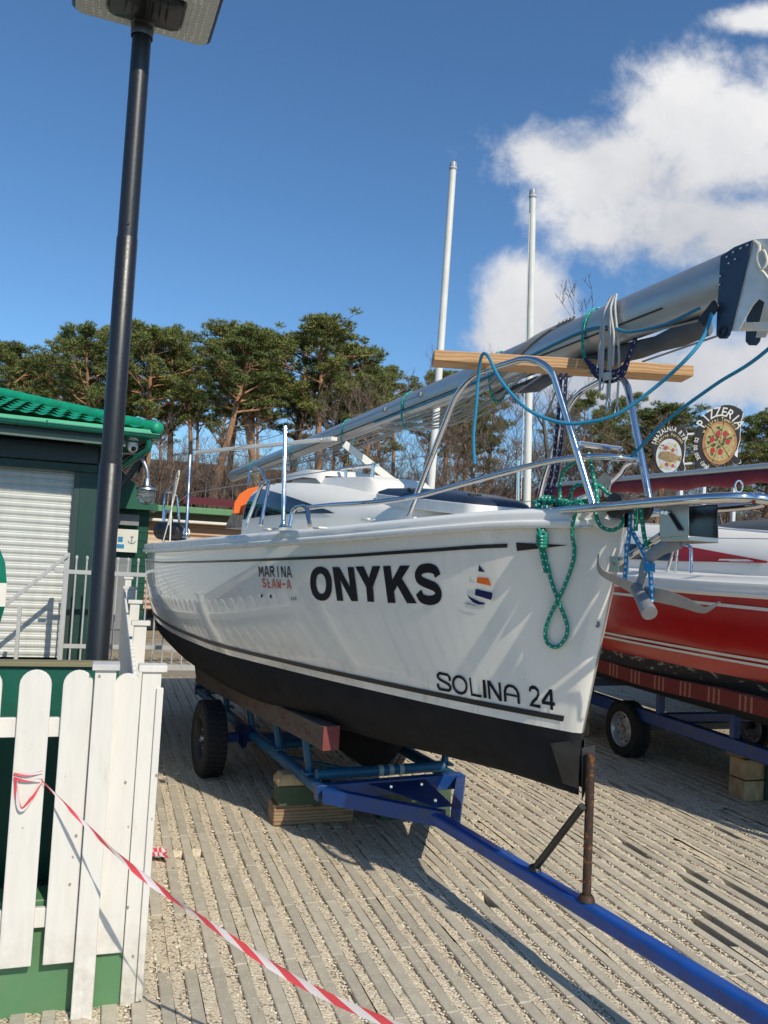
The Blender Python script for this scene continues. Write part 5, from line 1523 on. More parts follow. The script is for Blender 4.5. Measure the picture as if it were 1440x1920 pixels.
# barrier tape tied to a picket
tp = NT('barrier tape'); tc = tp.n('ShaderNodeTexCoord'); s_ = tp.n('ShaderNodeSeparateXYZ'); tp.L.new(tc.outputs['UV'], s_.inputs[0])
f = tp.math('LESS_THAN', tp.math('FRACT', tp.math('ADD', tp.math('MULTIPLY', s_.outputs[1], 6.2), tp.math('MULTIPLY', s_.outputs[0], .55))), .5)
tp.set(col=tp.mix(f, (.74, .67, .67), (.70, .07, .085)), rough=.35, trans=0)
tp.b.inputs['Subsurface Weight'].default_value = 0
def tape_strip(pts, ws, twist, name, parent):
    P = smoothpath(pts, 6); n = len(P); vs = []; fs = []; us = []; L = 0
    for i in range(n):
        d = (P[min(i + 1, n - 1)] - P[max(i - 1, 0)]).normalized(); up = U - d * U.dot(d); up.normalize(); sd = d.cross(up)
        t = i / (n - 1); a = np.interp(t, [q[0] for q in twist], [q[1] for q in twist]); w = np.interp(t, [q[0] for q in ws], [q[1] for q in ws])
        e = up * math.cos(a) + sd * math.sin(a)
        if i: L += (P[i] - P[i - 1]).length
        vs += [P[i] - e * w / 2 + sd * .002, P[i] + sd * math.cos(i * .7) * w * .08, P[i] + e * w / 2 + sd * .002]
        if i:
            o = (i - 1) * 3
            for j in (0, 1):
                fs.append((o + j, o + j + 1, o + j + 4, o + j + 3)); us.append([(j / 2, L0), ((j + 1) / 2, L0), ((j + 1) / 2, L), (j / 2, L)])
        L0 = L
    mb = MB(); mb.add(vs, fs, us); return mb.build(name, tp.m, parent, fix=False, sharp=80)
tape = thing('barrier_tape', 'red and white barrier tape tied to a picket and stretched to the lower right', 'tape', (-.2, 3.22, .84))
yk = FY - .024
T0 = on_y(78, 1462, yk)
tA = on_y(160, 1545, 3.10); tB = on_y(265, 1640, 2.93); tC = on_y(420, 1750, 2.72); tD = on_y(560, 1840, 2.55); tE = on_y(740, 1922, 2.36); tF = tE + (tE - tD) * 2.0 + Vector((0, 0, .05))
tape_strip([T0, tA, tB, tC, tD, tE, tF], [(0, .006), (.12, .012), (.22, .016), (.36, .024), (.45, .022), (.6, .028), (1, .034)], [(0, .3), (.15, -.5), (.25, .3), (.34, -.5), (.42, .5), (.5, -.1), (1, .2)], 'strip', tape)
tape_strip([on_y(26, 1450, yk), on_y(50, 1453, yk - .004), on_y(80, 1447, yk)], [(0, .008), (1, .01)], [(0, 0), (1, .2)], 'knot_band', tape)
tape_strip([on_y(26, 1458, yk), on_y(45, 1462, yk - .008), on_y(80, 1463, yk)], [(0, .012), (1, .012)], [(0, 0), (1, .2)], 'knot_band', tape)
tape_strip([on_y(30, 1462, yk - .004), on_y(32, 1490, yk - .008), on_y(40, 1518, yk - .012), on_y(60, 1495, yk - .01), on_y(78, 1465, yk - .004)], [(0, .014), (.5, .016), (1, .010)], [(0, 0), (1, .4)], 'knot_loop', tape)

lit = MB(); lc = on_z(277, 1612, .02); q9 = random.Random(3)
g9 = [[lc + Vector((.05 * i - .05 + q9.uniform(-.012, .012), .035 * j - .04 + q9.uniform(-.01, .01), .012 + .03 * q9.random())) for j in range(4)] for i in range(4)]
lit.grid(g9); lit.uv = [[(a * .3 + i * .1, b * .2 + i * .13) for a, b in ((0, 0), (1, 0), (1, 1), (0, 1))] for i in range(len(lit.f))]
tag(lit.build('tape_scrap', tp.m, None, fix=False, sharp=10), 'crumpled scrap of red and white tape lying in the gravel by the fence', 'litter')

# ================================================================== STREET LAMP
LY = 4.5
lp0 = on_y(184, 1200, LY); LX = lp0.x; ltop = on_y(265, 50, LY).z
lamp = thing('street_lamp', 'tall black street lamp with a flat square head, foot hidden by the fence', 'street lamp', (LX, LY, 0))
lblk = paint('dark graphite powder coat', (.011, .011, .013), .36, var=.1, vs=30, spec=.6, bump=.12, bs=500)
zj1 = on_y(240, 447, LY).z; zj2 = on_y(208, 870, LY).z
mb = MB()
mb.lathe((LX, LY, 0), U, [(.066, 0), (.066, .02), (.0575, .022), (.0575, zj2 - .004), (.055, zj2), ], 32)
mb.build('lower_pole', lblk, lamp)
mb = MB(); mb.lathe((LX, LY, 0), U, [(.0535, zj2 - .01), (.0535, zj2 + .002), (.0535, zj1 - .003), (.052, zj1)], 32); mb.build('middle_pole', lblk, lamp)
mb = MB(); mb.lathe((LX, LY, 0), U, [(.0505, zj1 - .01), (.0505, zj1 + .002), (.049, ltop)], 32); mb.build('upper_pole', lblk, lamp)
mb = MB()
for (px, py) in ((243, 426), (211, 848)):
    z = on_y(px, py, LY).z; d = Vector((-LX, -LY, 0)).normalized(); mb.lathe(Vector((LX, LY, z)) + d * .05, d, [(.006, 0), (.006, .006), (.003, .006), (.003, .003), (0, .003)], 10)
mb.build('screw', blackpl, lamp)
# head: square ring of LEDs round a dark gear box, seen from below
hz_ = ltop + .05
hc = Vector((LX + .035, LY - .20, hz_)); hx = (on_z(390, 78, hz_) - on_z(150, 12, hz_)); hx.z = 0
HW = hx.length * 1.08; hx.normalize(); hy = Vector((-hx.y, hx.x, 0))
far = on_z(268, 46, hz_); hc = far - hy * (HW / 2 * .66 - .03)
def sq(half, r, z, k=6):
    o = []
    for (sx, sy, a0) in ((1, 1, 0), (-1, 1, 90), (-1, -1, 180), (1, -1, 270)):
        for j in range(k + 1):
            a = R_(a0 + 90 * j / k); o.append(hc + hx * (sx * (half - r) + r * math.cos(a)) + hy * ((sy * (half - r) + r * math.sin(a)) * .66) + U * z)
    return o
mb = MB(); rows = [sq(HW / 2 - .012, .055, -.012), sq(HW / 2, .06, .0), sq(HW / 2, .06, .03), sq(HW / 2 - .03, .05, .055)]
mb.grid(rows, wrap=True); mb.add(rows[-1], [tuple(range(28))]); mb.add(rows[0], [tuple(range(27, -1, -1))]); mb.build('head', lblk, lamp, sharp=40)
frost = paint('frosted lens', (.52, .55, .50), .3, var=.05)
mb = MB(); mb.grid([sq(HW / 2 - .018, .05, -.014), sq(HW / 2 - .026, .045, -.022), sq(HW * .27, .03, -.022), sq(HW * .26, .03, -.012)], wrap=True); lens = mb.build('lens', frost, lamp, sharp=40)
mb = MB()
ledm = paint('led dot', (.85, .85, .82), .2)
for sgn in range(4):
    ax1, ax2 = (hx, hy) if sgn % 2 == 0 else (hy, hx); sg = 1 if sgn < 2 else -1
    for i in range(-7, 8):
        for j in range(3):
            mb.lathe(hc + hx * ((ax1 * (i * HW * .05) + ax2 * (sg * (HW * .315 + j * HW * .045))).dot(hx)) + hy * ((ax1 * (i * HW * .05) + ax2 * (sg * (HW * .315 + j * HW * .045))).dot(hy) * .66) + U * -.0225, -U, [(.0085, 0), (.006, .003), (0, .004)], 8)
mb.build('led', ledm, lens)
mb = MB(); mb.grid([sq(HW * .25, .03, -.01), sq(HW * .245, .03, -.045), sq(HW * .225, .03, -.055), sq(.005, .002, -.056)], wrap=True)
for k in range(-3, 4): mb.box(hc + hx * (k * .035) - hy * .05 + U * -.06, (.008, HW * .22, .02), (hx, hy, U))
mb.build('gear_box', lblk, lamp, sharp=40)
mb = MB(); top = Vector((LX, LY, ltop))
mb.lathe(top - U * .06, U, [(.056, 0), (.058, .01), (.060, .08), (.05, .10), (0, .11)], 28)
mb.beam(top + U * .02, hc + U * -.02, .11, .06); mb.build('bracket', metal('grey cast bracket', (.20, .19, .19), .45), lamp, bevel=.006)

# ================================================================== GREEN SHOP
WY = 11.5; WX = -.16
gs = thing('shop_building', 'dark green shop with a cream roller shutter and bright green tiled roof', 'building', (-3, 13, 0))
gwall = paint('dark green cladding', (.012, .05, .040), .5, var=.2, vs=3)
gpanel = paint('grey green panel', (.03, .055, .05), .45, var=.15)
mb = MB(); mb.box((-.29, WY + .1, 1.45), (.27, .2, 2.9)); mb.box((-3.8, WY + .1, 2.80), (6.75, .2, .36)); mb.box((-7.2, WY + .1, 1.3), (.3, .2, 2.6)); mb.build('wall', gwall, gs, bevel=.004)
# side wall as horizontal siding
mb = MB()
for k in range(20): mb.add([(WX, WY + .2, .1 + k * .145), (WX, 16.5, .1 + k * .145), (WX + .015, 16.5, .1 + k * .145), (WX + .015, WY + .2, .1 + k * .145), (WX - .01, WY + .2, .24 + k * .145), (WX - .01, 16.5, .24 + k * .145)],
                           [(2, 3, 4, 5), (0, 1, 2, 3)])
mb.add([(WX - .02, WY + .2, 0), (WX - .02, 16.5, 0), (WX - .02, 16.5, 3.0), (WX - .02, WY + .2, 3.0)], [(0, 1, 2, 3)])
mb.add([(-7.3, 16.5, 0), (WX, 16.5, 0), (WX, 16.5, 3.0), (-7.3, 16.5, 3.0)], [(0, 1, 2, 3)])
mb.build('side_wall', paint('green siding', (.010, .075, .045), .5, var=.15), gs, fix=False)
# roller shutter
shut = NT('cream roller shutter'); 
v = shut.coord(); shut.set(col=shut.mix(shut.range(shut.noise(shut.coord(scale=(3, 1, .4)), 4, 6), .4, .8), (.57, .575, .54), (.49, .495, .465)), rough=.4)
rows = []; z = .12; sh_z = []
SX0, SX1 = -7.0, on_y(120, 1200, WY).x
mb = MB(); ys = []
while z < 2.66:
    for dz, dy in ((0, .0), (.012, .018), (.04, .0), (.07, -.004), (.088, .004)): ys.append((z + dz, WY + .10 + dy))
    z += .10
mb.grid([[Vector((x, y, z)) for z, y in ys] for x in (SX0, SX1)]); mb.build('roller_shutter', shut.m, gs, sharp=25)
xr = on_y(152, 1000, WY).x
mb = MB(); mb.box(((SX1 + xr) / 2 - .01, WY + .06, 1.35), (xr - SX1 + .02, .10, 2.62)); mb.build('shutter_guide', gpanel, gs, bevel=.006)
mb = MB(); mb.box((-3.6, WY + .0, 2.78), (6.75, .2, .24)); mb.build('shutter_box', paint('navy green box', (.018, .035, .042), .45), gs, bevel=.01)
mb = MB(); mb.box((-3.6, WY + .02, 2.60), (6.75, .14, .1)); mb.build('shutter_lip', gwall, gs, bevel=.006)
def tilt(mb):
    mb.v = [(x, y, z + max(0, min(3, .44 - x)) * .038) for x, y, z in mb.v]; return mb
# roof: metal tile slope rising away, ridge caps, gutter, fascia
rg = paint('bright green tile metal', (.003, .29, .15), .5, var=.2, coat=0, dirt=(.01, .16, .09), dirts=5); 
rgd = paint('green gutter', (.004, .13, .085), .3, var=.1, coat=.3); rgp = paint('pale green edge', (.11, .50, .27), .35)
E0 = Vector((.44, 10.95, 3.09)); ZR = 3.70; YR = 13.1
mb = MB(); nrow = 9; HS = .225
for i in range(nrow):
    f0 = i / nrow * 2.9; f1 = (i + 1) / nrow * 2.9
    rows = []
    for (f, dz) in ((f0, .024), (f1 - .002, -.004)):
        row_ = []; xe = .43 - f
        for k in range(0, 181):
            x = xe - k * (xe + 7.6 - f * .0) / 180; w = .5 + .5 * math.sin((x - .43) / .185 * 2 * math.pi); w = w ** 1.4
            row_.append(Vector((x, 10.95 + f, 3.10 + HS * f + .032 * w + dz)))
        rows.append(row_)
    mb.grid(rows)
roof = tilt(mb).build('roof', rg, gs, sharp=30, fix=False)
YT = 13.85
mb = MB(); mb.add([(.43, 10.95, 3.10), (-2.47, YT, 3.755), (-2.47, 14.2, 3.755), (.43, 17.1, 3.10), (-7.6, YT, 3.755), (-7.6, 14.2, 3.755), (-7.6, 17.1, 3.10)], [(0, 1, 2, 3), (1, 4, 5, 2), (2, 5, 6, 3)]); mb.build('rear_slope', rg, gs, fix=False)
mb = MB(); h0 = Vector((.47, 10.91, 3.135)); hd = (Vector((-2.47, YT, 3.80)) - h0); hl = hd.length; hd.normalize(); d = 0
while d < hl:
    mb.tube([h0 + hd * d, h0 + hd * (d + .33)], [.092, .082], 18); d += .32
d = 0
while d < 5: mb.tube([Vector((-2.47 - d, YT, 3.80)), Vector((-2.47 - d - .33, YT, 3.795))], [.092, .082], 18); d += .32
mb.lathe(h0, -hd, [(.092, 0), (.085, .03), (.05, .055), (0, .06)], 18)
tilt(mb).build('ridge_cap', rg, roof, sharp=50)
mb = MB(); mb.box((-3.55, 10.95, 3.10), (7.96, .10, .014)); mb.beam((-7.5, 10.885, 3.085), (.43, 10.885, 3.085), .012, .05); tilt(mb).build('eave_trim', rgp, gs)
mb = MB(); pts = [(math.cos(a) * .058, math.sin(a) * .058) for a in [math.pi + i * math.pi / 10 for i in range(11)]]
mb.grid([[Vector((x, 10.83 + p, 3.045 + q)) for p, q in pts] for x in (-7.5, .50)]); mb.add([Vector((.50, 10.83 + p, 3.045 + q)) for p, q in pts], [tuple(range(11))])
mb.tube([Vector((-7.5, 10.772, 3.045)), Vector((.5, 10.772, 3.045))], .009, 8)
gut = tilt(mb).build('gutter', rgd, gs, fix=False, sharp=40, solid=.004)
mb = MB()
for k in range(9): 
    x = .05 - k * .88; mb.tube([Vector((x, 10.83 + p * 1.12, 3.045 + q * 1.12)) for p, q in pts], .010, 6); mb.box((x, 10.89, 3.0), (.03, .02, .05))
tilt(mb).build('gutter_bracket', rgd, gut)
mb = MB(); mb.box((-3.75, 10.93, 2.975), (7.7, .02, .12)); tilt(mb).build('fascia', gpanel, gs, bevel=.003)
mb = MB(); mb.box((-3.75, 10.925, 2.895), (7.7, .03, .075)); tilt(mb).build('fascia_board', paint('sage board', (.10, .15, .115), .5, var=.15), gs, bevel=.003)
mb = MB(); mb.box((-3.55, 11.2, 2.95), (7.9, .55, .02)); mb.build('soffit', gwall, gs)
mb = MB(); mb.tube(fillet([Vector((.38, 10.86, 2.99)), Vector((.38, 10.88, 2.86)), Vector((-.05, 11.40, 2.55)), Vector((-.08, 11.45, .1))], .08), .04, 12); mb.build('downpipe', rgd, gs)
mb = MB()
for k in range(6): mb.beam((-.1 + k * .1, 11.55 + k * .02, 2.62 - k * .0), (.40, 10.95 + k * .35, 2.98), .02, .03)
for yb in (11.62, 13.4):
    m9 = MB(); m9.beam((-.12, yb, 2.1), (.40, yb, 2.95), .03, .05); m9.build('eave_brace', blst, gs)
mb.build('rafter', paint('black metal', (.012, .012, .013), .5), gs)
mb = MB(); mb.box((.40, 13.9, 3.0), (.03, 5.6, .20)); mb.build('bargeboard', gpanel, gs)
# dome camera and gooseneck lamp
wht = paint('white plastic', (.75, .75, .73), .35)
cmr = thing('security_camera', 'small white dome camera under the green eave', 'camera', on_y(249, 835, 11.0))
c = on_y(249, 838, 11.0)
mb = MB(); mb.lathe(c + U * .04, U, [(0, -.0), (.065, 0), (.065, .05), (.05, .07)], 24); mb.lathe(c, U, [(0, -.075), (.03, -.068), (.055, -.045), (.066, -.01), (.066, .02), (.055, .04)], 24); mb.build('body', wht, cmr)
mb = MB(); d = Vector((.15, -.9, -.45)).normalized(); mb.lathe(c + d * .05, d, [(.032, 0), (.032, .018), (.018, .02), (.0, .024)], 18); mb.build('lens', paint('black lens', (.01, .01, .012), .1), cmr)
wl_ = thing('wall_lamp', 'caged glass lamp on a grey gooseneck arm beside the black pole', 'lamp', on_y(272, 900, 11.0))
galvp = metal('grey conduit', (.33, .34, .34), .45)
mb = MB(); mb.tube(fillet([on_y(212, 858, 11.4), on_y(232, 848, 11.2), on_y(262, 850, 11.05), on_y(276, 880, 11.0), on_y(277, 902, 11.0)], .16, 8), .028, 12); mb.build('arm', galvp, wl_)
c = on_y(276, 900, 11.0)
mb = MB(); mb.lathe(c, -U, [(0, -.02), (.035, -.02), (.04, .05), (.06, .08), (.13, .105), (.135, .125), (.12, .13)], 26); mb.build('shade', metal('weathered aluminium', (.5, .5, .48), .35), wl_)
gl = NT('lamp glass'); gl.set(col=(.8, .85, .8), rough=.08, trans=.85, ior=1.3)
mb = MB(); mb.lathe(c, -U, [(.10, .125), (.105, .17), (.10, .24), (.075, .29), (0, .305)], 22); mb.build('glass', gl.m, wl_)
mb = MB()
for k in range(8):
    a = k * math.pi / 4; d = Vector((math.cos(a), math.sin(a), 0)); mb.tube([c + d * .112 - U * .125, c + d * .116 - U * .2, c + d * .108 - U * .26, c + d * .07 - U * .305, c - U * .32], .004, 6)
for z, r_ in ((.16, .115), (.21, .117), (.262, .108)): mb.tube([c + Vector((r_ * math.cos(a), r_ * math.sin(a), -z)) for a in [i * math.pi / 10 for i in range(20)]], .004, 6, closed=True)
mb.build('cage', galvp, wl_)
# notice boards on a green shed behind
sh = thing('shed', 'low dark green boarded shed behind the shop corner', 'shed', (.3, 15.2, 0))
mb = MB()
for k in range(15): mb.box((.15, 15.25 + .0, .1 + k * .15), (.95, .04, .142), (Vector((1, 0, 0)), Vector((0, .99, .12)), Vector((0, -.12, .99))))
mb.box((.15, 15.6, 1.15), (.93, .66, 2.3)); mb.build('wall', paint('green boards', (.012, .085, .055), .55, var=.15, island=.2), sh)
mb = MB(); mb.prism([Vector((-.6, 14.9, 2.9)), Vector((.05, 14.9, 2.9)), Vector((.75, 14.9, 2.30)), Vector((.75, 14.9, 2.22)), Vector((-.6, 14.9, 2.22))], (0, 1.4, 0)); mb.build('roof', paint('green roof boards', (.012, .10, .06), .5), sh)
nb = thing('notice_board', 'white notice board with a small anchor emblem on the green shed', 'sign', on_y(238, 1015, 15.1))
c = on_y(238, 1014, 15.15)
mb = MB(); mb.box(c, (.36, .02, .40)); mb.build('board', paint('white board', (.70, .69, .62), .5), nb, bevel=.004)
mb = MB(); yy = c.y - .014
def A3(pts, w): 
    ol = stroke(pts, w); mb.add([Vector((c.x + .08 + x, yy, c.z + .02 + z)) for x, z in ol], [tuple(t) for t in tessellate_polygon([[Vector((x, z, 0)) for x, z in ol]])])
A3([(.0, .07), (.0, -.06)], .012); A3([(-.03, .05), (.03, .05)], .010); A3([(-.06, -.02), (-.045, -.05), (0, -.066), (.045, -.05), (.06, -.02)], .012)
mb.build('anchor_emblem', paint('grey blue ink', (.08, .12, .16), .5), nb)
mb = MB(); mb.box((c.x - .11, yy, c.z + .02), (.08, .004, .09)); mb.box((c.x - .1, yy, c.z - .10), (.12, .004, .07)); mb.build('blue_patch', paint('blue print', (.03, .22, .45), .5), nb)
mb = MB(); mb.box((c.x, c.y, c.z + .37), (.36, .03, .2)); tag(mb.build('letter_box', paint('grey tin', (.25, .25, .25), .45), None, bevel=.008), 'grey tin box above the white notice board', 'box')
ub = thing('utility_box', 'grey electrical cabinet behind the metal gate by the pole', 'cabinet', (.1, 13.6, 0))
mb = MB(); mb.box((.20, 13.6, .7), (.26, .3, 1.4)); mb.build('body', paint('grey cabinet', (.20, .21, .22), .5), ub, bevel=.01)
mb = MB(); mb.box((.20, 13.44, .8), (.2, .012, 1.0)); mb.build('door', paint('grey cabinet door', (.23, .24, .25), .45), ub, bevel=.004)

# metal fence with gate and stair rail
gf = thing('metal_fence', 'light grey bar fence with ball tipped bars between shop and boat', 'fence', (1.5, 10.9, 0))
gal = paint('grey galvanised paint', (.44, .44, .43), .45, var=.12, vs=15)
GY = 10.9
mb = MB()
for z in (.36, 1.27): mb.beam((-.47, GY, z), (6.4, GY, z), .03, .05)
mb.beam((.42, GY, .10), (6.4, GY, .10), .05, .09); mb.build('rail', gal, gf)
for x in (-.49, 2.6, 6.4):
    mb = MB(); mb.box((x, GY, .76), (.06, .06, 1.48)); mb.build('post', gal, gf, bevel=.006)
mb = MB(); x = -.38
while x < 6.3:
    if abs(x - 2.6) > .06: mb.tube([Vector((x, GY, .12)), Vector((x, GY, 1.42))], .011, 8); mb.lathe((x, GY, 1.41), U, [(.011, 0), (.017, .03), (.018, .045), (.012, .06), (0, .068)], 8)
    x += .122
mb.build('bars', gal, gf)
sr = thing('stair_rail', 'pale metal stair handrail sloping down in front of the roller shutter', 'railing', (-.9, 10.9, 0))
mb = MB(); mb.beam((-.49, GY - .04, 1.47), (-2.3, GY - .04, -.58 + .3), .05, .045); mb.beam((-.98, GY - .04, .84), (-.98, GY - .04, .05), .045, .045, (0, 1, 0)); mb.beam((-.52, GY - .04, 1.27), (-.62, GY - .04, 1.27), .03, .04)
mb.build('handrail', gal, sr, bevel=.005)
mb = MB(); mb.box((-2.5, 11.2, .05), (4.0, .55, .1)); tag(mb.build('step', paint('concrete step', (.30, .28, .24), .9), None), 'concrete threshold step under the roller shutter', 'step')

# caravan beyond the gate
cv = thing('caravan', 'beige static caravan with brown ribbed panels behind the gate', 'caravan', (3, 17, 0))
rib = NT('beige ribbed panel'); v = rib.coord(); s_ = rib.n('ShaderNodeSeparateXYZ'); rib.L.new(v, s_.inputs[0])
zz = s_.outputs[2]
band = rib.math('ADD', rib.math('GREATER_THAN', zz, 1.78), rib.math('LESS_THAN', zz, .82))
rib.set(col=rib.mix(band, (.62, .46, .32), (.42, .235, .135)), rough=.45)
rv = rib.math('SINE', rib.math('MULTIPLY', zz, 62)); rib.bump(rib.math('MULTIPLY', rv, rib.math('ADD', band, .15)), .6, .02)
mb = MB(); mb.box((3.55, 17.2, 1.22), (6.0, 2.4, 1.66)); mb.build('body', rib.m, cv, bevel=.03)
mb = MB(); mb.box((3.55, 17.1, 2.075), (6.1, 2.6, .06)); mb.build('roof', paint('cream roof edge', (.72, .66, .54), .45), cv, bevel=.02)
mb = MB(); mb.box((.72, 15.985, .93), (.26, .02, .05)); mb.build('window_sill', paint('brown sill', (.12, .07, .05), .5), cv)
mb = MB(); mb.box((3.55, 17.2, .2), (5.6, 2.0, .35)); mb.build('undercarriage', blackpl, cv)
gb = thing('green_building', 'low building with a pale green roof edge behind the caravan', 'building', (5, 22, 0))
mb = MB(); mb.box((5.0, 23, 1.2), (9.4, 3, 2.4)); mb.build('wall', paint('beige wall', (.35, .30, .22), .7), gb)
mb = MB(); mb.box((5.0, 22.6, 2.46), (9.8, 4, .16)); mb.build('roof', paint('pale green roof', (.12, .26, .11), .5), gb, bevel=.02)
rh_ = thing('red_roof_hut', 'low hut with a red roof far among the trees', 'hut', (7, 38, 0))
mb = MB(); mb.box((4.2, 39, 1.5), (2.6, 3, 3.0)); mb.build('wall', paint('dark hut wall', (.03, .028, .025), .8), rh_)
mb = MB(); mb.prism([Vector((2.9, 37, 3.3)), Vector((5.6, 37, 3.3)), Vector((5.5, 38, 3.55)), Vector((3.0, 38, 3.55))], (0, .0, .12)); mb.build('roof', paint('red roof', (.11, .013, .015), .8), rh_)
mb = MB(); mb.lathe((1.02, 13.6, 0), U, [(.42, 0), (.42, .05), (.40, .06), (0, .065)], 28); tag(mb.build('manhole_ring', paint('concrete ring', (.36, .33, .28), .9), None), 'round concrete manhole cover in the sand beyond the gate', 'manhole')

# green dinghy bow at the left edge
gd = thing('dinghy', 'green and white hull edge of a small boat at the far left', 'boat', (-1.4, 6.5, 0))
def dsec(u):
    return 1 - (1 - u) ** 2.2
mb1 = MB(); mb2 = MB(); mb3 = MB()
tipx = on_y(10, 1130, 6.2).x
for sg in (1, -1):
    R1 = []; R2 = []; R3 = []
    for i in range(15):
        u = i / 14; w = .55 * dsec(u) * sg; x = tipx - u * 2.6
        R1.append([Vector((x - .10 * (1 - u), 6.2 + w, 1.70)), Vector((x - .02, 6.2 + w * 1.0, 1.52)), Vector((x, 6.2 + w * .98, 1.38))])
        R2.append([Vector((x, 6.2 + w * .98, 1.38)), Vector((x, 6.2 + w * .95, 1.22))])
        R3.append([Vector((x, 6.2 + w * .95, 1.22)), Vector((x - .04, 6.2 + w * .85, 1.02)), Vector((x - .14, 6.2 + w * .55, .82)), Vector((x - .2, 6.2, .74))])
    mb1.grid(R1); mb2.grid(R2); mb3.grid(R3)
mb1.build('topsides', paint('bright green gelcoat', (.004, .17, .10), .2, coat=.4), gd, sharp=60); mb2.build('white_band', GEL, gd, sharp=60); mb3.build('hull_bottom', paint('green bottom', (.004, .12, .08), .3), gd, sharp=60)
mb = MB(); mb.beam((tipx - .3, 6.2, .70), (tipx - 2.4, 6.2, .70), .3, .12)
for x in (-.5, -2.1): mb.beam((tipx + x, 5.9, 0), (tipx + x, 5.9, .75), .07, .07, (0, 1, 0)); mb.beam((tipx + x, 6.5, 0), (tipx + x, 6.5, .75), .07, .07, (0, 1, 0))
mb.build('cradle', tim, gd, bevel=.005)

# ================================================================== BOATS AND POLES BEHIND
def pole(px_top, py_top, px_bot, py_bot, Y, r, label):
    a = on_y(px_top, py_top, Y); b = on_y(px_bot, py_bot, Y); d = (a - b); foot = b - d * ((b.z - 0) / d.z)
    p = thing('mast', label, 'mast', foot)
    mb = MB(); mb.tube([foot, foot.lerp(a, .5), a], [r * 1.15, r * 1.08, r], 18); mb.build('spar', wp, p)
    mb = MB(); mb.lathe(a, d.normalized(), [(r * 1.05, -.07), (r * 1.12, -.06), (r * 1.12, -.02), (r * .9, .02), (0, .025)], 16); mb.build('cap', paint('grey cap', (.30, .31, .33), .4), p)
    mb = MB(); mb.lathe(a, d.normalized(), [(r * 1.16, -.05), (r * 1.16, -.04)], 16); mb.build('band', paint('white band', (.7, .7, .7), .4), p)
    return p
pole(850, 308, 808, 915, 8.2, .037, 'taller white mast standing behind the cabin, left of the pair')
p2 = pole(999, 360, 988, 950, 7.6, .035, 'shorter white mast standing behind the bow rail, right of the pair')
mb = MB(); a = on_y(993, 400, 7.55); b = on_y(977, 935, 7.55); mb.tube([a, b], .0045, 6); mb.build('halyard', wp, p2)
# small cream cruiser beyond the bow with railing
cb = thing('motor_cruiser', 'small cream cruiser with white rails and green side cover behind the white bow', 'boat', (4.2, 9.0, 0))
hullm = MB(); rows = []
yy = [6.9, 7.0, 7.3, 7.8, 8.6, 9.6, 10.6]; hh = [0, .15, .4, .62, .8, .85, .8]
cX = 3.35
for sg in (1, -1):
    hullm.grid([[Vector((cX + h * sg, y, 1.62)), Vector((cX + h * .92 * sg, y + .1, 1.2)), Vector((cX + h * .6 * sg, y + .25, .75)), Vector((cX, y + .3, .6))] for y, h in zip(yy, hh)])
hullm.build('hull', GEL, cb, sharp=60)
mb = MB(); mb.grid([[Vector((cX - h, y, 1.62)), Vector((cX, y, 1.68)), Vector((cX + h, y, 1.62))] for y, h in zip(yy, hh)]); mb.build('deck', deckm, cb)
mb = MB(); mb.box((cX + .05, 9.0, 1.84), (1.1, 1.6, .30)); mb.build('cabin', paint('green tinted side', (.015, .09, .055), .3), cb, bevel=.05)
mb = MB(); mb.box((cX + .05, 9.0, 2.04), (1.25, 1.8, .12)); mb.build('cabin_roof', paint('grey cream roof', (.52, .52, .47), .5), cb, bevel=.03)
mb = MB()
pts = [Vector((cX - h * .9, y, 2.12)) for y, h in zip(yy, hh)][::-1] + [Vector((cX + h * .9, y, 2.12)) for y, h in zip(yy, hh)]
mb.tube(smoothpath(pts, 3), .014, 8)
for y, h in list(zip(yy, hh))[1::2]:
    for sg in (1, -1): mb.tube([Vector((cX + sg * h * .9, y, 1.6)), Vector((cX + sg * h * .9, y, 2.12))], .011, 8)
mb.build('railing', wp, cb)
mb = MB(); mb.beam((cX, 7.6, .2), (cX, 10.4, .2), .3, .4)
for y in (7.9, 10): mb.beam((cX - .6, y, .0), (cX - .45, y, 1.0), .06, .06, (0, 1, 0)); mb.beam((cX + .6, y, .0), (cX + .45, y, 1.0), .06, .06, (0, 1, 0))
mb.build('cradle', tim, cb)
# grey tarpaulin boat behind the red one
gt = thing('covered_boat', 'boat under a dark grey tarpaulin behind the red sailboat', 'boat', (8.2, 7.5, 0))
mb = MB(); rows = []
tarp = paint('grey tarpaulin', (.085, .095, .10), .7, var=.2, vs=3, bump=.5, bs=6)
for y, w, z in ((4.6, .25, 1.6), (4.8, .7, 2.1), (5.6, 1.1, 2.42), (7, 1.25, 2.47), (9, 1.25, 2.4), (9.6, 1.0, 2.0), (9.7, .4, 1.5)):
    rows.append([Vector((8.2 - w, y, .9)), Vector((8.2 - w, y, z - .55)), Vector((8.2 - w * .82, y, z - .16)), Vector((8.2 - w * .3, y, z)), Vector((8.2 + w * .3, y, z)), Vector((8.2 + w * .82, y, z - .16)), Vector((8.2 + w, y, z - .55)), Vector((8.2 + w, y, .9))])
mb.grid(rows); mb.build('tarpaulin', tarp, gt, sharp=60)
mb = MB(); mb.prism([Vector((7.2, 5, .4)), Vector((9.2, 5, .4)), Vector((9.2, 9.3, .4)), Vector((7.2, 9.3, .4))], (0, 0, .6)); mb.build('hull', GEL, gt, bevel=.15)
mb = MB(); mb.beam((8.2, 4.6, .2), (8.2, 9.2, .2), .9, .36); mb.build('cradle', tim, gt)

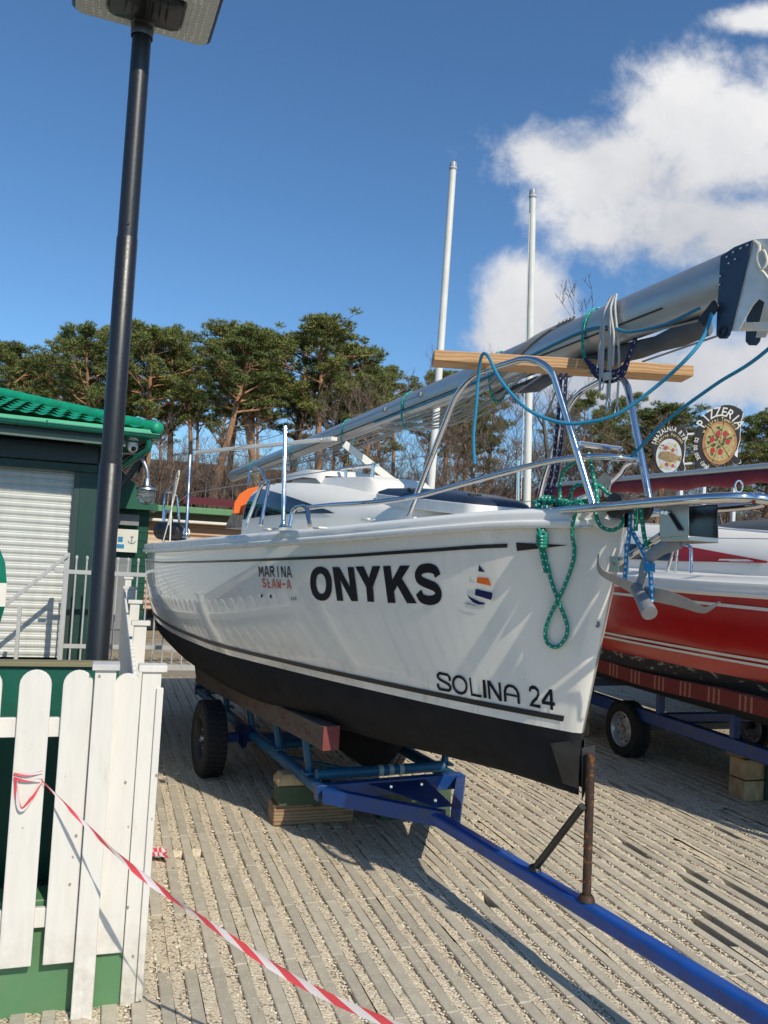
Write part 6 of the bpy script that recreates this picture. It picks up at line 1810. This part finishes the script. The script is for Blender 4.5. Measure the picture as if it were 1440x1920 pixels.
# ================================================================== RESTAURANT SIGNS
def sign(name, label, cx, cy, Y, kind):
    C_ = on_y(cx, cy, Y); k = Y / FPX / .949     # metres per photograph pixel, about
    # board faces the viewer, turned slightly
    g = thing(name, label, 'sign', (C_.x, C_.y, 0))
    dirv = Vector((-C_.x * .55, -Y, 0)).normalized(); xv = Vector((-dirv.y, dirv.x, 0)); 
    if xv.x < 0: xv = -xv
    k /= abs(xv.dot(Vector((RM[0, 0], RM[1, 0], 0)).normalized())) ** .5
    def at(px, py, d=0): return C_ + xv * ((px - cx) * k * 1.0) + U * (-(py - cy) * k + (px - cx) * k * .057) - dirv * d
    return g, at, k, xv, dirv
brd = paint('dark brown board', (.013, .007, .008), .5); brdw = paint('board edge white', (.72, .72, .72), .4)
cream = paint('cream lettering', (.72, .68, .60), .5); gold = paint('yellow lettering', (.62, .48, .20), .5)
def arc_text(text, at, cx, cy, rx, ry, a0, a1, size, mat, parent, name, k, xv, d, flip=False, sx=1.0):
    n = len(text)
    for i, ch in enumerate(text):
        if ch == ' ': continue
        a = R_(a0 + (a1 - a0) * (i + .5) / n)
        px = cx + rx * math.cos(a); py = cy - ry * math.sin(a)
        tx, ty = rx * math.sin(a), ry * math.cos(a)      # clockwise tangent (to the right when on top)
        tl = math.hypot(tx, ty); tx /= tl; ty /= tl
        o0 = at(px, py, d); o1 = at(px + tx, py + ty, d); o2 = at(px + ty, py - tx, d)
        X = (o1 - o0).normalized(); Y_ = (o2 - o0).normalized()
        w = size * k
        letters_world(ch, o0, X * sx, Y_, w, mat, parent, name, bold=.012, centre=True)
def lobes(at, pts, d): return [at(x, y, d) for x, y in pts]
def ell(cx, cy, rx, ry, a0=0, a1=360, n=40): return [(cx + rx * math.cos(R_(a0 + (a1 - a0) * i / n)), cy - ry * math.sin(R_(a0 + (a1 - a0) * i / n))) for i in range(n + 1)]
def disc(at, cx, cy, rx, ry, d, th=.004, n=32):
    return [at(x, y, d) for x, y in ell(cx, cy, rx, ry, 0, 360, n)[:-1]]
def board(g, at, outline, dirv, name='board'):
    mb = MB(); mb.prism([at(x, y, 0) for x, y in outline], dirv * -.03); mb.build(name, brd, g, bevel=.004)
    mb = MB(); mb.prism([at(x + 2.6, y + .8, .034) for x, y in outline], dirv * -.05); mb.build('backing', brdw, g)
# pizzeria board
g, at, k, xv, dv = sign('restaurant_sign', 'larger round brown sign showing a sliced pizza under the word PIZZERIA', 1352, 822, 9.6, 0)
ol = [(1302, 888), (1300, 850), (1298, 826), (1300, 806), (1308, 790), (1306, 783), (1309, 777), (1316, 770), (1324, 762), (1334, 757), (1344, 753), (1356, 749), (1366, 749), (1376, 751), (1384, 755), (1391, 759), (1396, 766), (1394, 777), (1391, 786), (1391, 800), (1391, 826), (1386, 846), (1380, 858), (1393, 868), (1395, 874), (1390, 877), (1384, 876), (1372, 866), (1360, 876), (1346, 880), (1333, 874), (1322, 885), (1312, 884)]
ol = ol[::-1]
board(g, at, ol, dv)
def flat(lst, mat, name, parent, d, dv=dv):
    mb = MB()
    for l in lst: mb.prism(l, dv * .003)
    return mb.build(name, mat, parent)
pz = flat([disc(at, 1349, 832, 36, 47, -.004)], paint('baked crust', (.42, .20, .07), .6, var=.3, vs=14), 'pizza', g, 0)
flat([disc(at, 1349, 831, 30.5, 40.5, -.008)], paint('cheese', (.50, .38, .16), .6, var=.45, vs=22, dirt=(.12, .15, .04), dirts=26), 'cheese', pz, 0)
q = random.Random(2)
tom = paint('tomato', (.42, .03, .02), .45, var=.2, vs=40)
for x, y in ((1333, 824), (1345, 812), (1360, 812), (1366, 829), (1335, 848), (1351, 851)): flat([disc(at, x, y, 5, 6.6, -.012, n=14)], tom, 'tomato', pz, 0)
flat([disc(at, 1349 + math.cos(a) * 24 * r_, 831 + math.sin(a) * 32 * r_, 1.8 + q.random() * 2, 1.4 + q.random() * 2, -.0115, n=8) for a, r_ in [(q.random() * 6.28, .25 + .8 * q.random()) for _ in range(34)]], paint('basil', (.05, .09, .02), .6), 'basil_leaves', pz, 0)
mb = MB()
for a in (20, 78, 128, 200, 248, 310):
    p0_ = at(1349, 830, -.013); p1_ = at(1349 + 35 * math.cos(R_(a)), 830 - 45 * math.sin(R_(a)), -.013); mb.beam(p0_, p1_, .003, .006)
mb.build('slice_cut', paint('brown cut', (.10, .03, .01), .6), pz)
arc_text('PIZZERIA', at, 1349, 834, 41, 61, 146, 32, 28, cream, g, 'letter', k, xv, -.006, sx=.85)
arc_text('w Starej Tawernie', at, 1350, 834, 37, 50.5, 152, 34, 11.5, gold, g, 'letter', k, xv, -.006, sx=.8)
arc_text('(68) 350 00 02', at, 1352, 838, 49.0, 51, 243, 160, 11.5, cream, g, 'letter', k, xv, -.006)
mb = MB(); 
for px in (1322, 1385):
    a_ = at(px, 800, .06); mb.beam(a_, Vector((a_.x, a_.y, 0)), .05, .05, (0, 1, 0))
mb.beam(at(1322, 885, .06), at(1330, 872, .06), .03, .03); mb.beam(at(1250, 812, .06), at(1385, 806, .06), .03, .03); mb.beam(at(1250, 877, .06), at(1350, 872, .06), .03, .03); mb.build('post', paint('white post', (.68, .69, .69), .4), g, bevel=.004)
# fish fry board
g, at, k, xv, dv = sign('restaurant_sign', 'smaller round brown sign showing a fried fish on a plate, left of the pizza sign', 1254, 846, 9.6, 1)
ol = [(1220, 836), (1217, 830), (1221, 824), (1228, 812), (1236, 803), (1246, 796), (1258, 791), (1270, 791), (1280, 794), (1288, 800), (1291, 808), (1290, 818), (1286, 826), (1287, 840), (1286, 856), (1284, 866), (1289, 882), (1287, 889), (1281, 887), (1276, 880), (1268, 890), (1256, 898), (1244, 896), (1232, 884), (1225, 868), (1221, 850)][::-1]
board(g, at, ol, dv)
def flat(lst, mat, name, parent, d, dv=dv):
    mb = MB()
    for l in lst: mb.prism(l, dv * .003)
    return mb.build(name, mat, parent)
pt = flat([disc(at, 1254, 856, 26.5, 36.5, -.004)], paint('plate', (.55, .54, .52), .4), 'plate', g, 0)
flat([disc(at, 1254, 856, 21, 29, -.007)], paint('plate well', (.46, .45, .43), .4, var=.12, vs=30), 'plate_well', pt, 0)
fish = [(1233, 854), (1237, 847), (1246, 846), (1256, 848), (1266, 852), (1273, 858), (1279, 856), (1279, 867), (1272, 864), (1262, 869), (1252, 868), (1242, 864), (1235, 860)]
flat([[at(x, y, -.012) for x, y in fish[::-1]]], paint('fried fish', (.32, .21, .09), .5, var=.5, vs=25, dirt=(.10, .04, .015), dirts=20), 'fish', pt, 0)
flat([disc(at, x, y, r_, r_ * 1.15, -.0105, n=12) for x, y, r_ in ((1247, 839, 4), (1262, 844, 3.5), (1250, 874, 3.6), (1263, 877, 3.2), (1242, 834, 2))], paint('tomato half', (.40, .05, .03), .5), 'tomato_halves', pt, 0)
flat([disc(at, x, y, r_, r_ * 1.1, -.011, n=10) for x, y, r_ in ((1255, 839, 3.4), (1267, 833, 3.2), (1257, 873, 3.2), (1240, 878, 3.6), (1268, 868, 2.6))], paint('lemon', (.52, .38, .06), .5), 'lemon_slices', pt, 0)
flat([disc(at, 1233 + q.random() * 38, 830 + q.random() * 50, 1.3, 1.2, -.0108, n=6) for _ in range(26)], paint('herbs', (.07, .10, .02), .6), 'herbs', pt, 0)
arc_text('SMAŻALNIA RYB', at, 1256, 856, 33.5, 53, 155, 36, 14, cream, g, 'letter', k, xv, -.006, sx=.72)
arc_text('Tawerna Portowa', at, 1256, 856, 29, 42.5, 150, 36, 9.6, gold, g, 'letter', k, xv, -.006, sx=.75)
mb = MB()
for px in (1284,):
    a_ = at(px, 830, .06); mb.beam(a_, Vector((a_.x, a_.y, 0)), .05, .05, (0, 1, 0))
mb.beam(at(1270, 885, .06), at(1284, 905, .06), .03, .03); mb.build('post', paint('white sign post', (.68, .69, .69), .4), g, bevel=.004)
# ================================================================== TREES
def fast_mesh(name, V, F, mats, mi=None, smooth=True):
    V = np.asarray(V, float); F = np.asarray(F, np.int32); me = bpy.data.meshes.new(name)
    me.vertices.add(len(V)); me.vertices.foreach_set('co', V.reshape(-1)); n = len(F); c = F.shape[1]
    me.loops.add(n * c); me.loops.foreach_set('vertex_index', F.reshape(-1)); me.polygons.add(n)
    me.polygons.foreach_set('loop_start', np.arange(n, dtype=np.int32) * c); me.polygons.foreach_set('loop_total', np.full(n, c, np.int32))
    if smooth: me.polygons.foreach_set('use_smooth', np.ones(n, bool))
    for m_ in mats: me.materials.append(m_)
    me.update(); me.validate(); return me
def needle_mat():
    t = NT('pine needles'); g = t.n('ShaderNodeNewGeometry'); oi = t.n('ShaderNodeObjectInfo')
    c = t.ramp(g.outputs['Random Per Island'], [(0, (.07, .10, .03)), (.35, (.16, .195, .065)), (.75, (.25, .275, .095)), (1, (.34, .34, .13))])
    c = t.mix(1, c, t.ramp(oi.outputs['Random'], [(0, (.85, .9, .9)), (1, (1.12, 1.05, .95))]), 'MULTIPLY')
    c = t.mix(1, c, t.ramp(t.noise(t.coord(), .8, 3), [(.3, (.72, .78, .7)), (.7, (1.15, 1.1, 1))]), 'MULTIPLY')
    t.set(col=c, rough=.65, spec=.25); return t.m
NEED = needle_mat()
def bark_mat():
    t = NT('pine bark'); v = t.coord(scale=(1, 1, .25)); s = t.n('ShaderNodeSeparateXYZ'); t.L.new(t.coord(), s.inputs[0])
    n1 = t.noise(v, 3.5, 7, .7)
    up = t.ramp(n1, [(.3, (.22, .11, .055)), (.7, (.50, .28, .15))]); lo = t.ramp(n1, [(.3, (.10, .075, .055)), (.7, (.28, .21, .15))])
    t.set(col=t.mix(t.range(s.outputs[2], 3, 9), lo, up), rough=.9); t.bump(n1, .6, .05); return t.m
BARK = bark_mat()
def tube_np(P, R, n=6):
    P = np.array(P, float); m_ = len(P); V = []; F = []
    for i in range(m_):
        t = P[min(i + 1, m_ - 1)] - P[max(i - 1, 0)]; t /= np.linalg.norm(t) + 1e-9
        a = np.cross(t, (0, 0, 1) if abs(t[2]) < .9 else (1, 0, 0)); a /= np.linalg.norm(a); b = np.cross(t, a)
        for j in range(n):
            w = 2 * math.pi * j / n; V.append(P[i] + (a * math.cos(w) + b * math.sin(w)) * R[i])
    for i in range(m_ - 1):
        for j in range(n):
            j2 = (j + 1) % n; F.append((i * n + j, i * n + j2, (i + 1) * n + j2, (i + 1) * n + j))
    return V, F
class Acc:
    def __init__(s): s.V = []; s.F = []
    def add(s, VF):
        o = len(s.V); s.V += list(VF[0]); s.F += [tuple(k + o for k in f) for f in VF[1]]
def needles(centres, rs, per):
    """tufts of narrow upturned blades filling flattened clumps"""
    Vs = []; Fs = []; o = 0
    for (c, r) in centres:
        n = int(per * r * r)
        u = rs.normal(size=(n, 3)); u /= np.linalg.norm(u, axis=1)[:, None]
        rad = r * rs.rand(n) ** .45
        p = np.array(c) + u * rad[:, None] * np.array([1, 1, .55])
        k = 8; L = .22 + .18 * rs.rand(n)
        ang = rs.rand(n, k) * 6.283; el = rs.uniform(-.15, 1.25, (n, k))
        d = np.stack([np.cos(ang) * np.cos(el), np.sin(ang) * np.cos(el), np.sin(el)], -1)
        out = u * np.array([1, 1, .6]); d = d + out[:, None, :] * .5; d /= np.linalg.norm(d, axis=2)[:, :, None]
        sd = np.cross(d, rs.normal(size=(n, k, 3))); sd /= np.linalg.norm(sd, axis=2)[:, :, None] + 1e-9
        base = p[:, None, :] + sd * 0; tip = base + d * L[:, None, None]; w = .026
        V = np.stack([base - sd * w, base + sd * w, tip + sd * .006], 2)  # n,k,3,3
        V[:, :, :, :] += 0
        Vs.append(V.reshape(-1, 3)); m_ = n * k
        Fs.append((np.arange(m_ * 3).reshape(m_, 3) + o)); o += m_ * 3
    return np.concatenate(Vs), np.concatenate(Fs)
def make_pine(seed, H, cr, crown0, lean=.0, dead=6):
    r = random.Random(seed); rs = np.random.RandomState(seed)
    A = Acc(); k = 12; P = []
    bx = by = 0; dx = lean; dy = r.uniform(-.03, .03)
    for i in range(k + 1):
        f = i / k; P.append((bx, by, f * H * .94)); dx += r.uniform(-.05, .05); dy += r.uniform(-.04, .04); bx += dx * H / k; by += dy * H / k
    R0 = .018 * H + .03
    A.add(tube_np(P, [R0 * (1 - .85 * (i / k) ** 1.1) * (1.25 if i == 0 else 1) for i in range(k + 1)], 9))
    cl = []
    def trunk_at(z):
        f = min(max(z / (H * .94) * k, 0), k - 1e-3); i = int(f); t = f - i; return np.array(P[i]) * (1 - t) + np.array(P[i + 1]) * t
    nb = 23
    for b in range(nb):
        f = b / (nb - 1); z = H * (crown0 + (1 - crown0) * .93 * f); az = b * 2.4 + r.uniform(-.5, .5)
        prof = max(.15, math.sin(math.pi * (.16 + .76 * f))) ** .8
        ln = cr * (.45 + .75 * prof) * r.uniform(.55, 1.1) * (1 if f < .75 else 1.25 - .75 * f)
        c0 = trunk_at(z * .97); d = np.array([math.cos(az), math.sin(az), r.uniform(.15, .55)])
        pts = [c0]; cur = c0.copy(); dd = d.copy()
        for s in range(5):
            dd = dd + np.array([r.uniform(-.25, .25), r.uniform(-.25, .25), r.uniform(-.05, .22)]); dd /= np.linalg.norm(dd); cur = cur + dd * ln / 5; pts.append(cur.copy())
        A.add(tube_np(pts, [R0 * .36 * (1 - f * .55) * (1 - .8 * i / 5) for i in range(6)], 5))
        for s in (2, 3, 4, 5):
            if s == 2 and r.random() < .6: continue
            for q_ in range(2 if s > 3 else 1):
                off = np.array([r.gauss(0, .6), r.gauss(0, .6), r.uniform(-.2, .6)]) * cr * .28
                e = pts[s] + off; A.add(tube_np([pts[s - 1], (pts[s - 1] + e) / 2 + np.array([0, 0, .05]), e], [R0 * .12, R0 * .08, R0 * .04], 4))
                cl.append((e + np.array([0, 0, .15]), cr * r.uniform(.11, .22)))
    top = trunk_at(H * .93)
    for q_ in range(5): cl.append((top + np.array([r.gauss(0, .5), r.gauss(0, .5), r.uniform(-.4, .6)]) * cr * .35, cr * r.uniform(.12, .2)))
    # dead lower branches
    for q_ in range(dead):
        z = H * r.uniform(.3, crown0 + .1); az = r.uniform(0, 6.28); c0 = trunk_at(z); ln = r.uniform(.8, 2.2)
        pts = [c0]; cur = c0.copy(); dd = np.array([math.cos(az), math.sin(az), r.uniform(-.2, .4)])
        for s in range(4): dd = dd + np.array([r.uniform(-.4, .4), r.uniform(-.4, .4), r.uniform(-.25, .25)]); cur = cur + dd / np.linalg.norm(dd) * ln / 4; pts.append(cur.copy())
        A.add(tube_np(pts, [.05, .04, .03, .02, .01], 4))
    tm = fast_mesh('trunk', A.V, A.F, [BARK])
    V, F = needles(cl, rs, 108)
    fm = fast_mesh('crown', V, F, [NEED], smooth=False)
    return tm, fm
TREEN = [0]
def place_tree(name, meshes, names, loc, rz, sc, label, cat, group):
    t = thing(name, label, cat, loc, group); t.rotation_euler = (0, 0, rz); t.scale = (sc[0], sc[0], sc[1])
    for n_, me in zip(names, meshes):
        o = bpy.data.objects.new(n_, me); COL.objects.link(o); o.parent = t
    return t
PINES = [make_pine(11, 19, 3.2, .54, .02), make_pine(12, 19, 2.9, .60, -.03, 10), make_pine(13, 19, 3.5, .50, .04), make_pine(14, 19, 2.7, .62, .05, 9), make_pine(15, 19, 3.2, .53, -.05), make_pine(16, 19, 2.9, .40, .01, 3)]
GP = 'pines along the edge of the wood'
def at_tree(px, ptop, D):
    """ground point under picture column px at distance D, and the height that reaches row ptop"""
    p = on_y(px, ptop, D); return Vector((p.x, p.y, gz(p.x, p.y))), p.z - gz(p.x, p.y)
pine_list = [  # column, top row, distance, prototype, width factor, label
    (5, 640, 62, 0, 1.05), (55, 662, 66, 3, .9), (100, 668, 70, 1, .9), (140, 640, 64, 2, 1.05), (185, 628, 60, 4, 1.0), (235, 618, 66, 0, 1.0),
    (282, 612, 61, 2, 1.1), (335, 632, 67, 4, 1.0), (372, 660, 72, 1, .9), (410, 606, 58, 3, 1.15), (440, 640, 68, 1, 1.0), (488, 622, 64, 0, 1.0),
    (525, 598, 59, 4, 1.1), (570, 615, 66, 2, 1.0), (612, 600, 60, 0, 1.1), (652, 642, 62, 2, 1.0), (692, 680, 60, 5, 1.0), (725, 705, 70, 1, .9),
    (790, 688, 66, 3, .9), (838, 690, 75, 1, .9), (880, 712, 68, 0, .95), (930, 755, 54, 4, 1.1), (1098, 735, 52, 2, .85), (1150, 770, 54, 5, .9), (1240, 755, 50, 0, 1.25), (1205, 785, 56, 4, 1.1),
    (1372, 778, 50, 3, 1.15), (1432, 775, 48, 5, 1.25), (1320, 795, 55, 1, 1.1)]
pl_lab = ['at the far left edge of the wood', 'small, between two broad crowns on the far left', 'thin, behind the roof ridge on the left', 'broad, above the green roof', 'broad, just left of the black lamp post', 'just behind the black lamp post',
          'dark and broad, just right of the black lamp post', 'rounded, right of the dark broad one', 'lower, in the dip between tall crowns', 'slender with a pale crooked trunk standing clear of the others', 'half hidden behind the slender one', 'left shoulder of the tallest clump',
          'tallest of the wood with a flat top', 'in the middle of the tallest clump', 'high and full on the right half of the tallest clump', 'full, on the right slope of the clump', 'low and bushy at the right end of the clump', 'last small one right of the clump',
          'standing behind the taller white mast', 'behind the plank, left of the pulpit arch', 'behind the pulpit arch', 'small, between the pulpit legs', 'dark, right of the pulpit arch', 'small, beside the pulpit port leg', 'wide, behind the fish sign', 'low, left of the fish sign',
          'thin, right of the pizza sign', 'bushy, at the right edge of the picture', 'small, between the two signs']
for i, ((px, pt_, D, k, w), lb) in enumerate(zip(pine_list, pl_lab)):
    loc, h = at_tree(px, pt_, D); s = h / 19.0
    place_tree('pine_tree', PINES[k], ('trunk', 'crown'), loc, i * 2.1, (s * w * 1.12, s * 1.0), 'tall pine ' + lb if not lb.startswith(('small', 'low', 'thin')) else 'pine, ' + lb, 'tree', GP)
# second, farther rank fills the wood
r = random.Random(9)
for i in range(26):
    px = -60 + i * 62 + r.uniform(-20, 20); top = 690 + r.uniform(-15, 40) + max(0, px - 700) * .12
    if 960 < px < 1080: continue
    loc, h = at_tree(px, top, 84 + r.uniform(-4, 10)); s = h / 19.0
    t = place_tree('pine_tree', PINES[i % 6], ('trunk', 'crown'), loc, i * 1.7, (s * .85, s), 'pine of the farther rank filling the wood behind the front pines', 'tree', 'farther rank of pines')

# bare deciduous trees and brushwood
def twig_mat(name, c1, c2):
    t = NT(name); g = t.n('ShaderNodeNewGeometry'); t.set(col=t.ramp(g.outputs['Random Per Island'], [(0, c1), (1, c2)]), rough=.9); return t.m
TWG = twig_mat('bare twigs', (.10, .068, .05), (.27, .19, .145)); 
BIR = NT('birch bark'); v = BIR.coord(scale=(1, 1, 3)); BIR.set(col=BIR.ramp(BIR.noise(v, 4, 6, .7), [(.4, (.06, .05, .045)), (.52, (.34, .31, .28))]), rough=.85); BIR = BIR.m
OAK = paint('grey bark', (.13, .11, .09), .9, var=.4, vs=5, bump=.6, bs=8)
def make_bare(seed, H, spread, levels=4, kids=4, trunk_r=.07, fine=.012, up=.55):
    r = random.Random(seed); A = Acc(); T = Acc()
    def grow(p, d, ln, rad, lev):
        pts = [np.array(p)]; cur = np.array(p); dd = np.array(d); segs = 5 if lev == 0 else 3
        for s in range(segs):
            dd = dd + np.array([r.gauss(0, .10), r.gauss(0, .10), .02]) * (1 if lev == 0 else 1.6); dd /= np.linalg.norm(dd); cur = cur + dd * ln / segs; pts.append(cur.copy())
        R = [rad * (1 - .75 * i / segs) for i in range(segs + 1)]
        (A if lev == 0 else T).add(tube_np(pts, R, 6 if lev == 0 else 3))
        if lev >= levels: return
        nk = kids + (4 if lev == 0 else 0)
        for c in range(nk):
            f = r.uniform(.35 if lev == 0 else .2, 1); i = min(int(f * segs), segs - 1); q = pts[i] + (pts[i + 1] - pts[i]) * (f * segs - i)
            az = r.uniform(0, 6.28); side = np.array([math.cos(az), math.sin(az), 0]); nd_ = dd * up + side * spread + np.array([0, 0, .25]); nd_ /= np.linalg.norm(nd_)
            grow(q, nd_, ln * r.uniform(.38, .6), max(fine, rad * .45 * (1 - .5 * f)), lev + 1)
    grow((0, 0, 0), (0, 0, 1), H * .8, trunk_r, 0)
    return A, T
def bare_proto(seed, H, bark, **k):
    A, T = make_bare(seed, H, **k)
    return (fast_mesh('trunk', A.V, A.F, [bark]), fast_mesh('branches', T.V, T.F, [k.get('mat') or TWG]))
BIRCH = [bare_proto(s, 11, BIR, spread=.5, levels=4, kids=4, trunk_r=.075, fine=.012) for s in (21, 22, 23)]
BRUSH = [bare_proto(s, 6, TWG, spread=.75, levels=4, kids=4, trunk_r=.05, fine=.011, up=.5) for s in (31, 32, 33)]
r = random.Random(12)
n_b = 0
for i in range(44):
    px = 300 + i * 27 + r.uniform(-10, 10)
    base = 850 if px < 640 else (785 if px < 1050 else 850)
    loc, h = at_tree(px, base + r.uniform(-25, 45), r.uniform(44, 56)); s = h / 11.0 * 1.08
    place_tree('birch_tree', BIRCH[i % 3], ('trunk', 'branches'), loc, i * 1.3, (s * .9, s), 'leafless slender birch with a pale trunk at the front of the wood', 'tree', 'bare birches at the edge of the wood')
for i in range(70):
    px = -40 + i * 22 + r.uniform(-10, 10)
    loc, h = at_tree(px, (905 if px < 700 else 885) + r.uniform(-40, 30), r.uniform(44, 66)); s = h / 6.0 * 1.1
    place_tree('bare_shrub', BRUSH[i % 3], ('trunk', 'branches'), loc, i * 1.9, (s, s), 'leafless brown shrub in the brushwood below the pines', 'shrub', 'leafless brushwood shrubs')
# dense far brush that closes the wood: uncountable, one object
def far_brush():
    rs = np.random.RandomState(5); n = 85000
    Y = rs.uniform(70, 100, n); X = rs.uniform(-45, 120, n) * 1.0
    h = np.interp(X, [-45, 0, 20, 45, 120], [6.0, 6.0, 6.6, 6.8, 7]) * rs.uniform(.55, 1.15, n) * (1 + (Y - 60) * .006)
    z0 = np.maximum(0, Y - 34) ** 1.15 * .035 + rs.rand(n) * h * .55
    L = h - (z0 - np.maximum(0, Y - 34) ** 1.15 * .035); L = np.maximum(1.0, L * rs.uniform(.4, 1, n))
    lean = rs.normal(0, .22, (n, 2)); w = rs.uniform(.012, .05, n)
    V = np.zeros((n, 3, 3)); V[:, 0] = np.stack([X - w, Y, z0], 1); V[:, 1] = np.stack([X + w, Y + .02, z0], 1); V[:, 2] = np.stack([X + lean[:, 0] * L, Y + lean[:, 1] * L, z0 + L], 1)
    me = fast_mesh('brushwood', V.reshape(-1, 3), np.arange(n * 3).reshape(n, 3), [twig_mat('far brush', (.05, .036, .03), (.15, .105, .085))], smooth=False)
    o = bpy.data.objects.new('brushwood', me); COL.objects.link(o); tag(o, 'brown leafless undergrowth filling the wood between the trunks', 'undergrowth', kind='stuff')
far_brush()
# old bare oak behind the pulpit
A, T = make_bare(77, 13, spread=.62, levels=5, kids=3, trunk_r=.42, fine=.022, up=.75)
OAKM = (fast_mesh('trunk', A.V, A.F, [OAK]), fast_mesh('branches', T.V, T.F, [OAK]))
loc, h = at_tree(1052, 575, 42); s = h / 17.0
place_tree('oak_tree', OAKM, ('trunk', 'branches'), loc, .8, (s * .8, s), 'old leafless tree with thick grey limbs behind the bow rail', 'tree', None)
